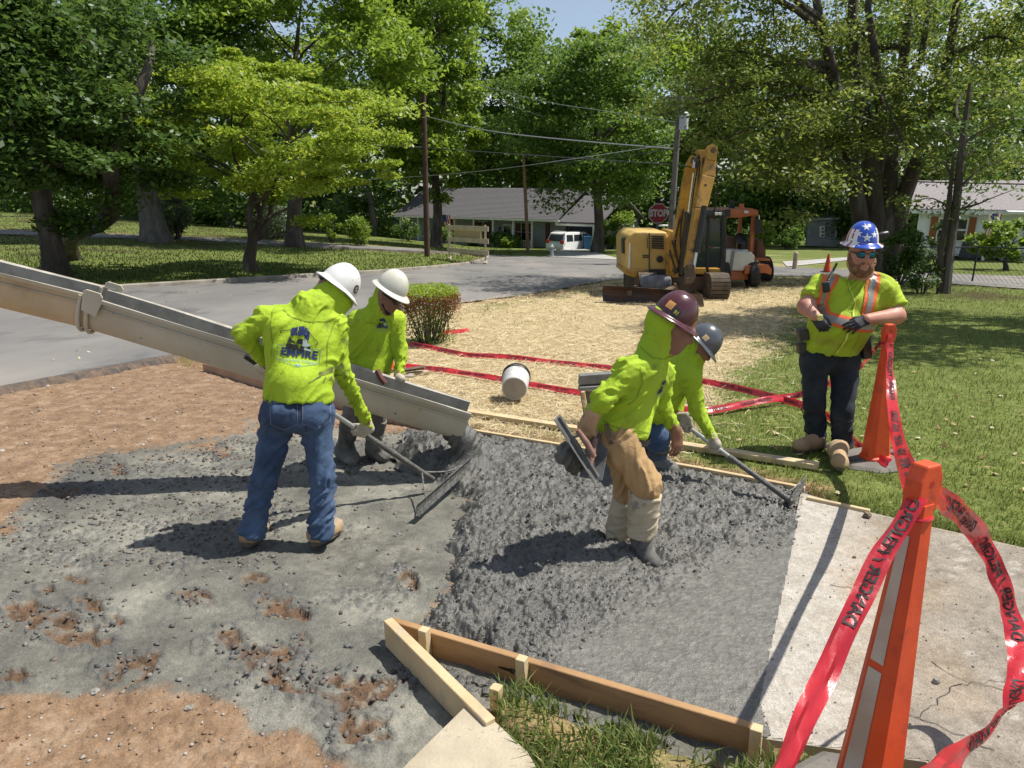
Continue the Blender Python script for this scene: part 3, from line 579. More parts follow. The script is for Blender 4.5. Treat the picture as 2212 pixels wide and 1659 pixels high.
c = Vector((12.3, 13.2, 7.6))
tree('shade_tree', 'dark overhanging tree filling the upper right corner', 'tree', (14.5, 14.5, T(14.5, 14.5)), c, (4.6, 4.0, 3.2), 4, 88, 270, .17, 'dark', .4, 31, limbs=14, flat=.4, forks=2)
# -- shrubs
def shrub(name, label, px_, Y, w, h, mat, n, ls, seed, cat='shrub', stems=8, group=None, flat=.9, terr=True, bark=None, base=None):
    c0 = base or Vector((D(px_, 540, Y).x, Y, 0)); c0.z = T(c0.x, c0.y); rng = np.random.default_rng(seed)
    root = empty(name, c0, label, cat, group, world=True); mb = MB(); cl = []
    for k in range(stems):
        a = rng.uniform(0, 6.28); q = rng.uniform(.3, .9); tip = c0 + Vector((math.cos(a) * w / 2 * q, math.sin(a) * w / 2 * q, h * rng.uniform(.55, .95))); limb(mb, c0 + Vector((math.cos(a) * w * .06, math.sin(a) * w * .06, -.05)), tip, .02 + .008 * h, .006, rng, 5, sides=5)
    for k in range(max(12, n // 70)):
        v = rng.normal(size=3); v /= np.linalg.norm(v); q = rng.uniform(.5, .95); p = c0 + Vector((v[0] * w / 2 * q, v[1] * w / 2 * q, h * (.52 + .46 * v[2] * q))); s = w * .16; cl.append((p, (s, s, s * flat)))
    mb.build('stem', bark or M_bark, root, smooth=True); clump_leaves(cl, rng, max(20, n // len(cl)), ls, mat, 'foliage', root, droop=.2); return root
shrub('shrub', 'rounded grey-green shrub beside the massive grey trunk', 385, 44, 2.0, 3.2, 'grey', 3000, .2, 41)
shrub('shrub', 'wide pale shrub across the street behind the dogwood trunk', 603, 50, 3.2, 2.2, 'grey', 3000, .2, 42)
shrub('shrub', 'slender young sapling left of the bright rounded bush', 718, 50, 1.3, 2.0, 'bright', 900, .16, 43)
shrub('shrub', 'bright green rounded bush at the street edge', 776, 49, 2.0, 2.0, 'bright', 2200, .18, 44)
for i, (x, Y, w, h, m, lb) in enumerate([(955, 64, 2.2, 1.6, 'mid', 'porch bush behind the left end of the barricade'), (880, 64, 2.6, 1.8, 'dark', 'dark bush under the left corner of the porch'), (1022, 64, 1.8, 1.5, 'dark', 'low bush seen through the plank barricade'), (1082, 64, 2.2, 1.5, 'mid', 'bush right of the barricade below the porch rail'), (1105, 63, 2.4, .9, 'bright', 'low bright ground bush beside the leaning pole'), (1318, 60, 2.4, 2.6, 'mid', 'loose shrub right of the yard tree trunk'), (1345, 59, 2.4, 3.2, 'bright', 'tall pale shrub left of the excavator'), (1700, 58, 1.9, 1.4, 'mid', 'round clipped shrub alone on the sunny lawn'), (1640, 60, 2.2, 2.4, 'bright', 'yellow-green shrub behind the orange machine')]):
    shrub('shrub', lb, x, Y, w, h, m, 1700, .2, 50 + i)
shrub('shrub', 'dark leafy thicket beside the big maple trunk', 1950, 23, 1.4, 1.9, 'dark', 2400, .13, 61); shrub('shrub', 'flowering pale green bush before the white house', 1995, 33, 1.3, 1.1, 'grey', 1200, .13, 62)
shrub('shrub', 'narrow dark evergreen bush under the white house window', 2030, 34, 1.0, 2.5, 'dark', 1600, .12, 63); shrub('shrub', 'scrubby low bush at the foot of the fence', 2003, 20, 1.1, .9, 'dark', 900, .1, 65)
b = Vector((D(2170, 590, 31).x, 31, T(9, 31))); c, r = crown_px(2172, 522, 48, 34, 31)
tree('myrtle_tree', 'small multi-stemmed garden tree before the white house', 'tree', b, c, r, .5, 40, 130, .16, 'bright', .1, 64, forks=3, limbs=8, flat=.8)
# clipped bush with red new growth in the straw
b0 = G(926, 742); root = empty('clipped_bush', b0, 'boxy clipped bush with green top and red flanks standing in the straw', 'shrub', world=True); rng = np.random.default_rng(71); mb = MB(); tw = []
for k in range(46):
    a = rng.uniform(0, 6.28); q = math.sqrt(rng.uniform(0, 1)); tip = b0 + Vector((math.cos(a) * .5 * q, math.sin(a) * .5 * q, rng.uniform(.55, .86))); pts = limb(mb, b0 + Vector((math.cos(a) * .13, math.sin(a) * .13, -.05)), tip, .012, .004, rng, 5, wob=.06, sides=5); tw.append(pts)
mb.build('stem', M_bark, root, smooth=True)
Cg = np.stack([rng.uniform(-.51, .51, 4200), rng.uniform(-.51, .51, 4200), rng.uniform(.80, .95, 4200)], 1); q = np.hypot(Cg[:, 0], Cg[:, 1]); Cg = Cg[q < .51]; Cg[:, 2] -= .25 * np.maximum(0, np.hypot(Cg[:, 0], Cg[:, 1]) - .3)
V, Fq = leaf_np(Cg + np.array(b0), .035, rng, .5); mesh_np('green_top', V, Fq, LM['dog'], root)
a = rng.uniform(0, 6.28, 5200); q = rng.uniform(.3, .53, 5200); z = .82 - np.abs(rng.normal(size=5200)) * .16
V, Fq = leaf_np(np.stack([np.cos(a) * q, np.sin(a) * q, z], 1) + np.array(b0), .032, rng, .2); mesh_np('red_flank', V, Fq, LM['red'], root)
a = rng.uniform(0, 6.28, 3200); z = rng.uniform(.02, .72, 3200); q = rng.uniform(.08, .34, 3200) * (1 + .6 * z) + .1 * (z < .25)
V, Fq = leaf_np(np.stack([np.cos(a) * q, np.sin(a) * q, z], 1) + np.array(b0), .035, rng, .2); mesh_np('low_leaves', V, Fq, LM['mid'], root)
# -- the wood behind everything, one mass, and dim understorey
rng = np.random.default_rng(81); n = 48000
x = rng.uniform(-100, 110, n); y = 92 + 10 * rng.random(n) + 5 * np.sin(x * .2); top = 15 + 5 * np.sin(x * .31) + 3 * np.sin(x * .83 + 1); top = np.where(np.abs(x - 4) < 7, 10, top); z = 26 * rng.random(n) ** 1.1 * top / 18
k = z < top * 1.2 + 5; C = np.stack([x, y, z - 6], 1)[k]; C[:, :2] += rng.normal(size=(k.sum(), 2)) * .8
V, Fq = leaf_np(C, 1.2, rng, .4, .5); tag(mesh_np('distant_wood', V, Fq, LM['dark']), 'dark wood closing the view behind the houses', 'wood', kind='stuff')
n = 16000; x = rng.uniform(-62, 45, n); y = 70 + 6 * rng.random(n) + 3 * np.sin(x * .3); z = np.abs(rng.normal(size=n)) * 1.7 * (1 + .5 * np.sin(x * .7)); keep = ~((x > -12) & (x < 14)); C = np.stack([x, y, z + Tn(x, y)], 1)[keep]
V, Fq = leaf_np(C, .5, rng, .5, .3); tag(mesh_np('undergrowth', V, Fq, LM['mid']), 'tangled green undergrowth at the foot of the wood', 'undergrowth', kind='stuff')
# dead grey branch among the left crowns
mb = MB(); rng = np.random.default_rng(91); bY = 25.5
root_ = [D(215, 130, bY), D(255, 200, bY), D(240, 250, bY), D(245, 320, bY)]
mb.tube(root_, [.06, .05, .04, .02], 6)
for a_, e_ in (((245, 250), (310, 130)), ((250, 215), (300, 60)), ((240, 262), (320, 250)), ((243, 300), (300, 320)), ((240, 262), (190, 300)), ((235, 180), (280, 30)), ((255, 200), (200, 90))):
    lp = limb(mb, D(*a_, bY), D(*e_, bY + rng.uniform(-1, 1)), .035, .008, rng, 6, wob=.1, sides=5)
    for q in (2, 3, 4, 5):
        limb(mb, lp[q], lp[q] + Vector(rng.normal(size=3)) * .35, .014, .004, rng, 3, sides=4)
o = mb.build('dead_branch', pm('dead_wood', (.32,.29,.26), (.2,.18,.16), 8, .9), smooth=True); tag(o, 'bare grey dead branch hanging in the left tree crown', 'branch')
# ================================================================ houses, street furniture
def ext(mb, poly, Y0, Y1):
    """outline given on the survey grid at distance Y0, real thickness to Y1"""
    fr = [D(x, y, Y0) for x, y in poly]; n = len(fr); bk = [p + Vector((0, Y1 - Y0, 0)) for p in fr]
    return mb.add(fr + bk, [tuple(range(n)), tuple(range(2 * n - 1, n - 1, -1))] + [(i, n + i, n + (i + 1) % n, (i + 1) % n) for i in range(n)])
M_white = pm('white_paint', (.74,.74,.71), (.62,.62,.59), 4, .55)
M_siding = pm('grey_siding', (.40,.43,.42), (.34,.37,.36), 5, .7)
M_shutter = pm('red_brown_shutter', (.13,.035,.025), rough=.6)
M_glass = pm('window_glass', (.02,.025,.03), rough=.08, spec=.9)
M_roof = pm('grey_shingle', (.085,.082,.086), (.13,.12,.125), 9, .95, .5, 25, stretch=(1, 1, 3))
M_dark = pm('dark_interior', (.03,.03,.03), rough=.95)
# ---- ranch house with porch and carport (local: x along front, y into the house)
L0 = Vector((D(868, 525, 70).x, 70, 0)); R0 = Vector((D(1200, 548, 61).x, 61, 0)); ux = (R0 - L0).normalized(); HL = (R0 - L0).length
HM = frame((L0.x, L0.y, -3.72), ux, (0, 0, 1))
def hx(px_):  # where a survey column meets the house front
    d = ray(px_, 520); n_ = Vector((-ux.y, ux.x, 0)); t = L0.dot(n_) / Vector((d.x, d.y, 0)).dot(n_); return (Vector((d.x, d.y, 0)) * t - L0).dot(ux)
house = empty('ranch_house', HM.translation, 'long low ranch house with porch rail, red-brown shutters and carport', 'house'); house.matrix_world = HM
CPX = hx(1285)
w = MB().box((HL / 2, 5.5, 1.35), (HL, 7.4, 2.7)).build('wall', M_siding, house)
for k in range(14): MB().box((HL / 2, 1.78, .2 + k * .18), (HL - .02, .03, .15)).build('siding_board', M_siding, w)
MB().box((HL / 2, .95, -.06), (HL + .3, 1.9, .2)).build('porch_floor', M_path, house)
def gable(mb, x0, x1, ye, yb, ze, zr, th=.14):
    ym = (ye + yb) / 2
    mb.add([(x0, ye, ze), (x1, ye, ze), (x1, ym, zr), (x0, ym, zr), (x0, ye, ze + th), (x1, ye, ze + th), (x1, ym, zr + th), (x0, ym, zr + th)], [(0, 1, 2, 3), (7, 6, 5, 4), (0, 4, 5, 1), (1, 5, 6, 2), (2, 6, 7, 3), (3, 7, 4, 0)])
    mb.add([(x0, yb, ze), (x1, yb, ze), (x1, ym, zr), (x0, ym, zr), (x0, yb, ze + th), (x1, yb, ze + th), (x1, ym, zr + th), (x0, ym, zr + th)], [(3, 2, 1, 0), (4, 5, 6, 7), (1, 5, 4, 0), (2, 6, 5, 1), (3, 7, 6, 2), (0, 4, 7, 3)])
mb = MB(); gable(mb, -.6, HL + .3, -.35, 9.9, 2.62, 5.1); rf = mb.build('roof', M_roof, house)
for k in range(24):
    f = k / 24; f2 = (k + 1.12) / 24; y0, y1 = -.36 + 5.12 * f, -.36 + 5.12 * f2; z0, z1 = 2.62 + 2.48 * f + .15, 2.62 + 2.48 * f2 + .14; MB().hull8([(-.62, y0, z0), (HL + .32, y0, z0), (HL + .32, y1, z1), (-.62, y1, z1), (-.62, y0, z0 + .018), (HL + .32, y0, z0 + .018), (HL + .32, y1, z1 + .006), (-.62, y1, z1 + .006)]).build('shingle_course', M_roof, rf)
mb = MB(); mb.box((HL / 2, -.38, 2.66), (HL + 1.0, .1, .16)); mb.tube([(-.45, -.3, 2.6), (-.2, .05, 2.3), (-.05, .1, .1)], .05, 6); mb.build('gutter', M_white, house)
MB().add([(-.02, 1.8, 2.7), (-.02, 9.2, 2.7), (-.02, 5.0, 5.0), (.1, 1.8, 2.7), (.1, 9.2, 2.7), (.1, 5.0, 5.0)], [(0, 1, 2), (5, 4, 3), (0, 3, 4, 1), (1, 4, 5, 2), (2, 5, 3, 0)]).build('gable_wall', M_siding, house)
zsx = lambda zx: hx((960 + zx * .3074) * .864)
posts = [zsx(v) for v in (140, 278, 425, 573, 727, 884, 1047, 1200)]
for xp in posts: MB().box((xp, .1, 1.32), (.16, .16, 2.64)).build('porch_post', M_white, house, bevel=.01, seg=1)
for a, b in zip(posts, posts[1:]):
    if abs(a - posts[4]) < .1: continue
    mb = MB(); mb.box(((a + b) / 2, .1, .86), (b - a - .16, .07, .06)); mb.box(((a + b) / 2, .1, .14), (b - a - .16, .05, .05)); n = int((b - a) / .16)
    for k in range(1, n): mb.box((a + (b - a) * k / n, .1, .5), (.04, .04, .68))
    mb.build('railing', M_white, house)
for x in (390, 705, 1020, 1060): 
    wd = MB().box((zsx(x) + .2, 1.75, 1.5), (.95, .08, 1.55)).build('window', M_glass, house)
    mb = MB(); xc = zsx(x) + .2; mb.box((xc, 1.7, 1.5), (.05, .04, 1.55)); mb.box((xc, 1.7, 1.5), (.95, .04, .05)); mb.box((xc, 1.7, 2.3), (1.05, .06, .07)); mb.box((xc, 1.7, .71), (1.1, .08, .06)); mb.build('frame', M_white, wd)
for x in (450, 670, 765, 1005, 1100, 1250): MB().box((zsx(x), 1.71, 1.5), (.42, .05, 1.65)).build('shutter', M_shutter, house)
dr = MB().box((zsx(918), 1.72, 1.1), (1.0, .07, 2.1)).build('door', M_white, house)
MB().box((zsx(918), 1.67, .62), (.72, .03, .9)).build('door_panel', M_dark, dr); MB().box((zsx(918), 1.67, 1.6), (.72, .03, .75)).build('pane', M_glass, dr)
for x in (858, 970): MB().lathe([(.02, -.12), (.06, -.1), (.07, .08), (.02, .14)], 8, M=Matrix.Translation((zsx(x), 1.66, 1.75))).build('wall_lantern', M_blackp, house)
# carport wing
c0 = HL + .35; c1 = CPX; cw = c1 - c0
mb = MB(); mb.box((c0 + cw / 2, 8.9, 1.3), (cw, .15, 2.6)); mb.box((c0 + .05, 5.2, 1.3), (.12, 7.3, 2.6)); mb.box((c1 - .06, 5.2, 1.3), (.14, 7.4, 2.6)); mb.build('carport_wall', pm('carport_inside', (.16,.16,.155), rough=.9), house)
mb = MB(); gable(mb, c0 - .1, c1 + .5, -.1, 9.5, 2.45, 4.5); mb.build('roof', M_roof, house)
MB().box((c0 + cw / 2, .0, 2.42), (cw + .8, .14, .3)).build('fascia', M_white, house)
MB().box((c1 - .1, .15, 1.2), (.3, .3, 2.4)).build('carport_post', M_white, house); MB().box((c1 + 1.3, 2.0, 1.2), (2.4, .15, 2.4)).build('side_wall', M_white, house)
MB().box((c0 + cw * .72, 8.78, 1.1), (.9, .06, 2.0)).build('door', pm('dull_grey_door', (.13,.13,.13), rough=.7), house)
mb = MB()
for k in range(4): mb.box((c1 + 4 + k * 1.0, 5, 1.1), (.09, .09, 2.2))
mb.box((c1 + 5.5, 5, 2.25), (3.6, 1.2, .1)); mb.build('pergola', M_white, house)
# flag on the porch post
def hpt(x, y, z): return HM @ Vector((x, y, z))
fx = zsx(530); fl = empty('porch_flag', hpt(fx, -.1, 1.9), 'small striped flag hanging from a slanted staff on the ranch house porch', 'flag', world=True)
MB().tube([hpt(fx + .4, .05, 1.8), hpt(fx - .15, -.9, 3.0)], .02, 6).build('staff', M_white, fl)
def flagcloth(p0, dx, dz, n, parent, fold=.08):
    mats = [pm('flag_red', (.45,.03,.05), rough=.8), pm('flag_white', (.75,.74,.72), rough=.8), pm('flag_blue', (.03,.05,.22), rough=.8)]
    for k in range(n):
        V = []; Fs = []
        for i in range(7):
            t = i / 6; off = Vector((0, fold * math.sin(7 * t + .6 * k), 0))
            V += [p0 + dx * (k / n) + dz * t + off, p0 + dx * ((k + 1) / n) + dz * t + off]
        for i in range(6): Fs.append((2*i, 2*i+1, 2*i+3, 2*i+2))
        o = mesh_py('stripe', V, Fs, mats[k % 2], parent, True)
    V = [p0 + Vector((0, -.06, 0)), p0 + dx * .5 + Vector((0, -.06, 0)), p0 + dx * .5 + dz * .42 + Vector((0, -.10, 0)), p0 + dz * .42 + Vector((0, -.10, 0))]
    mesh_py('canton', V, [(0, 1, 2, 3)], mats[2], parent)
flagcloth(hpt(fx - .12, -.85, 2.95), Vector((.75, -.3, .0)), Vector((.25, .2, -1.5)), 7, fl)
# ---- minivan in the carport
VM = frame(hpt(c0 + cw * .42, .2, .05), (ux.x * .25 - ux.y * 1.0, ux.y * .25 + ux.x * 1.0, 0), (0, 0, 1))
van = empty('minivan', VM.translation, 'white minivan parked half inside the carport, red tail lamps showing', 'van'); van.matrix_world = VM
prof = [(-2.5, .35), (-2.52, .9), (-2.4, 1.15), (-2.15, 1.72), (-1.9, 1.8), (.3, 1.78), (1.2, 1.22), (2.2, 1.0), (2.5, .75), (2.5, .35)]
V = []; Fs = []; n = len(prof)
for s in (-1, 1):
    for (x, z) in prof: V.append((x, s * (.98 - .16 * max(0, (z - .95)) / .85), z))
Fs = [tuple(range(n - 1, -1, -1)), tuple(range(n, 2 * n))] + [(i, (i + 1) % n, n + (i + 1) % n, n + i) for i in range(n)]
mesh_py('body', V, Fs, pm('white_car_paint', (.78,.78,.77), rough=.25, coat=.6), van, True, .06, 3)
mb = MB(); mb.add([(-2.47, -.78, 1.12), (-2.47, .78, 1.12), (-2.22, .7, 1.62), (-2.22, -.7, 1.62)], [(0, 1, 2, 3)]); mb.build('rear_window', M_glass, van)
for s in (-1, 1):
    for x0, x1 in ((-2.1, -1.3), (-1.2, -.2), (-.1, .75)):
        y0 = s * .962; MB().add([(x0, y0, 1.1), (x1, y0, 1.1), (min(x1, .45), s * .845, 1.66), (x0 + .06, s * .845, 1.66)], [(0, 1, 2, 3)]).build('side_window', M_glass, van)
    MB().box((-2.47, s * .78, 1.05), (.12, .36, .26)).build('tail_lamp', pm('red_lamp', (.5,.02,.02), rough=.2), van, bevel=.03)
    for x in (-1.6, 1.6):
        wh = MB().lathe([(.22, -.11), (.34, -.1), (.345, 0), (.34, .1), (.22, .11)], 18, M=Matrix.Translation((x, s * .86, .34)) @ Matrix.Rotation(R(90), 4, 'X')).build('wheel', pm('rubber', (.02,.02,.02), (.035,.033,.03), 9, .85), van, True)
        MB().lathe([(.02, .0), (.2, .03), (.22, .0)], 12, M=Matrix.Translation((x, s * .98, .34)) @ Matrix.Rotation(R(90), 4, 'X')).build('rim', M_chrome, wh, True)
    mb = MB().beam((-1.9, s * .68, 1.86), (.1, s * .68, 1.85), .05, .04).build('roof_rail', M_chrome, van)
MB().box((-2.56, 0, .62), (.02, .32, .16)).build('number_plate', pm('plate', (.55,.6,.55), rough=.5), van)
# ---- blue bin, hydrant, mailbox, stump posts
p = D(1268, 538, 59); p.z = T(p.x, p.y); bn = empty('wheeled_bin', p, 'blue wheeled bin beside the carport', 'bin')
MB().box((0, 0, .5), (.52, .58, .95), taper=1.12).build('body', pm('blue_plastic', (.03,.13,.32), rough=.45), bn, bevel=.04); MB().box((0, -.02, 1.02), (.64, .72, .1)).build('lid', pm('blue_plastic', (0, 0, 0)), bn, bevel=.04)
for s in (-1, 1): MB().lathe([(.1, -.03), (.1, .03)], 12, M=Matrix.Translation((s * .28, .28, .1)) @ Matrix.Rotation(R(90), 4, 'Y')).build('wheel', M_blackp, bn)
p = G(1192, 555); hy = empty('fire_hydrant', p, 'weathered fire hydrant on the verge before the minivan', 'hydrant'); M_hy = pm('hydrant_paint', (.35,.38,.36), (.2,.22,.22), 8, .7)
MB().lathe([(.18, 0), (.18, .05), (.12, .07), (.12, .55), (.16, .57), (.16, .62), (.11, .66), (.07, .75), (.02, .78)], 14).build('barrel', M_hy, hy, True)
for s in (-1, 1): MB().lathe([(.07, 0), (.07, .12), (.05, .14)], 10, M=Matrix.Translation((s * .1, 0, .42)) @ Matrix.Rotation(s * R(90), 4, 'Y')).build('outlet', M_hy, hy, True)
p = G(1344, 590); mlb = empty('mailbox', p, 'white mailbox on a post behind the excavator', 'mailbox')
p = Vector((D(1352, 560, 24).x, 24, T(2, 24))); mlb.location = p
MB().box((0, 0, .55), (.1, .1, 1.1)).build('post', M_woodw, mlb); mb = MB(); mb.prism([(-.09, -.1), (.09, -.1), (.09, .04), (.06, .09), (0, .11), (-.06, .09), (-.09, .04)], .48, M=Matrix.Translation((0, 0, 1.22)) @ Matrix.Rotation(R(90), 4, 'X')); mb.build('box', M_white, mlb)
p = G(1716, 581); o = MB().tube([(0, 0, 0), (0, 0, .68)], .1, 10).lathe([(.1, .68), (.07, .74), (0.01, .76)], 10).build('bollard', M_woodw, None, True); o.location = p; tag(o, 'short pale round post on the verge beside the path', 'bollard')
p = G(852, 536); o = MB().prism([(-.25, 0), (.25, 0), (.25, .5), (.15, .62), (-.15, .62), (-.25, .5)], .3, M=Matrix.Rotation(R(90), 4, 'X')).build('stone_marker', M_path); o.location = p; tag(o, 'small pale stone marker on the verge left of the ranch house', 'marker')
# ---- utility poles and wires
M_pole = pm('brown_pole', (.075,.04,.025), (.05,.027,.018), 4, .9, .4, 20); M_pole2 = pm('grey_pole', (.17,.15,.13), (.11,.10,.09), 3, .9, .3, 20); M_pole3 = pm('tan_pole', (.22,.13,.075), (.15,.09,.055), 3, .9)
def pole(a, b, r, mat, label, cross=True):
    root = empty('utility_pole', a, label, 'pole', 'poles carrying the street wires', world=True); a2 = Vector(a) - Vector((0, 0, .3)); mb = MB().tube([a2, Vector(a).lerp(b, .5), b], [r, r * .9, r * .78], 12); mb.build('shaft', mat, root, True); return root
pb = G(923, 560); P1 = D(915, 205, pb.y); r_ = pole(pb, P1, .17, M_pole, 'dark brown utility pole left of the plank barricade')
MB().beam(D(915, 290, pb.y) + Vector((-.1, -.2, 0)), D(915, 290, pb.y) + Vector((.1, .25, 0)), .1, .12).build('bracket', M_pole, r_)
pb = G(1141, 547); P2 = D(1131, 341, pb.y); pole(pb, P2, .13, M_pole3, 'thin tan pole leaning in front of the ranch house')
pb = Vector((D(1446, 540, 36).x, 36, T(5, 36))); P3 = D(1470, 190, 36); r_ = pole(pb, P3, .16, M_pole2, 'tall grey utility pole behind the yellow boom')
tk = MB().lathe([(.2, -.38), (.22, -.36), (.22, .34), (.17, .4), (.03, .42)], 14, M=Matrix.Translation(D(1477, 262, 35.7))).build('transformer', pm('transformer_grey', (.45,.47,.48), rough=.45), r_, True)
mb = MB(); mb.beam(D(1468, 212, 36) + Vector((-.9, 0, 0)), D(1468, 212, 36) + Vector((.9, 0, 0)), .1, .12); mb.build('crossarm', M_pole2, r_)
p = G(1437, 575); p = Vector((D(1437, 520, 44).x, 44, T(8, 44)))
M_wire = pm('wire', (.05,.05,.052), rough=.5); M_wire2 = pm('bright_cable', (.35,.36,.36), rough=.4, metal=.6)
wires = [([(1020, 180, 46), (1180, 220, 42), (1310, 240, 39), (1468, 265, 36)], M_wire2, .016, 'upper service cable from the grey pole to the left wood'),
         ([(915, 250, 42), (1060, 283, 40), (1250, 304, 38), (1470, 322, 36)], M_wire2, .03, 'thick bright cable between the brown and the grey pole'),
         ([(910, 318, 42), (1000, 325, 41), (1250, 342, 38), (1460, 356, 36)], M_wire, .024, 'dark communication cable below the bright one'),
         ([(1460, 356, 36), (1800, 385, 30), (2000, 393, 27), (2400, 402, 22)], M_wire, .024, 'dark cable running right from the grey pole over the lawn'),
         ([(1468, 300, 36), (1750, 340, 31), (2000, 352, 27), (2400, 352, 22)], M_wire, .016, 'upper dark wire running right through the maple crown'),
         ([(790, 388, 50), (920, 380, 46), (1050, 368, 42), (1190, 350, 38), (1460, 310, 36)], M_wire2, .016, 'service cable dropping left across the brown pole'),
         ([(1050, 210, 44), (1180, 255, 48), (1330, 312, 52)], M_wire, .014, 'thin wire from the left pole to the yard tree'),
         ([(560, 300, 40), (760, 312, 41), (915, 318, 42)], M_wire, .018, 'dark wire passing behind the dogwood crown'),
         ([(1131, 343, 50), (1200, 352, 46), (1400, 330, 38), (1465, 312, 36)], M_wire, .014, 'wire from the thin tan pole up to the grey pole'),
         ([(330, 268, 40), (420, 235, 41), (560, 250, 41), (800, 330, 42)], M_wire, .014, 'slack wire crossing the left lawn crowns')]
def smoothline(P, n=10):
    P = [Vector(p) for p in P]; out = []
    for i in range(len(P) - 1):
        p0 = P[max(i - 1, 0)]; p1 = P[i]; p2 = P[i + 1]; p3 = P[min(i + 2, len(P) - 1)]
        for k in range(n):
            t = k / n; out.append(.5 * ((2 * p1) + (p2 - p0) * t + (2 * p0 - 5 * p1 + 4 * p2 - p3) * t * t + (3 * p1 - p0 - 3 * p2 + p3) * t ** 3))
    return out + [P[-1]]
for pts, m, r_, lb in wires: tag(MB().tube(smoothline([D(*q) for q in pts], 6), r_, 5).build('overhead_wire', m), lb, 'wire', 'overhead wires')
# ---- stop sign
sY = 27.; sc_ = D(1422, 461, sY); sg = empty('stop_sign', (sc_.x, sY, T(sc_.x, sY)), 'red octagonal stop sign partly veiled by leaves behind the excavator', 'sign', world=True)
oc = [(math.cos(R(22.5 + 45 * k)), math.sin(R(22.5 + 45 * k))) for k in range(8)]; SM = frame(sc_, (1, .08, 0), (0, 0, 1)) @ Matrix.Rotation(R(90), 4, 'X')
MB().prism([(x * .385, y * .385) for x, y in oc], .012, M=SM @ Matrix.Translation((0, 0, -.004))).build('border', pm('dull_white', (.45,.44,.42), rough=.6), sg); MB().prism([(x * .355, y * .355) for x, y in oc], .012, M=SM @ Matrix.Translation((0, 0, .005))).build('face', pm('sign_red', (.25,.014,.022), rough=.5), sg)
MB().box((sc_.x, sY + .04, (sc_.z + .35 + T(sc_.x, sY)) / 2), (.06, .05, sc_.z + .35 - T(sc_.x, sY))).build('post', M_pole2, sg)
def text_mesh(s, size, bold=.0, spacing=1.0):
    cu = bpy.data.curves.new('t', 'FONT'); cu.body = s; cu.size = size; cu.align_x = 'CENTER'; cu.align_y = 'CENTER'; cu.offset = bold; cu.space_character = spacing; cu.resolution_u = 3
    ob = bpy.data.objects.new('t', cu); COL.objects.link(ob); bpy.context.view_layer.update(); me = bpy.data.meshes.new_from_object(ob.evaluated_get(bpy.context.evaluated_depsgraph_get()))
    V = [v.co.copy() for v in me.vertices]; Fs = [tuple(p.vertices) for p in me.polygons]; bpy.data.objects.remove(ob); bpy.data.curves.remove(cu); bpy.data.meshes.remove(me); return V, Fs
V, Fs = text_mesh('STOP', .27, .012); mesh_py('lettering', [SM @ Vector((v.x, v.y * 1.25, .014)) for v in V], Fs, pm('dull_white', (.45,.44,.42), rough=.6), sg)
# ---- plank barricade
bl = G(971, 560); br = G(1049, 573); bl = Vector((D(971, 555, 39).x, 39, 0)); br = Vector((D(1049, 570, 36).x, 36, 0)); bl.z = T(bl.x, 39); br.z = T(br.x, 36)
bar = empty('barricade', bl, 'pale wooden three-plank road barricade standing at the corner of the lawn', 'barricade', world=True); M_pale = pm('pale_timber', (.52,.44,.30), (.42,.35,.24), 3, .8, .2, 30); bd = (br - bl).normalized()
for q in (bl, br):
    MB().box((q.x, q.y, q.z + .95), (.1, .1, 1.9)).build('post', M_pale, bar); MB().beam(q + Vector((0, -.55, .06)), q + Vector((0, .55, .06)), .14, .14).build('foot', M_pale, bar)
for z in (.55, 1.12, 1.72):
    MB().beam(bl - bd * .2 + Vector((0, -.08, z)), br + bd * .28 + Vector((0, -.08, z)), .045, .24).build('plank', M_pale, bar)
MB().beam(bl + bd * .55 + Vector((0, .08, 1.38)), br - bd * .4 + Vector((0, .08, 1.38)), .03, .55).build('sign_board', pm('plywood_back', (.38,.29,.17), rough=.85), bar)
# ---- white house on the right
WY = 42.; wl0 = D(1972, 552, WY); wr0 = D(2290, 560, 38.5); uw = Vector((wr0.x - wl0.x, wr0.y - wl0.y, 0)); WL = uw.length; uw.normalize(); WM = frame((wl0.x, wl0.y, T(wl0.x, 40) + .15), uw, (0, 0, 1))
wh_ = empty('white_house', WM.translation, 'white clapboard house with brown shutters behind the fence at right', 'house'); wh_.matrix_world = WM; M_wsid = pm('white_siding', (.80,.82,.82), (.74,.77,.77), 4, .6)
w = MB().box((WL / 2, 3.5, 1.25), (WL, 7, 2.5)).build('wall', M_wsid, wh_)
for k in range(15):
    MB().hull8([(0, -.05, .12 + k * .16), (WL, -.05, .12 + k * .16), (WL, -.002, .12 + k * .16), (0, -.002, .12 + k * .16), (0, -.018, .265 + k * .16), (WL, -.018, .265 + k * .16), (WL, -.002, .265 + k * .16), (0, -.002, .265 + k * .16)]).build('siding_board', M_wsid, w)
mb = MB(); gable(mb, -.5, WL + .5, -.5, 7.5, 2.45, 4.0); mb.build('roof', pm('tan_shingle', (.24,.215,.21), (.30,.27,.26), 9, .95, .4, 25), wh_); MB().box((WL / 2, -.5, 2.42), (WL + 1, .12, .2)).build('gutter', M_white, wh_)
zx6 = lambda px_: (lambda d: ((Vector((d.x, d.y, 0)) * (Vector((wl0.x, wl0.y, 0)).dot(Vector((-uw.y, uw.x, 0))) / Vector((d.x, d.y, 0)).dot(Vector((-uw.y, uw.x, 0))))) - Vector((wl0.x, wl0.y, 0))).dot(uw))(ray(px_, 520))
xa, xb = zx6(2020), zx6(2086)
wd = MB().box(((xa + xb) / 2, -.07, 1.45), (xb - xa, .08, 1.35)).build('window', M_white, wh_)
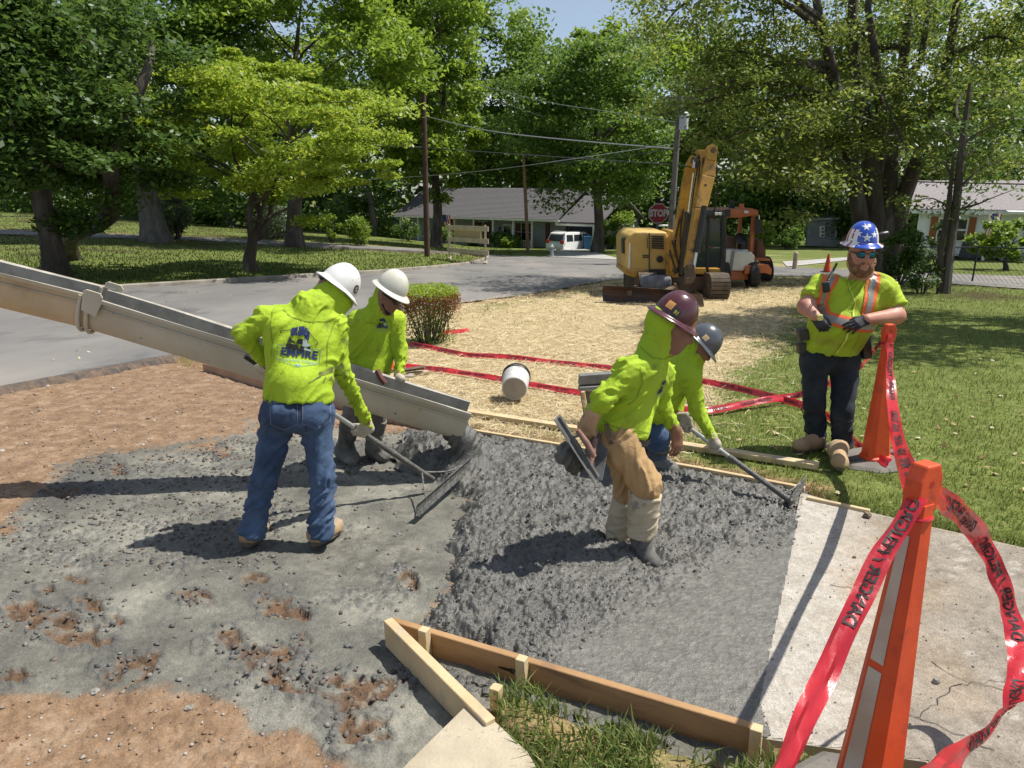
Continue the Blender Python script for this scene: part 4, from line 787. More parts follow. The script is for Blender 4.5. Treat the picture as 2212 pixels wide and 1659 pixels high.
for k in (0, 1):
    for j in (0, 1): MB().box((xa + (xb - xa) * (.26 + .48 * k), -.1, 1.14 + .62 * j), ((xb - xa) * .4, .05, .52)).build('pane', M_glass, wd)
for x in (zx6(2012), zx6(2094)): MB().box((x, -.08, 1.45), (.36, .06, 1.4)).build('shutter', pm('brown_shutter', (.26,.09,.025), rough=.6), wh_)
mb = MB()
for x in (zx6(2125), zx6(2212)): mb.box((x, -2.2, 1.2), (.14, .14, 2.4))
mb.build('porch_posts', M_white, wh_); MB().box((WL * .8, -1.2, .18), (WL * .4, 2.2, .3)).build('porch_floor', pm('porch_grey', (.2,.21,.22), rough=.8), wh_); MB().box((WL * .8, -1.2, 2.5), (WL * .42, 2.6, .12)).build('porch_roof', M_white, wh_)
p = WM @ Vector((zx6(2122), -2.3, 1.9)); fl = empty('porch_flag', p, 'long striped flag hanging at the white house porch', 'flag', world=True); MB().tube([p + Vector((.2, .1, -.2)), p + Vector((-.1, -.4, .6))], .02, 5).build('staff', M_white, fl); flagcloth(p + Vector((-.1, -.4, .55)), Vector((.5, 0, 0)), Vector((-.35, .1, -1.5)), 7, fl)
p = WM @ Vector((zx6(2100), -1.4, 0)); gr = empty('covered_grill', p, 'dark covered grill standing below the white house window', 'grill'); MB().box((0, 0, .5), (1.1, .6, 1.0), taper=.8).build('cover', pm('dark_cover', (.03,.03,.05), (.06,.06,.09), 6, .8), gr, True, .12); MB().tube([(-.6, 0, .75), (.6, 0, .75)], .03, 6).build('handle', M_blackp, gr)
# ---- grey shed
sY = 64.; sh = empty('shed', G(1790, 531), 'flat-roofed grey block shed on the sunny lawn', 'shed', world=True); M_shed = pm('grey_block', (.22,.225,.22), (.17,.175,.17), 1.5, .95, .3, 20)
ext(MB(), [(1743, 531), (1743, 477), (1838, 474), (1838, 535)], sY, sY + .3).build('front_wall', M_shed, sh); mb = MB(); a = D(1838, 535, sY); b = a + Vector((2.2, 7, 0)); t = D(1838, 474, sY); mb.add([a, b, b + (t - a), t, a - Vector((.2, 0, 0)), b - Vector((.2, 0, 0)), b + (t - a) - Vector((.2, 0, 0)), t - Vector((.2, 0, 0))], [(0, 1, 2, 3), (7, 6, 5, 4), (2, 6, 7, 3), (0, 3, 7, 4), (1, 5, 6, 2)]); mb.build('side_wall', pm('pale_block', (.42,.43,.42), rough=.9), sh)
a = D(1743, 476, sY); t = D(1840, 473, sY); mb = MB(); mb.add([a + Vector((-.1, -.2, 0)), t + Vector((.2, -.2, 0)), t + Vector((2.5, 7, .2)), a + Vector((2.2, 7, .2)), a + Vector((-.1, -.2, .16)), t + Vector((.2, -.2, .16)), t + Vector((2.5, 7, .36)), a + Vector((2.2, 7, .36))], [(0, 3, 2, 1), (4, 5, 6, 7), (0, 1, 5, 4), (1, 2, 6, 5), (2, 3, 7, 6), (3, 0, 4, 7)]); mb.build('roof', pm('shed_roof', (.33,.33,.32), rough=.9), sh)
for x in (1776, 1809):
    wd = ext(MB(), [(x - 5, 512), (x - 5, 489), (x + 5, 489), (x + 5, 512)], sY - .08, sY).build('window', M_white, sh)
    for k in range(3): ext(MB(), [(x - 1.5, 511 - k * 7.3), (x - 1.5, 505.6 - k * 7.3), (x + 3.5, 505.6 - k * 7.3), (x + 3.5, 511 - k * 7.3)], sY - .1, sY - .07).build('pane', M_glass, wd)
# ---- chain-link fences
def fence(pts, h, step, label, mat, mesh_step=.16):
    P = [Vector((p.x, p.y, T(p.x, p.y))) for p in pts]; root = empty('chain_link_fence', P[0], label, 'fence', world=True); P = densify(P, step)
    for p in P:
        p.z = T(p.x, p.y); MB().tube([p - Vector((0, 0, .2)), p + Vector((0, 0, h + .05))], .03, 7).build('post', mat, root, True)
    MB().tube([p + Vector((0, 0, h)) for p in P], .022, 6).build('top_rail', mat, root, True); mb = MB(); w = .0035
    for a, b in zip(P, P[1:]):
        L = (b - a).length; n = int((L + h) / mesh_step); d = (b - a) / L
        for s in (0, 1):
            for k in range(n):
                x0 = k * mesh_step - (h if s else 0); x1 = x0 + h; z0, z1 = 0, h
                if x0 < 0: z0 = -x0; x0 = 0
                if x1 > L: z1 = h - (x1 - L); x1 = L
                if z1 - z0 < .03 or x0 >= L: continue
                p = a + d * (L - x0 if s else x0) + Vector((0, 0, z0)); q = a + d * (L - x1 if s else x1) + Vector((0, 0, z1)); mb.add([p - Vector((w, 0, w)), p + Vector((w, 0, w)), q + Vector((w, 0, w)), q - Vector((w, 0, w))], [(0, 1, 2, 3)])
    o = mb.build('wire_mesh', mat, root); o['kind'] = 'stuff'; return root
fence([G(1930, 604), G(2100, 608), G(2290, 622)], 1.15, 3.0, 'dark chain-link fence along the lawn in front of the white house', pm('dark_fence', (.025,.03,.028), rough=.6))
fence([GT(-60, 525), GT(200, 520), GT(330, 521)], 1.3, 3.2, 'galvanised chain-link fence between the left trunks', pm('galv_fence', (.16,.17,.17), rough=.5, metal=.5), .3)
# ---- small far cone and survey stand
def small_cone(p, h, label):
    root = empty('traffic_cone', p, label, 'cone'); MB().box((0, 0, .015), (h * .5, h * .5, .03)).build('base', M_blackp, root); MB().lathe([(h * .2, .03), (h * .045, h), (h * .03, h)], 16).build('body', M_cone, root, True); MB().lathe([(h * .137, .42 * h), (h * .10, .62 * h)], 16, caps=False).build('collar', pm('cone_collar', (.62,.55,.5), rough=.4), root, True)
M_cone = pm('cone_orange', (.70,.085,.022), (.58,.065,.02), 4, .5, .25, 14, spec=.4, c3=(.42,.06,.03), sc3=9, lo3=.6, hi3=.72, c4=(.16,.06,.04), sc4=30, lo4=.69, hi4=.73)
small_cone(G(1786, 588), .75, 'small orange cone with pale collar behind the supervisor shoulder')
# ================================================================ excavator and sweeper
M_yel = pm('excavator_yellow', (.50,.27,.035), (.38,.20,.03), 1.6, .45, .1, 20, c3=(.16,.10,.045), sc3=4, lo3=.52, hi3=.70, coat=.1, c4=(.09,.07,.05), sc4=11, lo4=.62, hi4=.72)
M_yelo = pm('faded_yellow', (.58,.40,.12), (.48,.31,.08), 1.2, .5, c3=(.25,.17,.08), sc3=3, lo3=.6, hi3=.72)
M_steel = pm('dirty_steel', (.11,.085,.065), (.18,.12,.075), 4, .75, .5, 20, metal=.3); M_blade = pm('rusty_blade', (.10,.055,.038), (.06,.045,.038), 2.5, .65, .3, 14, metal=.3)
M_cyl = pm('black_steel', (.015,.015,.017), rough=.4, spec=.5); M_track = pm('muddy_track', (.07,.055,.042), (.13,.095,.065), 5, .9, .6, 18)
EY = 19.5
ex = empty('excavator', G(1450, 640), 'yellow compact excavator with raised boom and dozer blade parked on the straw', 'excavator', world=True)
def tz(Y): return -SLOPE * Y
# tracks: right one along the depth, left one too
def track(xc, Y0, Y1, w, h, tag_):
    r = h / 2; path = []; n = 10
    for k in range(n + 1): a = R(90 + 180 * k / n); path.append((Y0 + r + r * math.cos(a), r + r * math.sin(a)))
    for k in range(n + 1): a = R(270 + 180 * k / n); path.append((Y1 - r + r * math.cos(a), r + r * math.sin(a)))
    m = len(path); V = []
    for s in (-1, 1):
        for (y, z) in path: V.append((xc + s * w / 2, y, z + tz(y)))
    Fs = [(i, (i + 1) % m, m + (i + 1) % m, m + i) for i in range(m)] + [tuple(range(m)), tuple(range(2 * m - 1, m - 1, -1))]
    t = mesh_py('track', V, Fs, M_track, ex)
    dpath = [Vector((0, y, z)) for y, z in path] + [Vector((0, *path[0]))]; dpath = densify(dpath, .14)
    for i, p in enumerate(dpath[:-1]):
        q = dpath[i + 1]; d = (q - p).normalized(); nrm = Vector((0, -d.z, d.y)); c = p - nrm * .02
        MB().beam(Vector((xc - w / 2 - .02, c.y, c.z + tz(c.y))), Vector((xc + w / 2 + .02, c.y, c.z + tz(c.y))), .085, .05, up=nrm).build('track_pad', M_track, t)
    for k in range(5): MB().lathe([(.12, -.06), (.14, 0), (.12, .06)], 12, M=Matrix.Translation((xc + w / 2 + .03, Y0 + .5 + k * (Y1 - Y0 - 1) / 4, .2 + tz(Y0 + .5 + k * .45))) @ Matrix.Rotation(R(90), 4, 'Y')).build('roller', M_steel, t, True)
xr = D(1530, 600, EY).x; xl = D(1392, 600, EY).x
track(xr - .05, 18.1, 20.9, .45, .62, 'r'); track(xl - .05, 18.6, 21.2, .45, .62, 'l')
MB().box(((xr + xl) / 2, 19.8, .4 + tz(19.8)), (1.5, 1.6, .4)).build('undercarriage', M_steel, ex, bevel=.04)
MB().lathe([(.55, .55), (.55, .75)], 20, M=Matrix.Translation(((xr + xl) / 2, 19.8, tz(19.8)))).build('slew_ring', M_cyl, ex)
# blade
mb = MB(); bl_ = [(1303, 651), (1303, 616), (1482, 628), (1482, 660)]
f = [D(x, y, 17.5 if x < 1400 else 17.2) for x, y in bl_]; V = []
for k in range(7):
    t = k / 6; off = Vector((0, .16 * math.sin(math.pi * t) - .02, 0)); V += [f[0].lerp(f[1], t) + off, f[3].lerp(f[2], t) + off]
nv = len(V); V += [v + Vector((0, .06, 0)) for v in V]; Fs = []
for k in range(6): Fs += [(2*k, 2*k+1, 2*k+3, 2*k+2), (nv+2*k+2, nv+2*k+3, nv+2*k+1, nv+2*k), (2*k, 2*k+2, nv+2*k+2, nv+2*k), (2*k+1, nv+2*k+1, nv+2*k+3, 2*k+3)]
Fs += [(0, nv, nv+1, 1), (2*6, 2*6+1, nv+2*6+1, nv+2*6)]
mesh_py('dozer_blade', V, Fs, M_blade, ex)
for x in (1360, 1440): MB().beam(D(x, 632, 17.5), D(x + 25, 618, 19.2), .12, .16).build('blade_arm', M_steel, ex)
# upper body (engine side, viewer's left)
ext(MB(), [(1353, 583), (1352, 520), (1358, 508), (1372, 500), (1440, 501), (1446, 520), (1446, 590), (1372, 589)], 19.0, 20.9).build('engine_cover', M_yelo, ex, True, .06, 3)
ext(MB(), [(1352, 594), (1355, 580), (1445, 586), (1446, 600), (1372, 600)], 18.96, 20.9).build('lower_rim', M_yel, ex, True, .03)
ext(MB(), [(1438, 600), (1440, 520), (1452, 500), (1466, 500), (1466, 600)], 18.9, 20.2).build('boom_mount', M_yel, ex, True, .03)
ext(MB(), [(1402, 588), (1402, 503), (1403.5, 503), (1403.5, 588)], 18.96, 19.0).build('door_seam', M_cyl, ex); mb = MB().tube([D(1398, 514, 18.95), D(1398, 514, 18.88), D(1399, 536, 18.88), D(1399, 536, 18.95)], .012, 6); mb.build('door_handle', M_cyl, ex)
ext(MB(), [(1357, 580), (1359, 526), (1362, 526), (1361, 580)], 18.96, 19.02).build('reflector_strip', M_white, ex)
ext(MB(), [(1404, 598), (1404, 582), (1437, 582), (1437, 600)], 18.93, 19.0).build('service_recess', M_cyl, ex)
MB().lathe([(.09, 0), (.09, .04), (.05, .05)], 12, M=Matrix.Translation(D(1425, 560, 18.97)) @ Matrix.Rotation(R(90), 4, 'X')).build('filler_cap', M_cyl, ex)
ext(MB(), [(1345, 548), (1345, 516), (1352, 512), (1354, 548)], 19.2, 19.5).build('mirror', M_cyl, ex, False, .02)
for y in (553, 557): ext(MB(), [(1388, y), (1388, y - 2), (1401, y - 2), (1401, y)], 18.97, 18.99).build('decal', M_cyl, ex)
# cab (viewer's right): frame and panes
cabx = [(1486, 592), (1492, 462), (1500, 452), (1560, 456), (1566, 466), (1558, 592)]
for (a, b, w) in (((1489, 590), (1494, 458), .12), ((1559, 590), (1563, 462), .1), ((1527, 590), (1530, 460), .06)): MB().beam(D(*a, 18.9), D(*b, 18.9), w, .1, up=(0, 1, 0)).build('cab_pillar', M_cyl, ex)
for (a, b, w) in (((1489, 590), (1494, 458), .1), ((1559, 590), (1563, 462), .1)): MB().beam(D(*a, 18.9) + Vector((0, 1.6, 0)), D(*b, 18.9) + Vector((0, 1.6, 0)), w, .1, up=(0, 1, 0)).build('cab_pillar', M_cyl, ex)
ext(MB(), [(1488, 468), (1495, 453), (1556, 453), (1566, 460), (1566, 472), (1488, 472)], 18.75, 20.7).build('cab_roof', M_cyl, ex, True, .04)
ext(MB(), [(1487, 598), (1487, 545), (1560, 545), (1558, 598)], 19.3, 20.6).build('cab_rear', M_cyl, ex); ext(MB(), [(1487, 592), (1488, 580), (1560, 582), (1558, 594)], 18.85, 20.6).build('cab_sill', M_yel, ex, False, .02)
M_pane = pm('tinted_pane', (.03,.04,.045), rough=.05, spec=.8)
for x0, x1 in ((1494, 1526), (1531, 1557)):
    ext(MB(), [(x0, 578), (x0 + 1, 536), (x1 + .5, 536), (x1, 578)], 18.88, 18.9).build('lower_pane', M_pane, ex); ext(MB(), [(x0 + 1, 533), (x0 + 3, 474), (x1 + 2, 474), (x1 + .5, 533)], 18.88, 18.9).build('upper_pane', M_pane, ex)
ext(MB(), [(1500, 560), (1503, 520), (1520, 518), (1524, 560)], 19.2, 19.6).build('seat', M_dark, ex, True, .08)
MB().tube([D(1482, 600, 18.8), D(1478, 590, 18.7), D(1474, 560, 18.8)], .02, 6).build('hose', M_cyl, ex)
# boom, stick, cylinders, bucket
def bar(name, pts, w, hs, mat, up=(0, 1, 0), bev=.02):
    mb = MB()
    for (a, b), h0, h1 in zip(zip(pts, pts[1:]), hs, hs[1:]):
        d = (b - a).normalized(); sx = d.cross(Vector((0, 1, 0))).normalized(); u = Vector((0, w / 2, 0))
        mb.hull8([a - sx * h0 / 2 - u, a + sx * h0 / 2 - u, b + sx * h1 / 2 - u, b - sx * h1 / 2 - u, a - sx * h0 / 2 + u, a + sx * h0 / 2 + u, b + sx * h1 / 2 + u, b - sx * h1 / 2 + u])
    return mb.build(name, mat, ex, False, bev)
bm_ = [D(1456, 588, 18.8), D(1466, 520, 18.7), D(1483, 430, 18.3), D(1496, 362, 18.0), D(1508, 340, 17.8), D(1540, 332, 17.6)]
bar('boom', bm_, .28, [.28, .33, .33, .35, .34, .16], M_yel)
st_ = [D(1537, 320, 17.45), D(1528, 380, 17.3), D(1512, 450, 17.1), D(1495, 540, 16.95), D(1487, 580, 16.9)]
bar('stick', st_, .24, [.22, .31, .29, .24, .19], M_yel)
for s in (-1, 1): ext(MB(), [(1529, 345), (1527, 318), (1533, 313), (1545, 313), (1551, 320), (1548, 347)], 17.4 + s * .14 - .025, 17.4 + s * .14 + .025).build('stick_fork', M_yel, ex, False, .01)
def cyl(name, a, b, r0, r1, f, par=ex):
    a = Vector(a); b = Vector(b); m = a.lerp(b, f); o = MB().tube([a, m], r0, 12).build(name, M_cyl, par, True); MB().tube([m, b], r1, 10).build('rod', M_chrome, o, True); MB().tube([m - (b - a).normalized() * .06, m], r0 * 1.2, 12).build('gland', M_cyl, o, True); return o
cyl('boom_cylinder', D(1470, 590, 18.45), D(1499, 372, 17.75), .085, .045, .62)
cyl('stick_cylinder', D(1503, 345, 17.75), D(1536, 318, 17.6), .06, .035, .6)
cyl('bucket_cylinder', D(1522, 445, 16.9), D(1497, 588, 16.75), .07, .04, .7)
for pts in ([(1510, 345), (1500, 400), (1492, 460), (1478, 540)], [(1512, 348), (1506, 420), (1508, 440), (1512, 430)], [(1546, 350), (1550, 400), (1546, 440), (1538, 470)], [(1520, 340), (1512, 400), (1504, 450), (1509, 465), (1516, 460)]):
    MB().tube(smoothline([D(x, y, 17.35 + .1 * k) for k, (x, y) in enumerate(pts)], 6), .018, 6).build('hose', M_cyl, ex, True)
ext(MB(), [(1493, 350), (1497, 338), (1508, 352), (1505, 365)], 17.55, 17.62).build('emblem_plate', pm('decal_dark', (.03,.03,.03), rough=.4), ex); ext(MB(), [(1496.5, 362), (1497.5, 345), (1502, 350), (1501, 363)], 17.52, 17.56).build('emblem', M_white, ex)
for k in range(6): ext(MB(), [(1408, 512 + 5 * k), (1408, 509 + 5 * k), (1434, 510 + 5 * k), (1434, 513 + 5 * k)], 18.95, 18.99).build('vent_slat', M_cyl, ex)
for pts in ([(1452, 520), (1460, 548), (1466, 575), (1458, 592)], [(1447, 540), (1452, 560), (1462, 585), (1474, 592)], [(1470, 470), (1462, 500), (1458, 530), (1463, 556)], [(1478, 440), (1472, 480), (1470, 520), (1474, 560)]): MB().tube(smoothline([D(x, y, 18.25 + .08 * k) for k, (x, y) in enumerate(pts)], 6), .026, 7).build('hose', M_cyl, ex, True)
MB().tube(smoothline([D(1564, 470, 18.7), D(1568, 520, 18.65), D(1566, 570, 18.7)], 6), .016, 6).build('grab_rail', M_cyl, ex, True)
for x in (1500, 1512, 1545, 1553): ext(MB(), [(x, 465), (x, 459), (x + 6, 459), (x + 6, 465)], 18.68, 18.75).build('work_lamp', M_white if x > 1540 else M_cyl, ex, False, .01)
for (x, y) in ((1458, 515), (1470, 470), (1480, 420), (1524, 400), (1516, 440), (1502, 520)): MB().lathe([(.03, -.02), (.03, .02)], 8, M=Matrix.Translation(D(x, y, 17.05 if x > 1500 else 18.15)) @ Matrix.Rotation(R(90), 4, 'X')).build('grease_point', M_steel, ex, True)
# linkage and bucket
bk = [(1468, 660), (1462, 625), (1470, 598), (1484, 590), (1500, 592), (1506, 600), (1500, 620), (1508, 655), (1500, 672), (1480, 668)]
for Yk in (16.6, 17.15): ext(MB(), [(1478, 615), (1480, 575), (1490, 566), (1500, 572), (1503, 600), (1496, 612)], Yk, Yk + .05).build('link', M_steel, ex, False, .01)
mb = MB(); V = []; prof_ = [(1463, 628), (1458, 655), (1466, 676), (1485, 682), (1503, 674), (1512, 655), (1508, 630)]
for Yk in (16.45, 17.25): V += [D(x, y, 16.85) + Vector((0, Yk - 16.85, 0)) for x, y in prof_]
n = len(prof_); mb.add(V, [(i, i + 1, n + i + 1, n + i) for i in range(n - 1)] + [tuple(range(n)), tuple(range(2 * n - 1, n - 1, -1))]); bkt = mb.build('bucket', M_steel, ex, False, .01)
for k in range(4): MB().beam(D(1463, 630, 16.55 + k * .2), D(1458, 612, 16.5 + k * .2), .06, .03).build('tooth', M_steel, bkt)
for (x, y, Y) in ((1540, 325, 17.25), (1490, 575, 16.55), (1487, 605, 16.5), (1458, 585, 18.6), (1503, 345, 17.55)): MB().lathe([(.06, -.03), (.06, .03)], 12, M=Matrix.Translation(D(x, y, Y)) @ Matrix.Rotation(R(90), 4, 'X')).build('pin', M_steel, ex, True)
MB().box((D(1415, 598, 18.7).x, 18.7, .42 + tz(18.7)), (.8, .5, .35)).build('chain_bag', pm('grey_sheet', (.2,.21,.22), (.12,.12,.13), 6, .8, .6, 12), ex, True, .12, 3)
# ---- orange sweeper behind
M_or = pm('machine_orange', (.50,.14,.04), (.40,.105,.03), 2, .5, coat=.1)
sw = empty('road_sweeper', G(1610, 622), 'orange road sweeper with open cab and white water tank behind the excavator', 'sweeper', world=True); SY = 22.5
ext(MB(), [(1545, 600), (1545, 584), (1600, 585), (1640, 586), (1640, 604), (1560, 606)], SY - .6, SY + 2.4).build('chassis', M_or, sw, False, .03)
tkn = ext(MB(), [(1556, 584), (1556, 545), (1566, 541), (1622, 544), (1632, 552), (1630, 570), (1606, 586)], SY - .7, SY + .5).build('water_tank', pm('tank_white', (.66,.65,.60), (.55,.54,.48), 2, .4), sw, True, .07, 4)
ext(MB(), [(1574, 585), (1582, 542), (1588, 542), (1581, 585)], SY - .73, SY - .70).build('strap', pm('strap_grey', (.2,.21,.21), rough=.8), tkn); MB().lathe([(.12, 0), (.12, .05), (.06, .07)], 14, M=Matrix.Translation(D(1608, 544, SY - .2))).build('cap', M_white, tkn, True)
for (a, b, Yq) in (((1560, 545), (1563, 458), SY), ((1622, 548), (1628, 458), SY), ((1560, 545), (1563, 458), SY + 1.3), ((1622, 548), (1628, 458), SY + 1.3)): MB().beam(D(*a, SY) + Vector((0, Yq - SY, 0)), D(*b, SY) + Vector((0, Yq - SY, 0)), .1, .1, up=(0, 1, 0)).build('cab_post', M_or, sw)
ext(MB(), [(1558, 470), (1560, 452), (1625, 450), (1638, 454), (1640, 464), (1600, 470)], SY - .25, SY + 1.5).build('cab_roof', M_or, sw, True, .04)
ext(MB(), [(1558, 468), (1558, 455), (1578, 452), (1578, 468)], SY - .3, SY - .2).build('roof_front', M_cyl, sw)
for x in (1552, 1612): ext(MB(), [(x - 4, 461), (x - 4, 455), (x + 5, 455), (x + 5, 461)], SY - .34, SY - .26).build('work_lamp', M_white, sw, False, .01)
MB().lathe([(.1, 0), (.1, .08), (.06, .12), (.06, .2), (.1, .2), (.1, .26)], 12, M=Matrix.Translation(D(1580, 452, SY + .4))).build('exhaust', M_cyl, sw, True); MB().lathe([(.09, 0), (.08, .12), (.03, .15)], 12, M=Matrix.Translation(D(1601, 450, SY + .3))).build('beacon', pm('amber', (.6,.12,.01), rough=.25), sw, True)
ext(MB(), [(1631, 505), (1632, 474), (1648, 474), (1647, 506)], SY - .3, SY - .2).build('mirror', M_cyl, sw, False, .03); MB().tube([D(1626, 462, SY), D(1640, 466, SY - .25), D(1640, 474, SY - .25)], .02, 6).build('mirror_arm', M_chrome, sw, True)
ext(MB(), [(1566, 545), (1566, 510), (1590, 512), (1592, 545)], SY + .3, SY + .8).build('seat', pm('tan_seat', (.14,.08,.04), rough=.8), sw, True, .06); ext(MB(), [(1598, 548), (1602, 520), (1612, 518), (1616, 548)], SY + .1, SY + .5).build('console', M_cyl, sw, True, .03)
MB().lathe([(.17, -.012), (.19, 0), (.17, .012)], 18, M=Matrix.Translation(D(1600, 515, SY + .1)) @ Matrix.Rotation(R(60), 4, 'X')).build('steering_wheel', M_cyl, sw, True)
ext(MB(), [(1608, 592), (1612, 575), (1635, 571), (1660, 572), (1668, 582), (1666, 594), (1654, 590), (1636, 590)], SY - .8, SY + 2.2).build('mudguard', M_or, sw, False, .02)
ext(MB(), [(1634, 560), (1636, 520), (1646, 515), (1655, 540), (1655, 562)], SY + .6, SY + 1.6).build('rear_hood', pm('rust_orange', (.22,.09,.05), (.15,.08,.05), 3, .8), sw, True, .05); ext(MB(), [(1632, 563), (1632, 559), (1664, 560), (1664, 564)], SY - .2, SY + .8).build('step', M_or, sw)
for k, (x, y, Yw) in enumerate(((1622, 609, SY - .5), (1652, 601, SY + 2.0), (1560, 609, SY - .5))):
    c = D(x, y, Yw); c.z = T(c.x, Yw) + .42; wh = MB().lathe([(.24, -.15), (.40, -.14), (.43, -.07), (.43, .07), (.40, .14), (.24, .15)], 20, M=Matrix.Translation(c) @ Matrix.Rotation(R(82), 4, 'Y')).build('wheel', pm('rubber', (.02,.02,.02)), sw, True)
    MB().lathe([(.03, .1), (.16, .08), (.24, .15), (.25, .13)], 16, M=Matrix.Translation(c) @ Matrix.Rotation(R(82), 4, 'Y'), caps=False).build('rim', M_or, wh, True)
# ================================================================ people: smooth-union bodies meshed with surface nets
def cone(a, b, ra, rb, k=.03, ca=False, cb=False, sub=False): return ('c', np.array(a, float), np.array(b, float), ra, rb, k, ca, cb, sub)
def ell(c, r, Rm=None, k=.03, sub=False): return ('e', np.array(c, float), np.array(r, float), np.array(Rm if Rm is not None else np.eye(3), float), k, sub)
def sdf_grid(prims, vox):
    los, his = [], []
    for p in prims:
        if p[-1]: continue
        if p[0] == 'c': r = max(p[3], p[4]); los.append(np.minimum(p[1], p[2]) - r); his.append(np.maximum(p[1], p[2]) + r)
        else: r = max(p[2]); los.append(p[1] - r); his.append(p[1] + r)
    lo = np.min(los, 0) - 4 * vox; hi = np.max(his, 0) + 4 * vox; n = np.ceil((hi - lo) / vox).astype(int) + 1
    Dg = np.full(n, .3, np.float32); ax = [lo[i] + vox * np.arange(n[i]) for i in range(3)]
    for p in prims:
        k = p[5] if p[0] == 'c' else p[4]; m = k + 5 * vox
        if p[0] == 'c': r = max(p[3], p[4]); l = np.minimum(p[1], p[2]) - r - m; h = np.maximum(p[1], p[2]) + r + m
        else: r = max(p[2]); l = p[1] - r - m; h = p[1] + r + m
        s = [slice(max(0, int((l[i] - lo[i]) / vox)), min(n[i], int((h[i] - lo[i]) / vox) + 2)) for i in range(3)]
        if any(q.stop <= q.start for q in s): continue
        X = ax[0][s[0]][:, None, None]; Y = ax[1][s[1]][None, :, None]; Z = ax[2][s[2]][None, None, :]
        if p[0] == 'c':
            a, b = p[1], p[2]; d = b - a; L2 = max(d @ d, 1e-9); t0 = ((X - a[0]) * d[0] + (Y - a[1]) * d[1] + (Z - a[2]) * d[2]) / L2; t = np.clip(t0, 0, 1)
            q = np.sqrt((X - a[0] - t * d[0]) ** 2 + (Y - a[1] - t * d[1]) ** 2 + (Z - a[2] - t * d[2]) ** 2) - (p[3] + (p[4] - p[3]) * t); L = math.sqrt(L2)
            if p[6]: q = np.maximum(q, -t0 * L)
            if p[7]: q = np.maximum(q, (t0 - 1) * L)
        else:
            c, r_, M = p[1], p[2], p[3]; x, y, z = X - c[0], Y - c[1], Z - c[2]
            u = [(M[0, i] * x + M[1, i] * y + M[2, i] * z) / r_[i] for i in range(3)]; g = np.sqrt(u[0] ** 2 + u[1] ** 2 + u[2] ** 2); g2 = np.sqrt((u[0] / r_[0]) ** 2 + (u[1] / r_[1]) ** 2 + (u[2] / r_[2]) ** 2); q = g * (g - 1) / np.maximum(g2, 1e-6)
        o = Dg[s[0], s[1], s[2]]
        if p[-1]:
            q = -q; h_ = np.maximum(k - np.abs(o - q), 0) / k; Dg[s[0], s[1], s[2]] = np.maximum(o, q) + h_ * h_ * k * .25
        else:
            h_ = np.maximum(k - np.abs(o - q), 0) / k; Dg[s[0], s[1], s[2]] = np.minimum(o, q) - h_ * h_ * k * .25
    return Dg, lo
def surf(prims, vox, inset=0.0):
    Dg, lo = sdf_grid(prims, vox); Dg = Dg + np.float32(inset); nx, ny, nz = Dg.shape; S = Dg < 0
    c = S[:-1, :-1, :-1].astype(np.int8)
    tot = sum(S[i:nx - 1 + i, j:ny - 1 + j, k:nz - 1 + k].astype(np.int8) for i in (0, 1) for j in (0, 1) for k in (0, 1))
    act = (tot > 0) & (tot < 8); I, J, K = np.nonzero(act); vid = np.full(act.shape, -1, np.int32); vid[I, J, K] = np.arange(len(I))
    acc = np.zeros((len(I), 3)); cnt = np.zeros(len(I)); cor = {(i, j, k): Dg[I + i, J + j, K + k] for i in (0, 1) for j in (0, 1) for k in (0, 1)}
    for (i, j, k) in cor:
        for ax in range(3):
            e = [i, j, k]
            if e[ax]: continue
            e[ax] = 1; a = cor[(i, j, k)]; b = cor[tuple(e)]; m = (a < 0) != (b < 0); t = np.where(m, a / np.where(m, a - b, 1), 0)
            o = np.array([i, j, k], float)[None] + t[:, None] * np.eye(3)[ax][None]; acc += np.where(m[:, None], o, 0); cnt += m
    V = lo + vox * (np.stack([I, J, K], 1) + acc / np.maximum(cnt, 1)[:, None]); Q = []
    for ax in range(3):
        sl0 = [slice(1, -1)] * 3; sl1 = [slice(1, -1)] * 3; sl0[ax] = slice(0, -1); sl1[ax] = slice(1, None); a = S[tuple(sl0)]; b = S[tuple(sl1)]; e = np.argwhere(a != b)
        if not len(e): continue
        fl = a[e[:, 0], e[:, 1], e[:, 2]]; e = e.copy(); b_, c_ = [q for q in range(3) if q != ax]; e[:, b_] += 1; e[:, c_] += 1
        def cell(db, dc): f = e.copy(); f[:, b_] -= db; f[:, c_] -= dc; return vid[f[:, 0], f[:, 1], f[:, 2]]
        q = np.stack([cell(1, 1), cell(0, 1), cell(0, 0), cell(1, 0)], 1)
        if ax == 1: fl = ~fl
        q[~fl] = q[~fl][:, ::-1]; Q.append(q)
    Q = np.concatenate(Q); Q = Q[(Q >= 0).all(1)]; return V, Q
def vnorm(V, Q):
    n = np.cross(V[Q[:, 2]] - V[Q[:, 0]], V[Q[:, 3]] - V[Q[:, 1]]); N = np.zeros_like(V)
    for i in range(4):
        for k in range(3): N[:, k] += np.bincount(Q[:, i], n[:, k], len(V))
    return N / np.maximum(np.linalg.norm(N, axis=1), 1e-12)[:, None]
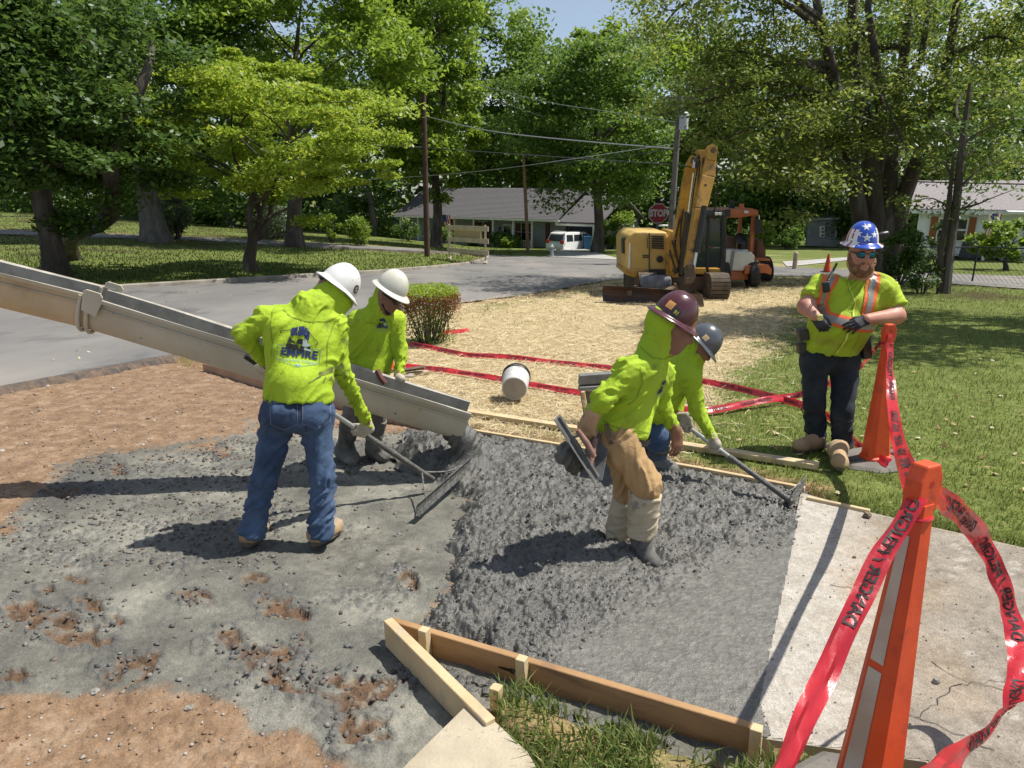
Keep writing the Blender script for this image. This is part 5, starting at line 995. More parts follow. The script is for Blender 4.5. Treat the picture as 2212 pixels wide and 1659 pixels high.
def wrinkle(V, Q, bones, seed=0):
    """bones: (a, b, r, amp, freq, skew)"""
    N = vnorm(V, Q); best = np.full(len(V), 1e9); disp = np.zeros(len(V))
    for i, (a, b, r, amp, fr, sk) in enumerate(bones):
        a = np.array(a, float); b = np.array(b, float); d = b - a; L = np.linalg.norm(d); d /= L; w = V - a; s = w @ d; t = np.clip(s, 0, L); rad = w - t[:, None] * d; dist = np.linalg.norm(rad, axis=1) / r
        e = rad / np.maximum(np.linalg.norm(rad, axis=1), 1e-6)[:, None]
        n1 = perlin(s * fr * .62 + sk * e[:, 0] + i * 7 + seed, e[:, 1] * .9 + sk * .4 * e[:, 2], e[:, 2] * .9 + seed * 1.7); n2 = perlin(s * fr * .45 + i * 3.3, e[:, 0] * 1.1 + seed, e[:, 2] * 1.1 + 4.)
        n3 = perlin(s * fr * 2.1 - sk * e[:, 2] * 1.5, e[:, 0] * 2.2 + i, e[:, 1] * 2.2)
        f = (1.5 * np.exp(-(n1 / .2) ** 2) - .35) * (.25 + .75 * np.clip(n2 * 2.2 + .45, 0, 1)) + .14 * n3 + .25
        m = dist < best; disp = np.where(m, 1.5 * amp * (f - .25), disp); best = np.where(m, dist, best)
    return V + N * disp[:, None]
def cloth(name, prims, vox, mat, parent, bones=None, seed=0, inset=None):
    if inset is None: inset = .012 if name == 'boot' else .013 if name == 'shirt' else .011 if name in ('jeans', 'trousers') else 0.0
    V, Q = surf(prims, vox, inset)
    if bones: V = wrinkle(V, Q, bones, seed)
    return mesh_np(name, V, Q, mat, parent, True)
def bvh_of(o): return BVHTree.FromPolygons([v.co.copy() for v in o.data.vertices], [tuple(p.vertices) for p in o.data.polygons])
def project(name, V2, Fs, M, bvh, mat, parent, off=.004, maxe=.02, reach=1.3):
    """lay a flat outline (local XY of M, shot along -Z) onto a surface"""
    bm = bmesh.new(); vs = [bm.verts.new((v[0], v[1], 0)) for v in V2]
    for f in Fs:
        try: bm.faces.new([vs[i] for i in f])
        except ValueError: pass
    bmesh.ops.triangulate(bm, faces=bm.faces[:])
    for it in range(6):
        es = [e for e in bm.edges if e.calc_length() > maxe]
        if not es: break
        bmesh.ops.subdivide_edges(bm, edges=es, cuts=1); bmesh.ops.triangulate(bm, faces=[f for f in bm.faces if len(f.verts) > 3])
    d = -(M.to_3x3() @ Vector((0, 0, 1))).normalized(); bad = []
    for v in bm.verts:
        o = M @ v.co; h = bvh.ray_cast(o - d * .25, d, reach)
        if h[0] is None: bad.append(v); v.co = o
        else: v.co = h[0] - d * off
    bmesh.ops.delete(bm, geom=bad, context='VERTS')
    me = bpy.data.meshes.new(name); bm.to_mesh(me); bm.free(); me.materials.append(mat); me.polygons.foreach_set('use_smooth', np.ones(len(me.polygons), bool)); return link(bpy.data.objects.new(name, me), parent)
def strip(pts, w):
    """2-D polyline with width -> outline faces"""
    V = []; Fs = []
    for i, p in enumerate(pts):
        p = Vector(p); d = (Vector(pts[min(i + 1, len(pts) - 1)]) - Vector(pts[max(i - 1, 0)])).normalized(); n_ = Vector((-d.y, d.x)) * w / 2; V += [p - n_, p + n_]
    for i in range(len(pts) - 1): Fs.append((2*i, 2*i+2, 2*i+3, 2*i+1))
    return V, Fs
def merge2(*parts):
    V = []; Fs = []
    for v, f in parts: o = len(V); V += [Vector((p[0], p[1])) for p in v]; Fs += [tuple(i + o for i in q) for q in f]
    return V, Fs
def tf2(vf, dx=0, dy=0, s=1.0, sx=None): return [((v[0]) * (sx or s) + dx, v[1] * s + dy) for v in vf[0]], vf[1]
# ---- cloth, skin
M_hv = pm('hi_vis_shirt', (.36,.51,.016), (.31,.45,.014), 3.5, .8, .55, 24, c3=(.25,.32,.02), sc3=2.2, lo3=.58, hi3=.8, c4=(.15,.18,.035), sc4=7, lo4=.64, hi4=.76, bdist=.016)
M_hv5 = pm('soiled_hi_vis', (.36,.49,.017), (.30,.385,.016), 3.5, .8, .55, 24, c3=(.27,.28,.035), sc3=4, lo3=.53, hi3=.72, bdist=.014)
M_jean = pm('blue_jeans', (.030,.058,.115), (.065,.11,.195), 4, .9, .5, 36, c3=(.02,.038,.08), sc3=2.5, lo3=.52, hi3=.68, bdist=.011); M_jean5 = pm('dark_jeans', (.010,.015,.022), (.022,.03,.042), 5, .9, .3, 400, c3=(.04,.042,.045), sc3=5, lo3=.58, hi3=.72, bdist=.002)
M_khaki = pm('khaki_trousers', (.42,.27,.125), (.34,.21,.095), 4, .9, .5, 32, c3=(.28,.19,.10), sc3=3, lo3=.54, hi3=.7, bdist=.011); M_glove = pm('pale_glove', (.50,.45,.36), (.38,.33,.26), 9, .95, .4, 260, c3=(.25,.23,.2), sc3=14, lo3=.55, hi3=.66, bdist=.003)
M_tang = pm('tan_glove', (.50,.33,.19), (.40,.25,.14), 8, .9, .4, 200, bdist=.003); M_blkg = pm('black_glove', (.012,.013,.017), (.03,.03,.036), 10, .7, .4, 260, bdist=.003)
M_skin = pm('skin_brown', (.24,.115,.07), (.20,.09,.055), 8, .5, .1, 200, sss=.08); M_skin5 = pm('skin_ruddy', (.50,.24,.165), (.42,.185,.125), 9, .5, .1, 200, sss=.1, c3=(.45,.14,.09), sc3=6, lo3=.56, hi3=.75)
M_boot = pm('tan_boot', (.42,.29,.16), (.33,.22,.12), 8, .9, .3, 90, c3=(.25,.22,.18), sc3=7, lo3=.55, hi3=.68); M_sole = pm('boot_sole', (.13,.10,.075), (.08,.07,.06), 14, .9, .3, 60); M_rub = pm('muddy_rubber', (.07,.07,.065), (.16,.155,.14), 6, .8, .3, 60, c3=(.22,.21,.19), sc3=5, lo3=.55, hi3=.65); M_gait = pm('pale_gaiter', (.47,.40,.28), (.37,.31,.21), 6, .9, .3, 90, c3=(.22,.20,.17), sc3=11, lo3=.6, hi3=.68)
M_navy = pm('navy_print', (.012,.025,.10), rough=.7); M_lblue = pm('pale_blue_print', (.22,.42,.45), rough=.7); M_black_print = pm('black_print', (.02,.02,.02), rough=.7); M_smear = pm('cement_smear', (.10,.115,.04), (.22,.27,.04), 12, .9)
M_belt = pm('leather_belt', (.035,.02,.014), (.05,.03,.02), 9, .6); M_lens = pm('mirror_lens', (.02,.12,.2), (.03,.22,.16), 30, .08, metal=.8); M_blk = pm('black_frame', (.01,.01,.01), rough=.3)
def orient(f, u):
    f = Vector(f).normalized(); u = Vector(u); u = (u - f * f.dot(u)).normalized(); l = u.cross(f); return f, u, l
def head_prims(c, f, u, s=1.0):
    f, u, l = orient(f, u); Mx = np.array([[f.x, l.x, u.x], [f.y, l.y, u.y], [f.z, l.z, u.z]]); P = lambda a, b, d: Vector(c) + (f * a + l * b + u * d) * s
    pr = [ell(P(-.012, 0, .03), (.100 * s, .078 * s, .112 * s), Mx, .02), ell(P(.03, 0, -.035), (.072 * s, .062 * s, .075 * s), Mx, .03), cone(P(.03, 0, -.05), P(.066, 0, -.098), .055 * s, .034 * s, .03), ell(P(.083, 0, .028), (.02 * s, .055 * s, .013 * s), Mx, .02),
          cone(P(.090, 0, .012), P(.113, 0, -.028), .011 * s, .015 * s, .012), ell(P(.100, .013, -.033), (.012 * s, .010 * s, .009 * s), Mx, .008), ell(P(.100, -.013, -.033), (.012 * s, .010 * s, .009 * s), Mx, .008),
          ell(P(.093, 0, -.058), (.014 * s, .026 * s, .007 * s), Mx, .008), ell(P(.092, 0, -.072), (.014 * s, .023 * s, .007 * s), Mx, .008), ell(P(.103, 0, -.0655), (.008 * s, .022 * s, .0028 * s), Mx, .004, True),
          ell(P(.082, .03, .008), (.018 * s, .018 * s, .012 * s), Mx, .01, True), ell(P(.082, -.03, .008), (.018 * s, .018 * s, .012 * s), Mx, .01, True), ell(P(.066, .042, -.02), (.025 * s, .022 * s, .02 * s), Mx, .02), ell(P(.066, -.042, -.02), (.025 * s, .022 * s, .02 * s), Mx, .02)]
    for q in (-1, 1): pr += [ell(P(-.008, q * .080, -.005), (.017 * s, .009 * s, .03 * s), Mx, .01)]
    return pr, P, Mx
def glasses(P, parent, lens, s=1.0):
    for q in (-1, 1):
        V = []; n = 14
        for k in range(n): a = 2 * math.pi * k / n; V.append(P(.098 - .012 * abs(math.cos(a)) * (q * math.cos(a) > 0), q * .034 + .030 * math.cos(a), .010 + .019 * math.sin(a)))
        V.append(P(.108, q * .03, .010)); mesh_py('lens', V, [(k, (k + 1) % n, n) for k in range(n)], lens, parent, True)
        pts = [P(.099 - .012 * abs(math.cos(2 * math.pi * k / n)) * (q * math.cos(2 * math.pi * k / n) > 0), q * .034 + .031 * math.cos(2 * math.pi * k / n), .010 + .020 * math.sin(2 * math.pi * k / n)) for k in range(n + 1)]
        MB().tube(pts, .0042 * s, 6).tube([P(.09, q * .064, .018), P(.05, q * .082, .016), P(-.02, q * .084, .012)], .005 * s, 6).build('glasses_frame', M_blk, parent, True)
    MB().tube([P(.101, -.006, .018), P(.105, 0, .019), P(.101, .006, .018)], .005, 6).build('bridge', M_blk, parent, True)
def helmet(c, f, u, mat, label='', under=None, s=1.0, ridge=True, name='hard_hat'):
    """full-brim hard hat, its own thing; c = crown-base centre"""
    f, u, l = orient(f, u); root = empty(name, c, label, 'hard hat', 'hard hats of the crew', world=True); n = 44; V = []; Fs = []; rings = []
    P = lambda a, b, d: Vector(c) + (f * a + l * b + u * d) * s
    def ring(fn):
        rings.append(len(V)); V.extend(fn(2 * math.pi * k / n) for k in range(n))
    A, B, Hh = .132, .112, .150
    for i in range(1, 15):
        t = i / 14; q = math.sin(t * math.pi / 2); z = Hh * max(0, 1 - q ** 2.3) ** .56 if t < 1 else 0
        def fn(a, q=q, z=z, t=t):
            y = B * q * math.sin(a); x = A * q * math.cos(a); rz = .008 * math.exp(-(y / .02) ** 2) * (1 - t ** 4) if ridge else 0
            rz += (.004 * math.exp(-((abs(y) - .045) / .008) ** 2) * (1 - t ** 3)) if ridge else 0
            return P(x, y, z + rz)
        ring(fn)
    brim = lambda a, e, d: P((A + e * (.036 + .016 * max(0, math.cos(a)) ** 2)) * math.cos(a), (B + e * .036) * math.sin(a), d - e * (.016 + .010 * abs(math.cos(a))))
    for e, d in ((.12, -.002), (.5, -.002), (.9, -.001), (1.0, -.004), (.98, -.009), (.5, -.008), (.06, -.007)): ring(lambda a, e=e, d=d: brim(a, e, d))
    ring(lambda a: P(A * .93 * math.cos(a), B * .93 * math.sin(a), .03)); ring(lambda a: P(A * .6 * math.cos(a), B * .6 * math.sin(a), .095))
    V.append(P(0, 0, Hh + (.008 if ridge else 0))); top = len(V) - 1
    for k in range(n): Fs.append((top, rings[0] + k, rings[0] + (k + 1) % n))
    for a, b in zip(rings, rings[1:]):
        for k in range(n): Fs.append((a + k, b + k, b + (k + 1) % n, a + (k + 1) % n))
    sh = mesh_py('shell', V, Fs, mat, root, True)
    mb = MB()
    for e in (0, 1):
        pass
    V2 = []; 
    for z in (-.028, .012): V2 += [P(A * .88 * math.cos(2 * math.pi * k / n), B * .90 * math.sin(2 * math.pi * k / n), z) for k in range(n)]
    for z in (.012, -.028): V2 += [P(A * .86 * math.cos(2 * math.pi * k / n), B * .88 * math.sin(2 * math.pi * k / n), z) for k in range(n)]
    F2 = [(r * n + k, r * n + (k + 1) % n, ((r + 1) % 4) * n + (k + 1) % n, ((r + 1) % 4) * n + k) for r in range(4) for k in range(n)]
    mesh_py('headband', V2, F2, M_blackp, root, True)
    MB().lathe([(.018, -.014), (.022, -.01), (.022, .01), (.018, .014)], 14, M=frame(P(-A * .95, 0, -.03), f, u) @ Matrix.Rotation(R(90), 4, 'Y')).build('ratchet_knob', M_blackp, root, True)
    return root, P, sh
def hand_prims(w, d, n, side, curl=(.9, 1.0, .8), spread=.06, s=1.0, fat=1.0, thumb=(.55, .5), each=(0, 0, 0, 0)):
    """w wrist, d towards the fingers, n back of the hand, side=+1 thumb along +across"""
    d = Vector(d).normalized(); n = Vector(n); n = (n - d * n.dot(d)).normalized(); ac = n.cross(d) * side; pr = []; w = Vector(w)
    lens = [(.046, .027, .022), (.050, .030, .023), (.046, .028, .022), (.036, .022, .019)]
    for i in range(4):
        off = (1.5 - i) * .0205 * s; kn = w + d * (.094 - .006 * abs(i - 1)) * s + ac * off + n * (.004 - .003 * abs(i - 1.2)); pr.append(cone(w + d * .012 * s + ac * off * .75, kn, .0165 * fat * s, .0125 * fat * s, .016))
        p = kn; ang = 0; r = .0102 * fat * s * (1 if i < 3 else .88)
        for j in range(3):
            ang += curl[j] + each[i]; dd = (d * math.cos(ang) - n * math.sin(ang) + ac * spread * (1.5 - i)).normalized(); q = p + dd * lens[i][j] * s; pr.append(cone(p, q, r, r * .92, .005)); p = q; r *= .92
    b = w + d * .03 * s + ac * .028 * s - n * .006; t1 = (d * .75 + ac * thumb[0] - n * thumb[1] * .6).normalized(); q = b + t1 * .042 * s; pr.append(cone(b, q, .0165 * fat * s, .0128 * fat * s, .014)); t2 = (d * .9 - n * thumb[1] + ac * thumb[0] * .1).normalized(); q2 = q + t2 * .032 * s; pr.append(cone(q, q2, .012 * fat * s, .0108 * fat * s, .006)); pr.append(cone(q2, q2 + (t2 - n * .3).normalized() * .02 * s, .0108 * fat * s, .009 * fat * s, .005)); return pr
def grip(p, h, d0, back, side, **kw):
    """hand closed round a bar through p along h; returns prims and wrist point"""
    h = Vector(h).normalized(); d = Vector(d0); d = (d - h * d.dot(h)).normalized(); n = d.cross(h).normalized()
    if n.dot(Vector(back)) < 0: n = -n
    w = Vector(p) + n * .030 - d * .085; return hand_prims(w, d, n, side, **{**dict(curl=(.75, 1.25, .95), thumb=(.45, 1.0)), **kw}), w
def boot(name, heel, toe, up, mat, parent, ank, top, r_top, tall=False, s=1.0):
    heel = Vector(heel); toe = Vector(toe); f = (toe - heel); f.z *= .6; L = f.length; f.normalize(); u = Vector((0, 0, 1)); u = (u - f * u.dot(f)).normalized(); l = u.cross(f); Mx = np.array([[f.x, l.x, u.x], [f.y, l.y, u.y], [f.z, l.z, u.z]])
    pr = [cone(heel + f * .05 + u * .060, toe - f * .055 + u * .048, .062 * s, .056 * s, .05), ell(toe - f * .07 + u * .04, (.075, .056 * s, .046), Mx, .05), cone(heel + f * .06 + u * .06, ank, .060 * s, .056 * s, .05), cone(heel + f * .13 + u * .055, ank, .052 * s, .052 * s, .06), cone(ank, top, .056 * s, r_top + .008, .03, False, True)]
    pr.append(ell(heel + f * L * .5 - u * .2, (.4, .4, .2), Mx, .004, True)); o = cloth(name, pr, .0075, mat, parent, [(ank, top, .06, .004, 16, 1.)] if tall else [(heel + u * .05, toe + u * .05, .05, .002, 20, 1)])
    V = []; n = 20
    for z in (-.004, .026):
        for k in range(n): a = 2 * math.pi * k / n; e = .5 + .5 * math.cos(a); w_ = (.043 + .009 * math.sin(math.pi * min(1, e * 1.15))) * s; V.append(heel + f * (L * .5 + (L * .5 + .004) * math.copysign(abs(math.cos(a)) ** .75, math.cos(a))) + l * w_ * math.copysign(abs(math.sin(a)) ** .8, math.sin(a)) + u * z)
    mesh_py('sole', V, [tuple(range(n - 1, -1, -1)), tuple(range(n, 2 * n))] + [(k, (k + 1) % n, n + (k + 1) % n, n + k) for k in range(n)], M_sole if not tall else M_rub, o, False, .004); return o
def bone(a, b, r, amp, fr=22, sk=1.0): return (a, b, r, amp, fr, sk)
# ---------------------------------------------------------------- printed emblem used on the shirts
def emblem(scale, M, bvh, parent, back=True):
    """mixer truck before a block of buildings, EMPIRE on a ribbon, CONCRETE WORKS in a shield outline (unit: about 1 wide)"""
    s = scale; quad = lambda *p: (list(p), [tuple(range(len(p)))])
    sc = lambda vf: ([(v[0] * s, v[1] * s) for v in vf[0]], vf[1])
    sky_ = merge2(quad((-.24, .42), (-.24, .62), (-.09, .66), (-.09, .44)), quad((-.07, .44), (-.07, .67), (.06, .70), (.06, .46)), quad((.07, .45), (.07, .68), (.13, .64), (.20, .56), (.20, .36), (.11, .38)))
    arms_ = merge2(strip([(-.24, .58), (-.48, .50)], .016), strip([(-.48, .51), (-.48, .45)], .022), strip([(.18, .56), (.40, .34)], .016), strip([(.40, .35), (.39, .28)], .022))
    V, F = text_mesh('EMPIRE', .26, .012 * 1.0, 1.08); word = tf2((V, F), 0, .02, 1.0)
    V, F = text_mesh('CONCRETE WORKS', .085, .0, 1.15); word2 = tf2((V, F), 0, -.17, 1.0)
    truck = merge2(quad((-.33, .17), (-.33, .23), (-.05, .23), (-.05, .17)), quad((-.3, .25), (-.28, .40), (-.18, .30), (-.06, .26)), quad((-.1, .25), (-.07, .36), (0, .38), (.05, .36), (.05, .24)), quad((.2, .12), (.2, .24), (.25, .24), (.25, .12)),
                   *[(lambda cx, r: ([(cx + r * math.cos(a * .5236), .15 + r * math.sin(a * .5236)) for a in range(12)], [tuple(range(12))]))(cx, r) for cx, r in ((-.28, .055), (-.18, .055), (-.09, .055), (.06, .068), (.2, .05))])
    cabv = merge2(quad((.06, .2), (.06, .36), (.13, .37), (.18, .28), (.25, .25), (.25, .22), (.19, .22), (.12, .2)), quad((.10, .12), (.10, .17), (.27, .14), (.27, .1)))
    shield = merge2(strip([(-.52, .17), (-.52, -.15), (.0, -.34), (.5, -.15), (.5, .17)], .012), strip([(-.52, .17), (-.35, .17)], .012), strip([(.28, .17), (.5, .17)], .012)); arrow = quad((-.07, -.27), (0, -.31), (.09, -.27), (0, -.255))
    o = project('print_lettering', *sc(word), M, bvh, M_navy, parent, .0045, .012); project('print_skyline', *sc(sky_), M, bvh, M_navy, parent, .0042, .014); project('print_hoists', *sc(arms_), M, bvh, M_black_print, parent, .0042, .014)
    project('print_truck', *sc(truck), M, bvh, M_black_print, parent, .0052, .014); project('print_cab', *sc(cabv), M, bvh, pm('silver_print', (.45,.52,.56), rough=.6), parent, .0060, .014); project('print_shield', *sc(shield), M, bvh, pm('grey_blue_print', (.16,.28,.30), rough=.7), parent, .0042, .014)
    project('print_small_lettering', *sc(word2), M, bvh, M_lblue, parent, .0045, .012); project('print_arrow', *sc(arrow), M, bvh, M_lblue, parent, .0042, .014)
hats = {}
M_hatw = pm('white_hat', (.72,.71,.68), (.62,.61,.57), 7, .35, coat=.2, c4=(.30,.29,.26), sc4=26, lo4=.66, hi4=.7); M_hatc = pm('cream_hat', (.62,.60,.50), (.54,.52,.43), 8, .4, coat=.2, c4=(.28,.26,.2), sc4=22, lo4=.65, hi4=.7)
M_hatm = pm('maroon_hat', (.085,.018,.022), (.06,.013,.018), 6, .25, coat=.5, c4=(.45,.33,.28), sc4=40, lo4=.70, hi4=.73)
def seam(parent, bv, P_, Y, w=.005, mat=None, off=.003, name='seam'):
    M = frame(D(*P_[len(P_) // 2], Y) + Vector((0, -.5, 0)), (1, 0, 0), (0, -1, .0)); Mi = M.inverted(); q = [(lambda v: (v.x, v.y))(Mi @ D(x, y, Y)) for x, y in P_]; q = [tuple(Vector(a).lerp(Vector(b), t)) for a, b in zip(q, q[1:]) for t in (0, .25, .5, .75)] + [q[-1]]
    V, F = strip(q, w); return project(name, V, F, M, bv, mat or pm('shirt_seam', (.20,.28,.012), rough=.85), parent, off, .014, 1.2)
# carbon weave
M_hatk = pm('carbon_hat', (.02,.022,.026), rough=.3, coat=.6)
n_, l_, b_ = nodes(M_hatk); wv = n_.new('ShaderNodeTexWave'); wv.wave_type = 'BANDS'; wv.bands_direction = 'DIAGONAL'; wv.inputs['Scale'].default_value = 95; tc_ = n_.new('ShaderNodeTexCoord'); rp_ = n_.new('ShaderNodeValToRGB'); rp_.color_ramp.elements[0].color = (.008, .009, .011, 1); rp_.color_ramp.elements[1].color = (.13, .14, .16, 1); l_.new(tc_.outputs['Object'], wv.inputs['Vector']); l_.new(wv.outputs[0], rp_.inputs[0]); l_.new(rp_.outputs[0], b_.inputs['Base Color'])
def sticker(P, sh, root, ang, z, size, mat, shape='round', extra=None):
    """patch pressed on the shell at angle ang (0 = front) and height z"""
    c = P(.2 * math.cos(ang), .2 * math.sin(ang), z); o = P(0, 0, z - .02); zz_ = (c - o).normalized(); up_ = (P(0, 0, 1) - P(0, 0, 0)).normalized(); xx_ = up_.cross(zz_).normalized(); M = frame(c, xx_, zz_)
    bv = bvh_of(sh); n = 16 if shape == 'round' else 4; V = [(size * math.cos(2 * math.pi * k / n + (0 if n > 4 else .785)), size * math.sin(2 * math.pi * k / n + (0 if n > 4 else .785))) for k in range(n)]
    p = project('sticker', V, [tuple(range(n))], M, bv, mat, root, .0015, .012, .6)
    if extra: project('sticker_lettering', *extra, M, bv, pm('sticker_gold', (.55,.42,.05), rough=.5), root, .0030, .01, .6)
    return M, bv

def TH(pr): return [(q[0], q[1], q[2], q[3] - .017 if q[3] > .041 else q[3], q[4] - .017 if q[4] > .041 else q[4], *q[5:]) if q[0] == 'c' else q for q in pr]
# ================================================================ worker raking, seen from behind (jeans, white hat)
gz = -.055; f1 = G(532, 1182, gz); Y0 = f1.y
p1 = empty('person', f1, 'worker seen from behind in printed yellow shirt and blue jeans, pulling a long rake', 'person', world=True)
J = lambda x, y, dy: D(x, y, Y0 + dy)
aL, kL, hL = J(549, 1130, .03), J(572, 1030, .06), J(604, 892, .12); aR, kR, hR = J(694, 1128, .06), J(697, 1030, .1), J(679, 896, .15); pel = J(640, 868, .15)
nb = J(668, 668, .34); hc = J(718, 632, .45); sL, eL = J(577, 690, .27), J(527, 722, .22); sR, eR = J(722, 705, .36), J(737, 798, .36)
rk0 = J(545, 778, .42); rk1 = G(935, 1035, .03); rkd = (rk1 - rk0).normalized()
gl1, wL = grip(rk0 + rkd * .07, rkd, (.1, .5, -.7), (-.4, -.6, .5), 1, fat=1.12); gr1, wR = grip(rk0.lerp(rk1, .555), rkd, (.05, .3, -.9), (.2, -.9, .2), -1, fat=1.12)
torso = [cone(J(606, 705, .24), J(612, 850, .15), .108, .102, .06), cone(J(705, 712, .34), J(680, 852, .18), .108, .104, .06), cone(nb, J(645, 850, .17), .118, .125, .06), ell(J(650, 735, .27), (.2, .12, .15), None, .05)]
shirt = torso + [cone(J(640, 830, .16), J(641, 866, .15), .165, .172, .05, False, True), cone(J(609, 838, .15), J(607, 862, .14), .09, .1, .04, False, True), cone(J(681, 838, .18), J(683, 866, .17), .09, .1, .04, False, True), cone(J(620, 690, .30), sL, .085, .086, .05), cone(sL, eL, .084, .068, .035), cone(eL, wL, .067, .046, .03, False, True), cone(J(690, 690, .36), sR, .085, .084, .05), cone(sR, eR, .083, .064, .035), cone(eR, wR, .064, .045, .03, False, True),
     cone(J(722, 628, .44), J(672, 676, .33), .108, .10, .05), cone(J(735, 655, .46), J(692, 692, .4), .08, .085, .05)]
s1 = cloth('shirt', shirt, .0088, M_hv, p1, [bone(sL, eL, .09, .007, 26, 1.4), bone(eL, wL, .06, .007, 34, 1.0), bone(sR, eR, .09, .008, 26, 1.6), bone(eR, wR, .06, .009, 36, .9), bone(nb, pel, .2, .008, 13, 3.2), bone(hc, nb, .11, .006, 20, 2.)], 1)
jeans = [cone(hL, hR, .118, .118, .05), cone(J(614, 866, .15), J(668, 868, .17), .118, .118, .05), ell(J(615, 900, .06), (.11, .10, .11), None, .05), ell(J(668, 902, .09), (.11, .10, .11), None, .05), cone(hL, kL, .108, .083, .03), cone(kL, aL, .083, .076, .03), cone(aL, J(544, 1157, .02), .080, .083, .02, False, True), cone(hR, kR, .108, .083, .03), cone(kR, aR, .083, .076, .03), cone(aR, J(697, 1163, .05), .080, .083, .02, False, True)]
j1 = cloth('jeans', jeans, .009, M_jean, p1, [bone(hL, kL, .12, .0085, 17, 1.9), bone(kL, aL, .1, .011, 27, 1.4), bone(hR, kR, .12, .0085, 17, 1.7), bone(kR, aR, .1, .011, 27, 1.4)], 3)
hp, P, Mx = head_prims(hc, (.55, .5, -.65), (.62, .42, .66))
cloth('body', hp + [cone(hc, nb, .06, .07, .04)] + [(p[0], p[1], p[2], p[3] * .72, p[4] * .72, *p[5:]) if p[0] == 'c' else ell(p[1], p[2] * .72, p[3], p[4]) for p in torso] + TH([cone(sL, eL, .06, .05), cone(eL, wL, .05, .035), cone(sR, eR, .06, .05), cone(eR, wR, .05, .035), cone(hL, hR, .1, .1), cone(hL, kL, .09, .07), cone(kL, aL, .07, .05), cone(hR, kR, .09, .07), cone(kR, aR, .07, .05), cone(J(614, 866, .15), J(668, 868, .17), .1, .1, .05)]), .013, M_skin, p1)
cloth('glove', gl1 + [cone(wL - (wL - eL).normalized() * .03, wL + (wL - eL).normalized() * .03, .034, .034, .02)],   .0054, M_glove, p1); cloth('glove', gr1 + [cone(wR - (wR - eR).normalized() * .035, wR + (wR - eR).normalized() * .03, .036, .034, .02)],   .0054, M_glove, p1)
boot('boot', f1 + Vector((0, 0, .0)), G(572, 1140, gz), 0, M_boot, p1, aL - Vector((0, 0, .02)), aL, .052); boot('boot', G(672, 1180, gz), G(736, 1142, gz), 0, M_boot, p1, aR - Vector((0, 0, .02)), aR, .052)
bj = bvh_of(j1); bs = bvh_of(s1)
MJ = frame(J(600, 900, -.4), (1, .12, 0), (0, -1, .25))
for cx_ in (600, 674):
    M = frame(J(cx_, 912, -.3), (1, .2, -.04), (0, -1, .2)); o = [(-.075, .075), (.075, .075), (.075, -.05), (0, -.085), (-.075, -.05)]; pk = project('back_pocket', o, [(0, 1, 2, 3, 4)], M, bj, M_jean, p1, .005, .02, .9); V, F = strip(o + [o[0]], .004); project('stitching', V, F, M, bj, pm('jean_stitch', (.16,.17,.2), rough=.9), pk, .0075, .02, .9)
M = frame(J(640, 905, -.3), (1, .15, 0), (0, -1, .2)); V, F = strip([(0, .1), (.005, 0), (.0, -.12)], .006); project('seam', V, F, M, bj, pm('jean_seam', (.02,.035,.08), rough=.9), p1, .003, .02, .9)
M = frame(J(634, 726, -.2), (1, .16, -.15), (0, -1, .55)); emblem(.235, M, bs, p1)
for P_, w_ in (([(670, 802), (700, 788), (716, 778)], .028), ([(650, 822), (672, 806)], .006), ([(690, 815), (702, 800), (712, 802), (722, 790), (722, 812), (708, 830)], .010), ([(680, 820), (684, 808)], .006), ([(700, 836), (712, 826), (720, 806)], .012)):
    M = frame(J(690, 805, -.3), (1, .16, 0), (0, -1, .3)); Mi = M.inverted(); q = []
    for p_ in P_: v = Mi @ J(*p_, -.3); q.append((v.x * 1.09, v.y * 1.09))
    q = [tuple(Vector(a).lerp(Vector(b), t)) for a, b in zip(q, q[1:]) for t in (0, .33, .66)] + [q[-1]]; V, F = strip(q, w_); V = [(v[0] + random.uniform(-.003, .003), v[1] + random.uniform(-.004, .004)) for v in V]; project('smear', V, F, M, bs, M_smear, p1, .0035, .012, .9)
for P_ in ([(606, 668), (628, 684), (660, 694), (700, 698), (722, 690)], [(588, 668), (592, 700), (598, 735), (596, 760)], [(716, 700), (707, 740), (708, 790)], [(572, 848), (610, 853), (650, 857), (690, 858), (708, 855)]): seam(p1, bs, P_, Y0 + .2)
hr, P, sh = helmet(J(733, 616, .47), (.55, .48, -.68), (.66, .36, .60), M_hatw, s=.93, label='clean white full-brim hard hat on the raking worker seen from behind'); sticker(P, sh, hr, -.9, .055, .028, M_black_print); sticker(P, sh, hr, -.9, .055, .018, pm('sticker_pale', (.5,.48,.4), rough=.5))
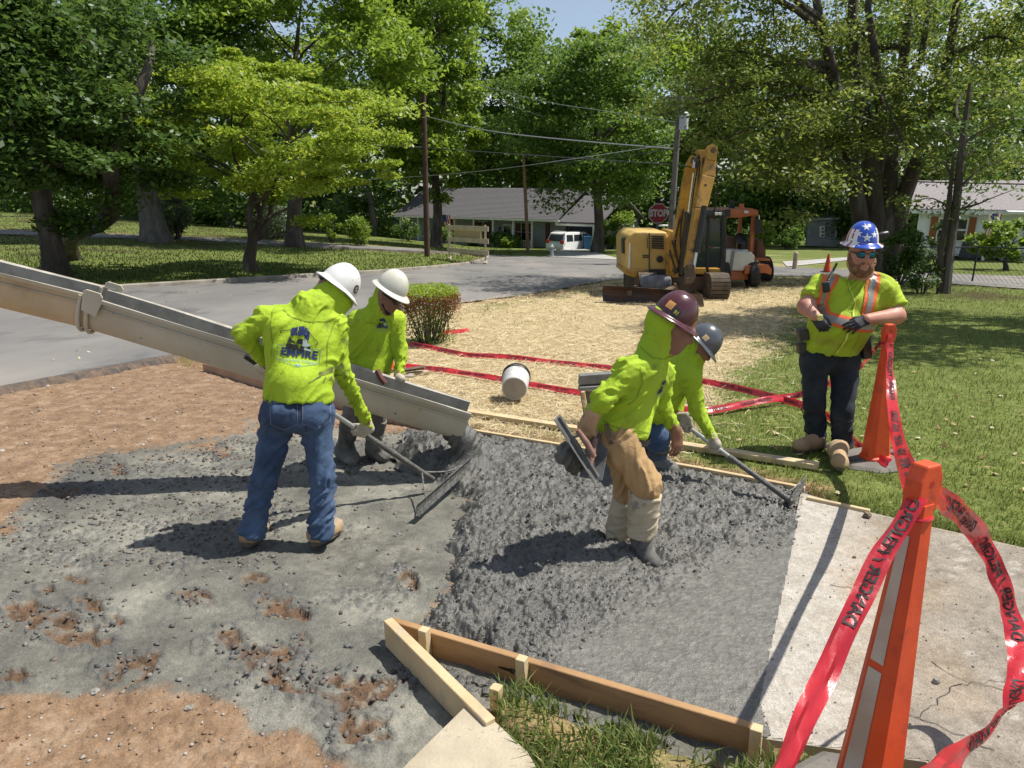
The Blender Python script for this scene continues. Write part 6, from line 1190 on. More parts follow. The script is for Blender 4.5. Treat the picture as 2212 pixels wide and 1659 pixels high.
# the rake
def placer(name, a, b, e0, e1, bh, label, hr_=.0165):
    root = empty(name, b, label, 'rake', world=True); a = Vector(a); b = Vector(b); e0 = Vector(e0); e1 = Vector(e1); m = e0.lerp(e1, .5); d = (b - a).normalized()
    MB().tube([a, a.lerp(b, .3), a.lerp(b, .62)], hr_, 12).build('handle', pm('aluminium_handle', (.50,.50,.48), (.40,.40,.38), 9, .38, .1, 60, metal=.75), root, True); MB().tube([a - d * .02, a + d * .15], hr_ * 1.28, 12).build('grip_sleeve', M_blackp, root, True)
    mb = MB(); pts = [a.lerp(b, .6 + .4 * k / 14) for k in range(15)]; mb.tube(pts, [hr_ * (1.15 + .28 * random.random()) for k in range(15)], 10); mb.build('caked_handle', M_wet, root, True)
    u = Vector((0, 0, 1)); V = []; N = 12; pr_ = [(0, 0), (-.012, bh * .35), (-.012, bh * .7), (.004, bh)]; side = (e1 - e0).normalized().cross(u).normalized()
    for t in range(N + 1):
        for (o, z) in pr_: V.append(e0.lerp(e1, t / N) + side * o + u * z)
    nv = len(V); V += [v + side * .006 for v in V]; Fs = []; q = len(pr_)
    for t in range(N):
        for k in range(q - 1): i = t * q + k; Fs += [(i, i + q, i + q + 1, i + 1), (nv + i + 1, nv + i + q + 1, nv + i + q, nv + i)]
        Fs += [(t * q, nv + t * q, nv + (t + 1) * q, (t + 1) * q), (t * q + q - 1, (t + 1) * q + q - 1, nv + (t + 1) * q + q - 1, nv + t * q + q - 1)]
    Fs += [tuple(range(q)) + tuple(nv + k for k in range(q - 1, -1, -1))]; i = N * q; Fs += [tuple(nv + i + k for k in range(q)) + tuple(i + k for k in range(q - 1, -1, -1))]
    mesh_py('blade', V, Fs, M_wet2, root); k0 = a.lerp(b, .93)
    for e in (e0.lerp(e1, .14), e0.lerp(e1, .86)): MB().tube(smoothline([k0, k0.lerp(e, .55) + Vector((0, 0, .015)), e + u * bh * .8], 5), .006, 7).build('brace', M_chromed, root, True)
    return root
M_wet2 = pm('caked_blade', (.06,.06,.055), (.13,.13,.12), 30, .7, .6, 90, c4=(.35,.34,.31), sc4=55, lo4=.62, hi4=.66); M_chromed = pm('dull_steel_rod', (.3,.3,.28), (.12,.12,.11), 30, .5, metal=.5)
placer('concrete_rake', rk0 - rkd * .03, rk1, G(903, 1116, -.03), G(1018, 1012, .02), .095, 'long aluminium concrete rake in the hands of the worker seen from behind')

# ================================================================ worker guiding the chute (cream hat)
f2 = G(800, 992, -.07); Y0 = f2.y - .05
p2 = empty('person', f2, 'worker in yellow hooded shirt and rubber boots steadying the chute with one hand', 'person', world=True)
J = lambda x, y, dy: D(x, y, Y0 + dy)
nb = J(818, 672, -.05); hc = J(840, 640, -.1); pel = J(795, 815, .02)
sR, eR, wR = J(858, 690, .05), J(866, 765, .0), J(861, 815, -.1); sL, eL, wL = J(772, 690, -.1), J(757, 765, -.05), J(778, 815, -.12)
torso = [cone(J(783, 700, -.1), J(768, 800, 0), .10, .098, .05), cone(J(845, 705, .05), J(822, 800, .03), .10, .095, .05), cone(nb, J(796, 805, 0), .10, .12, .05)]
shirt = torso + [cone(J(794, 790, 0), J(795, 822, .01), .15, .155, .04, False, True), cone(J(840, 688, 0), sR, .08, .08, .04), cone(sR, eR, .076, .06, .03), cone(eR, wR, .059, .042, .03, False, True), cone(J(790, 685, -.08), sL, .08, .078, .04), cone(sL, eL, .076, .06, .03), cone(eL, wL, .059, .043, .03, False, True), cone(J(833, 632, -.06), J(815, 680, -.04), .098, .098, .05), ell(J(862, 648, -.22), (.085, .09, .10), None, .02, True)]
s2 = cloth('shirt', shirt, .0095, M_hv, p2, [bone(sR, eR, .08, .007, 26, 1.4), bone(eR, wR, .06, .008, 36), bone(sL, eL, .08, .007, 26), bone(eL, wL, .06, .008, 36), bone(nb, pel, .18, .008, 13, 3.), bone(hc, nb, .1, .002, 18, 2.)], 5)
kL, aL = J(760, 900, -.02), J(745, 965, .05); kR, aR = J(812, 900, -.05), J(808, 960, 0)
M_grey = pm('grey_trousers', (.12,.11,.10), (.19,.18,.165), 5, .9, .3, 200)
cloth('trousers', [cone(J(778, 825, .02), J(815, 828, .03), .115, .115, .04), cone(J(775, 835, .02), kL, .11, .09), cone(J(820, 838, .03), kR, .11, .09), cone(kL, aL, .085, .07), cone(kR, aR, .085, .07)], .012, M_grey, p2, [bone(pel, kL, .1, .006, 14), bone(pel, kR, .1, .006, 14)])
hp, P, Mx = head_prims(hc, (.78, -.35, -.52), (.5, -.05, .80))
cloth('body', hp + [cone(hc, nb, .058, .068, .04)] + [(p[0], p[1], p[2], p[3] * .72, p[4] * .72, *p[5:]) for p in torso] + TH([cone(sR, eR, .055, .045), cone(eR, wR, .045, .034), cone(sL, eL, .055, .045), cone(eL, wL, .045, .034), cone(J(778, 825, .02), J(815, 828, .03), .1, .1), cone(J(775, 835, .02), kL, .09, .07), cone(kL, aL, .07, .05), cone(J(820, 838, .03), kR, .09, .07), cone(kR, aR, .07, .05)]), .0088, M_skin, p2)
glasses(P, p2, M_blk); cloth('beard', [ell(P(.068, 0, -.098), (.03, .035, .022), Mx, .02), cone(P(.02, .055, -.06), P(.066, .02, -.1), .016, .018, .02), cone(P(.02, -.055, -.06), P(.066, -.02, -.1), .016, .018, .02)], .0055, pm('dark_beard', (.015,.012,.01), rough=.9, bump=.5, bsc=300), p2)
gR, w_ = grip(D(862, 830, Y0 - .12), (1, .05, -.32), (.15, .3, -.8), (.1, -.9, .6), 1, fat=1.12); cloth('glove', gR + [cone(wR, w_ + (w_ - wR) * .2, .036, .034, .02)], .005, M_glove, p2)
cloth('glove', hand_prims(wL, (.5, -.1, -.8), (-.5, -.8, .1), 1, fat=1.12), .006, M_glove, p2)
boot('rubber_boot', G(735, 985, -.07), G(762, 992, -.07) + Vector((.05, -.12, 0)), 0, M_rub, p2, aL, kL.lerp(aL, .1), .085, True); boot('rubber_boot', G(800, 982, -.07), G(826, 992, -.07) + Vector((.05, -.06, 0)), 0, M_rub, p2, aR, kR.lerp(aR, .1), .085, True)
bs = bvh_of(s2); M = frame(J(836, 708, -.5), (1, .25, -.1), (.1, -1, .2)); emblem(.105, M, bs, p2)
bt = MB(); bt.lathe([(.168, -.02), (.17, .02)], 24, M=Matrix.Translation(J(793, 806, .0)), sy=.78, caps=False); bt.build('belt', M_belt, p2, True); MB().tube([J(815, 800, -.2), J(822, 815, -.22), J(832, 828, -.22)], .022, 8).build('tool_handle', pm('maroon_rubber', (.12,.04,.035), rough=.6), p2, True)
for P_ in ([(800, 688), (825, 694), (846, 690)], [(848, 690), (845, 725), (846, 760)]): seam(p2, bs, P_, Y0)
hr, P, sh = helmet(J(847, 622, -.12), (.80, -.34, -.50), (.50, -.06, .82), M_hatc, s=.95, label='cream full-brim hard hat on the worker at the chute'); bv = bvh_of(sh)

# ================================================================ worker walking through the wet concrete (maroon hat, khaki trousers)
f3 = G(1392, 1205, -.03); Y0 = f3.y
p3 = empty('person', f3, 'worker in khaki trousers and pale gaiters wading through the wet concrete with hand floats', 'person', world=True)
J = lambda x, y, dy: D(x, y, Y0 + dy)
nb = J(1424, 752, .18); hc = J(1461, 707, .15); pel = J(1345, 935, .15)
sR, eR, wR = J(1360, 800, .04), J(1303, 862, -.04), J(1272, 902, -.02); sL, eL, wL = J(1432, 805, .32), J(1432, 875, .33), J(1459, 928, .30)
kR, aR = J(1398, 1048, .02), J(1385, 1160, .02); kL, aL = J(1352, 1055, .24), J(1342, 1140, .26); hR, hL = J(1338, 958, .07), J(1345, 962, .24)
torso = [cone(J(1390, 802, .08), J(1330, 915, .08), .100, .106, .06), cone(J(1414, 805, .26), J(1362, 925, .24), .100, .105, .06), cone(nb, J(1347, 920, .16), .085, .125, .06)]
shirt = torso + [cone(J(1350, 905, .15), J(1344, 930, .15), .16, .174, .04, False, True), cone(J(1322, 895, .1), J(1318, 915, .1), .07, .075, .04), cone(J(1400, 785, .14), sR, .08, .08, .05), cone(sR, eR, .082, .068, .035), cone(eR, wR, .066, .047, .03, False, True), cone(J(1415, 790, .28), sL, .08, .08, .05), cone(sL, eL, .074, .058, .03), cone(eL, wL, .058, .044, .03, False, True), cone(J(1436, 692, .15), J(1420, 745, .17), .102, .094, .045), cone(J(1418, 730, .16), J(1404, 765, .15), .07, .085, .05), ell(J(1500, 728, .10), (.075, .12, .075), None, .02, True)]
s3 = cloth('shirt', shirt, .0088, M_hv, p3, [bone(sR, eR, .09, .009, 26, 1.4), bone(eR, wR, .06, .010, 36), bone(sL, eL, .08, .007, 26), bone(eL, wL, .06, .009, 36), bone(nb, pel, .2, .010, 14, 2.6), bone(hc, nb, .1, .0015, 16, 2.)], 8)
tr3 = [cone(hR, hL, .118, .118, .05), cone(J(1335, 932, .1), J(1350, 934, .22), .125, .125, .05), ell(J(1318, 955, .14), (.10, .13, .12), None, .05), cone(hR, kR, .117, .088, .04), cone(kR, J(1388, 1090, .02), .088, .076, .04), cone(hL, kL, .108, .08, .03), cone(kL, J(1346, 1100, .25), .08, .072, .03)]
cloth('trousers', tr3, .009, M_khaki, p3, [bone(hR, kR, .12, .010, 17, 2.0), bone(kR, aR, .1, .010, 26), bone(hL, kL, .12, .010, 17, 2.0), bone(kL, aL, .1, .008, 24)], 9)
cloth('gaiter', [cone(J(1394, 1066, .02), J(1384, 1156, .02), .094, .078, .02, True, True)], .008, M_gait, p3, [bone(kR, aR, .1, .006, 30, .6)], 2); cloth('gaiter', [cone(J(1353, 1078, .24), J(1338, 1160, .26), .086, .09, .02, True, True)], .008, M_gait, p3, [bone(kL, aL, .1, .006, 30, .6)], 4)
cloth('rubber_boot', [cone(J(1384, 1150, .02), J(1392, 1200, .0), .066, .056, .03), cone(J(1392, 1200, 0), J(1420, 1222, -.06), .055, .045, .03)], .008, M_rub, p3, [bone(aR, f3, .06, .004, 20)]); cloth('rubber_boot', [cone(J(1340, 1140, .26), J(1348, 1180, .24), .075, .06, .03)], .01, M_rub, p3)
hp, P, Mx = head_prims(hc, (.84, -.12, -.50), (.50, -.02, .86))
bare = hand_prims(wL + (wL - eL).normalized() * .01, (.12, -.05, -.95), (.5, -.8, .1), 1, curl=(.35, .45, .4), fat=1.0)
cloth('body', hp + [cone(hc, nb, .06, .068, .04)] + [(p[0], p[1], p[2], p[3] * .72, p[4] * .72, *p[5:]) for p in torso] + TH([cone(sR, eR, .06, .05), cone(eR, wR, .05, .036), cone(sL, eL, .056, .048), cone(eL, wL, .048, .031, .02), cone(wL, wL + Vector((.01, 0, -.03)), .03, .028, .02)] + bare + [cone(hR, hL, .1, .1), cone(hR, kR, .1, .075), cone(kR, aR, .075, .05), cone(hL, kL, .1, .07), cone(kL, aL, .07, .05), cone(J(1335, 932, .1), J(1350, 934, .22), .11, .11)]), .0078, M_skin, p3)
cloth('hair', [ell(P(-.035, 0, .012), (.085, .082, .07), Mx, .02)], .01, pm('dark_hair', (.012,.01,.008), rough=.8), p3)
fl_d = Vector((.22, -.05, -.55)).normalized(); fp = J(1262, 948, -.03)
gR, w_ = grip(fp, (.42, .1, -.85), (.05, .1, -.9), (-.3, -.9, .2), -1, fat=1.15); gR = hand_prims(wR, (-.05, -.02, -.9), (-.35, -.9, .1), -1, curl=(.8, 1.1, .8), fat=1.15); cloth('glove', gR + [cone(wR - (wR - eR).normalized() * .05, wR + Vector((0, 0, -.03)), .046, .04, .02)],   .0054, M_tang, p3)
MB().lathe([(.158, -.02), (.158, .02)], 28, M=frame(J(1346, 934, .15), (1, 0, -.28), (.28, 0, 1)), sy=.98, caps=False).build('belt', M_blackp, p3, True)
mb = MB()
for k in range(3): mb.tube(smoothline([J(1305 + 4 * k, 915, .0), J(1312 + 5 * k, 945, -.04), J(1318 + 4 * k, 958, -.03), J(1322, 930 + 6 * k, .02)], 5), .004, 5)
mb.build('tie_wire', pm('old_wire', (.16,.12,.09), rough=.6, metal=.4), p3, True)
bs = bvh_of(s3); M = frame(J(1462, 848, .12), (.45, .88, -.1), (.88, -.45, .1)); emblem(.10, M, bs, p3)
for P_ in ([(1384, 752), (1410, 772), (1440, 780), (1462, 772)], [(1378, 786), (1384, 820), (1372, 850), (1352, 868)], [(1300, 905), (1335, 918), (1380, 928), (1402, 934)], [(1268, 884), (1280, 890), (1288, 896)]): seam(p3, bs, P_, Y0 + .05)
hr, P, sh = helmet(J(1457, 683, .16), (.85, -.12, -.48), (.48, -.05, .87), M_hatm, 'glossy maroon hard hat with orange tag on the wading worker', s=.92)
M_tag = pm('orange_tag', (.62,.30,.08), rough=.5); sticker(P, sh, hr, -2.25, .062, .030, M_tag, 'sq'); sticker(P, sh, hr, -2.25, .062, .019, pm('tag_centre', (.48,.25,.10), rough=.6), 'sq'); V, F = text_mesh('R!', .030, .0012); sticker(P, sh, hr, -1.75, .040, .026, pm('sticker_black_green', (.02,.03,.025), rough=.4), 'round', (V, F))
# hand floats held together
def hand_float(c, ax, nrm, L, w, label, hand_side=1):
    root = empty('hand_float', c, label, 'float', 'hand floats carried by the wading worker', world=True); M = frame(c, ax, nrm)
    MB().box((0, 0, 0), (L, w, .006), M).build('blade', pm('magnesium', (.20,.20,.19), (.11,.11,.105), 10, .45, .3, 40, metal=.5), root, bevel=.002, seg=1); MB().box((0, 0, .012), (L * .96, .02, .018), M).build('rib', pm('magnesium', (0, 0, 0)), root)
    for s in (-1, 1): MB().tube([(M @ Vector((s * .06, 0, .015))), (M @ Vector((s * .055, 0, .055)))], .008, 7).build('handle_post', pm('magnesium', (0, 0, 0)), root, True)
    MB().tube([M @ Vector((-.085, 0, .06)), M @ Vector((0, 0, .066)), M @ Vector((.085, 0, .06))], [.014, .018, .014], 10).build('handle', pm('worn_wood_grip', (.20,.10,.075), (.26,.16,.12), 20, .6), root, True); return root
hand_float(J(1246, 968, -.12), (J(1292, 1022, -.12) - J(1222, 912, -.06)), (.85, -.35, .35), .40, .10, 'dark steel hand float standing on edge nearest the wading worker glove'); hand_float(J(1286, 985, -.02), (J(1292, 1020, -.1) - J(1290, 930, .02)) + Vector((-.05, 0, 0)), (-.4, -.9, .1), .26, .13, 'broad magnesium hand float hanging beside the khaki trousers')
cloth('mortar_clump', [ell(J(1225, 985, -.05), (.06, .05, .06), None, .03), ell(J(1240, 1000, -.02), (.05, .05, .06), None, .03), ell(J(1218, 970, -.03), (.035, .03, .04), None, .03)], .008, M_wet, None, [bone(J(1225, 960, 0), J(1235, 1010, 0), .06, .009, 30, 2)]); bpy.context.scene.collection.objects['mortar_clump']['label'] = 'clump of wet mortar stuck to the dark hand float'; bpy.context.scene.collection.objects['mortar_clump']['category'] = 'mortar'

# ================================================================ bending worker behind (carbon hat)
f4 = G(1425, 1005, -.02); Y0 = f4.y - .1
p4 = empty('person', f4, 'bending worker in yellow shirt half hidden behind the khaki trousers, raking the slab corner', 'person', world=True)
J = lambda x, y, dy: D(x, y, Y0 + dy)
nb = J(1492, 762, -.1); hc = J(1515, 745, -.15); pel = J(1412, 890, .1); rk2 = J(1462, 905, .05); rk3 = G(1712, 1085, .03); rkd = (rk3 - rk2).normalized()
gR, wR = grip(rk2.lerp(rk3, .375), rkd, (.35, -.1, -.85), (.2, -.8, .5), -1, fat=1.12); sR, eR = J(1490, 815, -.2), J(1508, 890, -.2); sL, eL, wL = J(1470, 790, .15), J(1468, 860, .12), J(1465, 900, .06)
torso = [cone(J(1478, 800, -.15), J(1418, 885, 0), .12, .112, .06), cone(J(1462, 785, .1), J(1412, 880, .18), .115, .11, .06), cone(nb, pel, .105, .13, .06)]
shirt = torso + [cone(J(1485, 785, -.13), sR, .095, .09, .05), cone(sR, eR, .086, .066, .03), cone(eR, wR, .064, .045, .03, False, True), cone(sL, eL, .075, .06), cone(eL, wL, .058, .045, .03, False, True), cone(J(1508, 742, -.13), J(1488, 770, -.1), .105, .105, .05)]
s4 = cloth('shirt', shirt, .0095, M_hv, p4, [bone(sR, eR, .08, .007, 26), bone(eR, wR, .06, .008, 34), bone(nb, pel, .2, .008, 13, 3.), bone(hc, nb, .1, .005, 16, 2.)], 12)
hA, kA, aA = J(1412, 905, .1), J(1425, 945, .0), J(1418, 990, .05); cloth('jeans', [cone(hA, kA, .12, .09), cone(kA, aA, .09, .08), cone(J(1400, 905, .2), J(1400, 950, .2), .115, .09), cone(J(1400, 950, .2), J(1395, 995, .22), .09, .08)], .012, M_jean, p4, [bone(hA, kA, .1, .006, 14), bone(kA, aA, .1, .007, 22)])
hp, P, Mx = head_prims(hc, (.62, -.25, -.72), (.72, -.05, .60)); cloth('body', hp + [cone(hc, nb, .06, .068, .04)] + [(p[0], p[1], p[2], p[3] * .72, p[4] * .72, *p[5:]) for p in torso] + TH([cone(sR, eR, .06, .05), cone(eR, wR, .05, .036), cone(sL, eL, .056, .048), cone(eL, wL, .048, .034), cone(hA, kA, .09, .07), cone(kA, aA, .07, .05), cone(pel, hA, .1, .1), cone(J(1400, 905, .2), J(1400, 950, .2), .1, .07), cone(pel, J(1400, 905, .2), .1, .1), cone(J(1400, 950, .2), J(1395, 995, .22), .07, .05)]), .013, M_skin, p4)
cloth('glove', gR + [cone(wR - (wR - eR).normalized() * .04, wR + (wR - eR).normalized() * .03, .036, .034, .02)], .005, M_glove, p4); gL, _ = grip(rk2 + rkd * .1, rkd, (0, -.2, -.9), (-.2, -.8, .5), 1, fat=1.1); cloth('glove', gL + [cone(wL, _, .036, .034, .02)], .006, M_glove, p4)
boot('rubber_boot', aA + Vector((-.06, .04, -.1)), aA + Vector((.14, -.12, -.1)), 0, M_rub, p4, aA + Vector((0, 0, .02)), kA.lerp(aA, .4), .08, True); boot('rubber_boot', J(1388, 1010, .24), J(1388, 1010, .24) + Vector((.2, -.1, 0)), 0, M_rub, p4, J(1395, 995, .22), J(1398, 970, .2), .08, True)
hr, P, sh = helmet(J(1519, 738, -.16), (.64, -.28, -.70), (.70, -.08, .66), M_hatk, 'striped carbon-black hard hat with tan tag on the bending worker', ridge=False, s=.96); sticker(P, sh, hr, -1.7, .045, .028, pm('tan_tag', (.60,.42,.20), rough=.5), 'sq'); sticker(P, sh, hr, -1.7, .045, .010, pm('tag_mark', (.32,.24,.13), rough=.6), 'sq')
placer('concrete_rake', rk2 - rkd * .3, rk3, G(1705, 1098, -.01), G(1738, 1048, .02), .09, 'aluminium concrete rake held by the bending worker at the slab corner', .017)

# ================================================================ supervisor in the vest, leaning on the cone
f5 = G(1745, 978, 0); Y0 = f5.y
p5 = empty('person', f5, 'bearded supervisor in reflective vest and mirrored sunglasses leaning on the tall cone', 'person', world=True)
J = lambda x, y, dy: D(x, y, Y0 + dy)
nb = J(1862, 600, .12); hc = J(1862, 548, .05); pel = J(1790, 760, .12); cone1 = D(1921, 706, Y0 - .02)
sA, eA, wA = J(1772, 618, .1), J(1741, 662, .0), J(1762, 684, -.14); sB, eB, wB = J(1915, 628, .1), J(1936, 682, -.03), J(1872, 690, -.17)
torso = [cone(J(1795, 628, .1), J(1768, 740, .1), .12, .125, .07), cone(J(1898, 630, .1), J(1836, 735, .12), .12, .13, .07), cone(J(1858, 620, .12), J(1800, 740, .1), .13, .15, .07), ell(J(1812, 705, .03), (.24, .19, .19), None, .07), ell(J(1840, 655, .08), (.24, .16, .14), None, .06)]
shirt5 = torso + [cone(J(1800, 742, .1), J(1796, 762, .1), .20, .205, .04, False, True), cone(J(1800, 615, .1), sA, .10, .095, .05), cone(sA, J(1748, 650, .02), .095, .10, .04, False, True), cone(J(1890, 615, .1), sB, .10, .10, .05), cone(sB, J(1938, 668, .0), .098, .10, .04, False, True), cone(J(1862, 598, .12), nb, .085, .09, .04), ell(J(1862, 582, .05), (.088, .095, .045), None, .02, True)]
s5 = cloth('shirt', shirt5, .0095, M_hv5, p5, [bone(sA, eA, .1, .007, 22, 1.4), bone(sB, eB, .1, .007, 22, 1.4), bone(nb, pel, .25, .008, 9, 3.)], 14)
hA, hB = J(1760, 778, .1), J(1826, 780, .14); kA, aA = J(1759, 870, .08), J(1763, 935, .12); kB, aB = J(1820, 885, -.02), J(1818, 955, -.02)
cloth('jeans', [cone(hA, hB, .125, .125, .06), cone(J(1772, 756, .12), J(1815, 756, .14), .15, .15, .06), cone(hA, kA, .122, .096, .025), cone(kA, aA, .096, .086, .03), cone(aA, J(1763, 968, .12), .086, .09, .02, False, True), cone(hB, kB, .125, .098, .025), cone(kB, aB, .098, .088, .03), cone(aB, J(1817, 992, -.02), .088, .092, .02, False, True)], .0095, M_jean5, p5, [bone(hA, kA, .13, .006, 11, 1.8), bone(kA, aA, .1, .010, 26, 1.2), bone(hB, kB, .13, .006, 11, 1.8), bone(kB, aB, .1, .010, 26, 1.2)], 15)
hp, P, Mx = head_prims(hc, (-.10, -.985, -.10), (.02, -.08, 1), 1.12); bodyp = hp + [ell(P(.0, 0, -.07), (.085, .095, .07), Mx, .03), cone(hc - Vector((0, 0, .03)), nb, .078, .09, .05)]
cloth('body', bodyp + [(p[0], p[1], p[2], p[3] * .72, p[4] * .72, *p[5:]) if p[0] == 'c' else ell(p[1], p[2] * .72, p[3], p[4]) for p in torso] + [cone(sA, eA, .07, .062, .03), cone(eA, wA, .063, .042, .03), cone(sB, eB, .072, .064, .03), cone(eB, wB, .064, .042, .03), cone(hA, hB, .085, .085), cone(J(1772, 756, .12), J(1815, 756, .14), .10, .10), cone(hA, kA, .082, .058), cone(kA, aA, .058, .042), cone(hB, kB, .082, .058), cone(kB, aB, .058, .042)], .008, M_skin5, p5)
glasses(P, p5, M_lens, 1.2)
cloth('beard', [ell(P(.055, 0, -.112), (.052, .062, .052), Mx, .03), cone(P(.005, .077, -.005), P(.04, .052, -.10), .016, .030, .03), cone(P(.005, -.077, -.005), P(.04, -.052, -.10), .016, .030, .03), cone(P(.03, .07, -.045), P(.06, .045, -.085), .020, .026, .03), cone(P(.03, -.07, -.045), P(.06, -.045, -.085), .020, .026, .03), cone(P(.088, .022, -.052), P(.07, .045, -.085), .011, .016, .02), cone(P(.088, -.022, -.052), P(.07, -.045, -.085), .011, .016, .02), cone(P(.097, .018, -.049), P(.097, -.018, -.049), .009, .009, .01), ell(P(.10, 0, -.0655), (.012, .026, .006), Mx, .006, True)], .0052, pm('ginger_beard', (.20,.095,.042), (.13,.06,.028), 40, .9, .8, 260, c3=(.28,.155,.08), sc3=30, bdist=.004), p5, [bone(P(.05, 0, -.03), P(.05, 0, -.14), .07, .003, 50, 2)])
gA = hand_prims(wA, (.35, -.35, -.55), (-.55, -.75, .35), 1, curl=(.75, .9, .6), fat=1.12); cloth('glove', gA + [cone(wA - (wA - eA).normalized() * .045, wA, .043, .036, .02)],   .0054, M_blkg, p5)
gB = hand_prims(wB, (-.85, -.25, -.3), (-.1, -.8, .6), -1, curl=(.35, .45, .35), fat=1.12, spread=.12); cloth('glove', gB + [cone(wB - (wB - eB).normalized() * .06, wB, .043, .036, .02)],   .0054, M_blkg, p5)
boot('boot', G(1768, 972, .0) + Vector((.03, .03, .01)), G(1716, 978, .0) + Vector((0, 0, .01)), 0, M_boot, p5, aA - Vector((0, 0, .03)), aA, .052, s=1.15); boot('boot', G(1816, 990, .045) + Vector((.0, .1, 0)), G(1806, 1006, .045) + Vector((-.01, -.09, 0)), 0, M_boot, p5, aB - Vector((0, 0, .03)), aB, .052, s=1.15)
# vest bands, zip, pocket seams pressed on the shirt
bs = bvh_of(s5); MV = frame(J(1830, 680, -.6), (1, 0, 0), (0, -1, .05)); MVi = MV.inverted(); Mor = pm('vest_orange', (.80,.14,.025), (.66,.13,.03), 8, .75); Msil = pm('vest_silver', (.30,.29,.255), (.22,.21,.18), 9, .42, metal=.25); Mz = pm('vest_zip', (.62,.72,.10), rough=.7); Mvest = pm('vest_cloth', (.50,.58,.02), (.40,.44,.025), 5, .8, .3, 300, c3=(.28,.28,.035), sc3=4, lo3=.5, hi3=.68)
def vpath(P_): return [((lambda v: (v.x, v.y))(MVi @ (D(x, y, Y0 + .0)))) for x, y in P_]
def vstrip(name, P_, w, mat, off):
    q = vpath(P_); k = (Y0 - .6 ) / Y0; q = [tuple(Vector(a).lerp(Vector(b), t)) for a, b in zip(q, q[1:]) for t in (0, .25, .5, .75)] + [q[-1]]; V, F = strip(q, w); return project(name, V, F, MV, bs, mat, p5, off, .016, 1.4)
right = [(1906, 575), (1895, 590), (1880, 625), (1868, 660), (1862, 700)]; left = [(1825, 578), (1805, 590), (1784, 622), (1774, 650), (1772, 690)]
for nm, P_ in (('shoulder_band', right), ('shoulder_band', left)):
    vstrip(nm, P_, .105, Mor, .006); vstrip('reflective_strip', P_, .05, Msil, .009)
wb = [(1745, 675), (1780, 684), (1815, 693), (1850, 700), (1890, 705)]; vstrip('waist_band', wb, .10, Mor, .006); vstrip('reflective_strip', wb, .052, Msil, .009)
vstrip('zip', [(1838, 655), (1828, 680), (1812, 715), (1803, 745), (1797, 758)], .012, Mz, .011); vstrip('zip', [(1856, 640), (1838, 655), (1836, 610), (1842, 585)], .008, Mz, .008); vstrip('pocket_seam', [(1842, 715), (1838, 735), (1834, 752)], .006, pm('seam_dark', (.30,.33,.03), rough=.8), .008); vstrip('vest_edge', [(1862, 640), (1880, 600), (1888, 578)], .007, pm('seam_dark', (.30,.33,.03)), .008); vstrip('pocket_edge', [(1770, 636), (1788, 634), (1800, 636)], .006, pm('seam_dark', (0, 0, 0)), .012)
rd = empty('radio_microphone', J(1783, 618, -.16), 'black radio microphone clipped on the vest with coiled cord', 'radio', world=True); MB().box((0, 0, 0), (.055, .035, .085), M=frame(J(1784, 620, -.14), (1, 0, .25), (-.25, 0, 1))).build('body', M_blackp, rd, True, .012, 3)
pts = []
for k in range(110): t = k / 109; c = J(1788 + 20 * t, 606 - 38 * t, -.13 + .16 * t); pts.append(c + Vector((math.cos(k * .9) * .009, math.sin(k * .9) * .009, 0)))
MB().tube(pts, .0032, 5).build('coiled_cord', M_blackp, rd, True)
for (x, y, dy, d_, nm) in ((1735, 722, .08, (.09, .08, .10), 'phone_pouch'), (1732, 752, .1, (.07, .08, .09), 'tool_pouch'), (1868, 745, .1, (.07, .10, .22), 'holster')): MB().box((0, 0, 0), d_, M=frame(J(x, y, dy), (1, 0, .2), (-.2, 0, 1))).build(nm, pm('pouch_leather', (.035,.03,.027), (.055,.045,.04), 12, .6), p5, True, .012, 2)
MB().lathe([(.21, -.02), (.212, .02)], 28, M=Matrix.Translation(J(1795, 752, .12)), sy=.75, caps=False).build('belt', M_blackp, p5, True)
tp = J(1772, 686, -.25); o = MB().box((0, 0, 0), (.035, .03, .045), M=frame(tp, (1, 0, .2), (-.2, 0, 1))).build('marker_cap', pm('yellow_marker', (.62,.60,.18), rough=.5), None, True, .008, 2); tag(o, 'small pale yellow gadget held in the supervisor glove', 'gadget')
# flag hard hat
hr, P, sh = helmet(J(1862, 521, .05), (-.10, -.99, -.06), (.0, -.10, 1), None, 'blue hard hat with white stars and red stripes on the supervisor', s=1.03, ridge=False)
M_fb = pm('hat_blue', (.02,.07,.42), rough=.25, coat=.6); M_fw = pm('hat_white', (.72,.71,.68), rough=.25, coat=.6); M_fr = pm('hat_red', (.40,.02,.04), rough=.25, coat=.6); M_fy = pm('hat_inside', (.62,.48,.25), rough=.5)
for m in (M_fb, M_fw, M_fr, M_fy): sh.data.materials.append(m)
if sh.data.materials[0] is None: sh.data.materials.pop(index=0)
fF = (P(1, 0, 0) - P(0, 0, 0)).normalized(); fL = (P(0, 1, 0) - P(0, 0, 0)).normalized(); fU = (P(0, 0, 1) - P(0, 0, 0)).normalized(); c0_ = P(0, 0, 0)
for pl in sh.data.polygons:
    v = pl.center - c0_; a, b, c = v.dot(fF), v.dot(fL), v.dot(fU); ang = math.degrees(math.atan2(b, a))
    inner = pl.normal.dot(v) < 0 or pl.normal.z < -.3
    if inner: pl.material_index = 3
    elif abs(ang) < 40 or (c > .10): pl.material_index = 0
    elif abs(ang) < 52: pl.material_index = 1
    else: pl.material_index = 2 if int((abs(ang) - 52) / 13) % 2 == 0 else 1
bv = bvh_of(sh)
def star(r): return [((r if k % 2 == 0 else r * .4) * math.sin(math.pi * k / 5), (r if k % 2 == 0 else r * .4) * math.cos(math.pi * k / 5)) for k in range(10)]
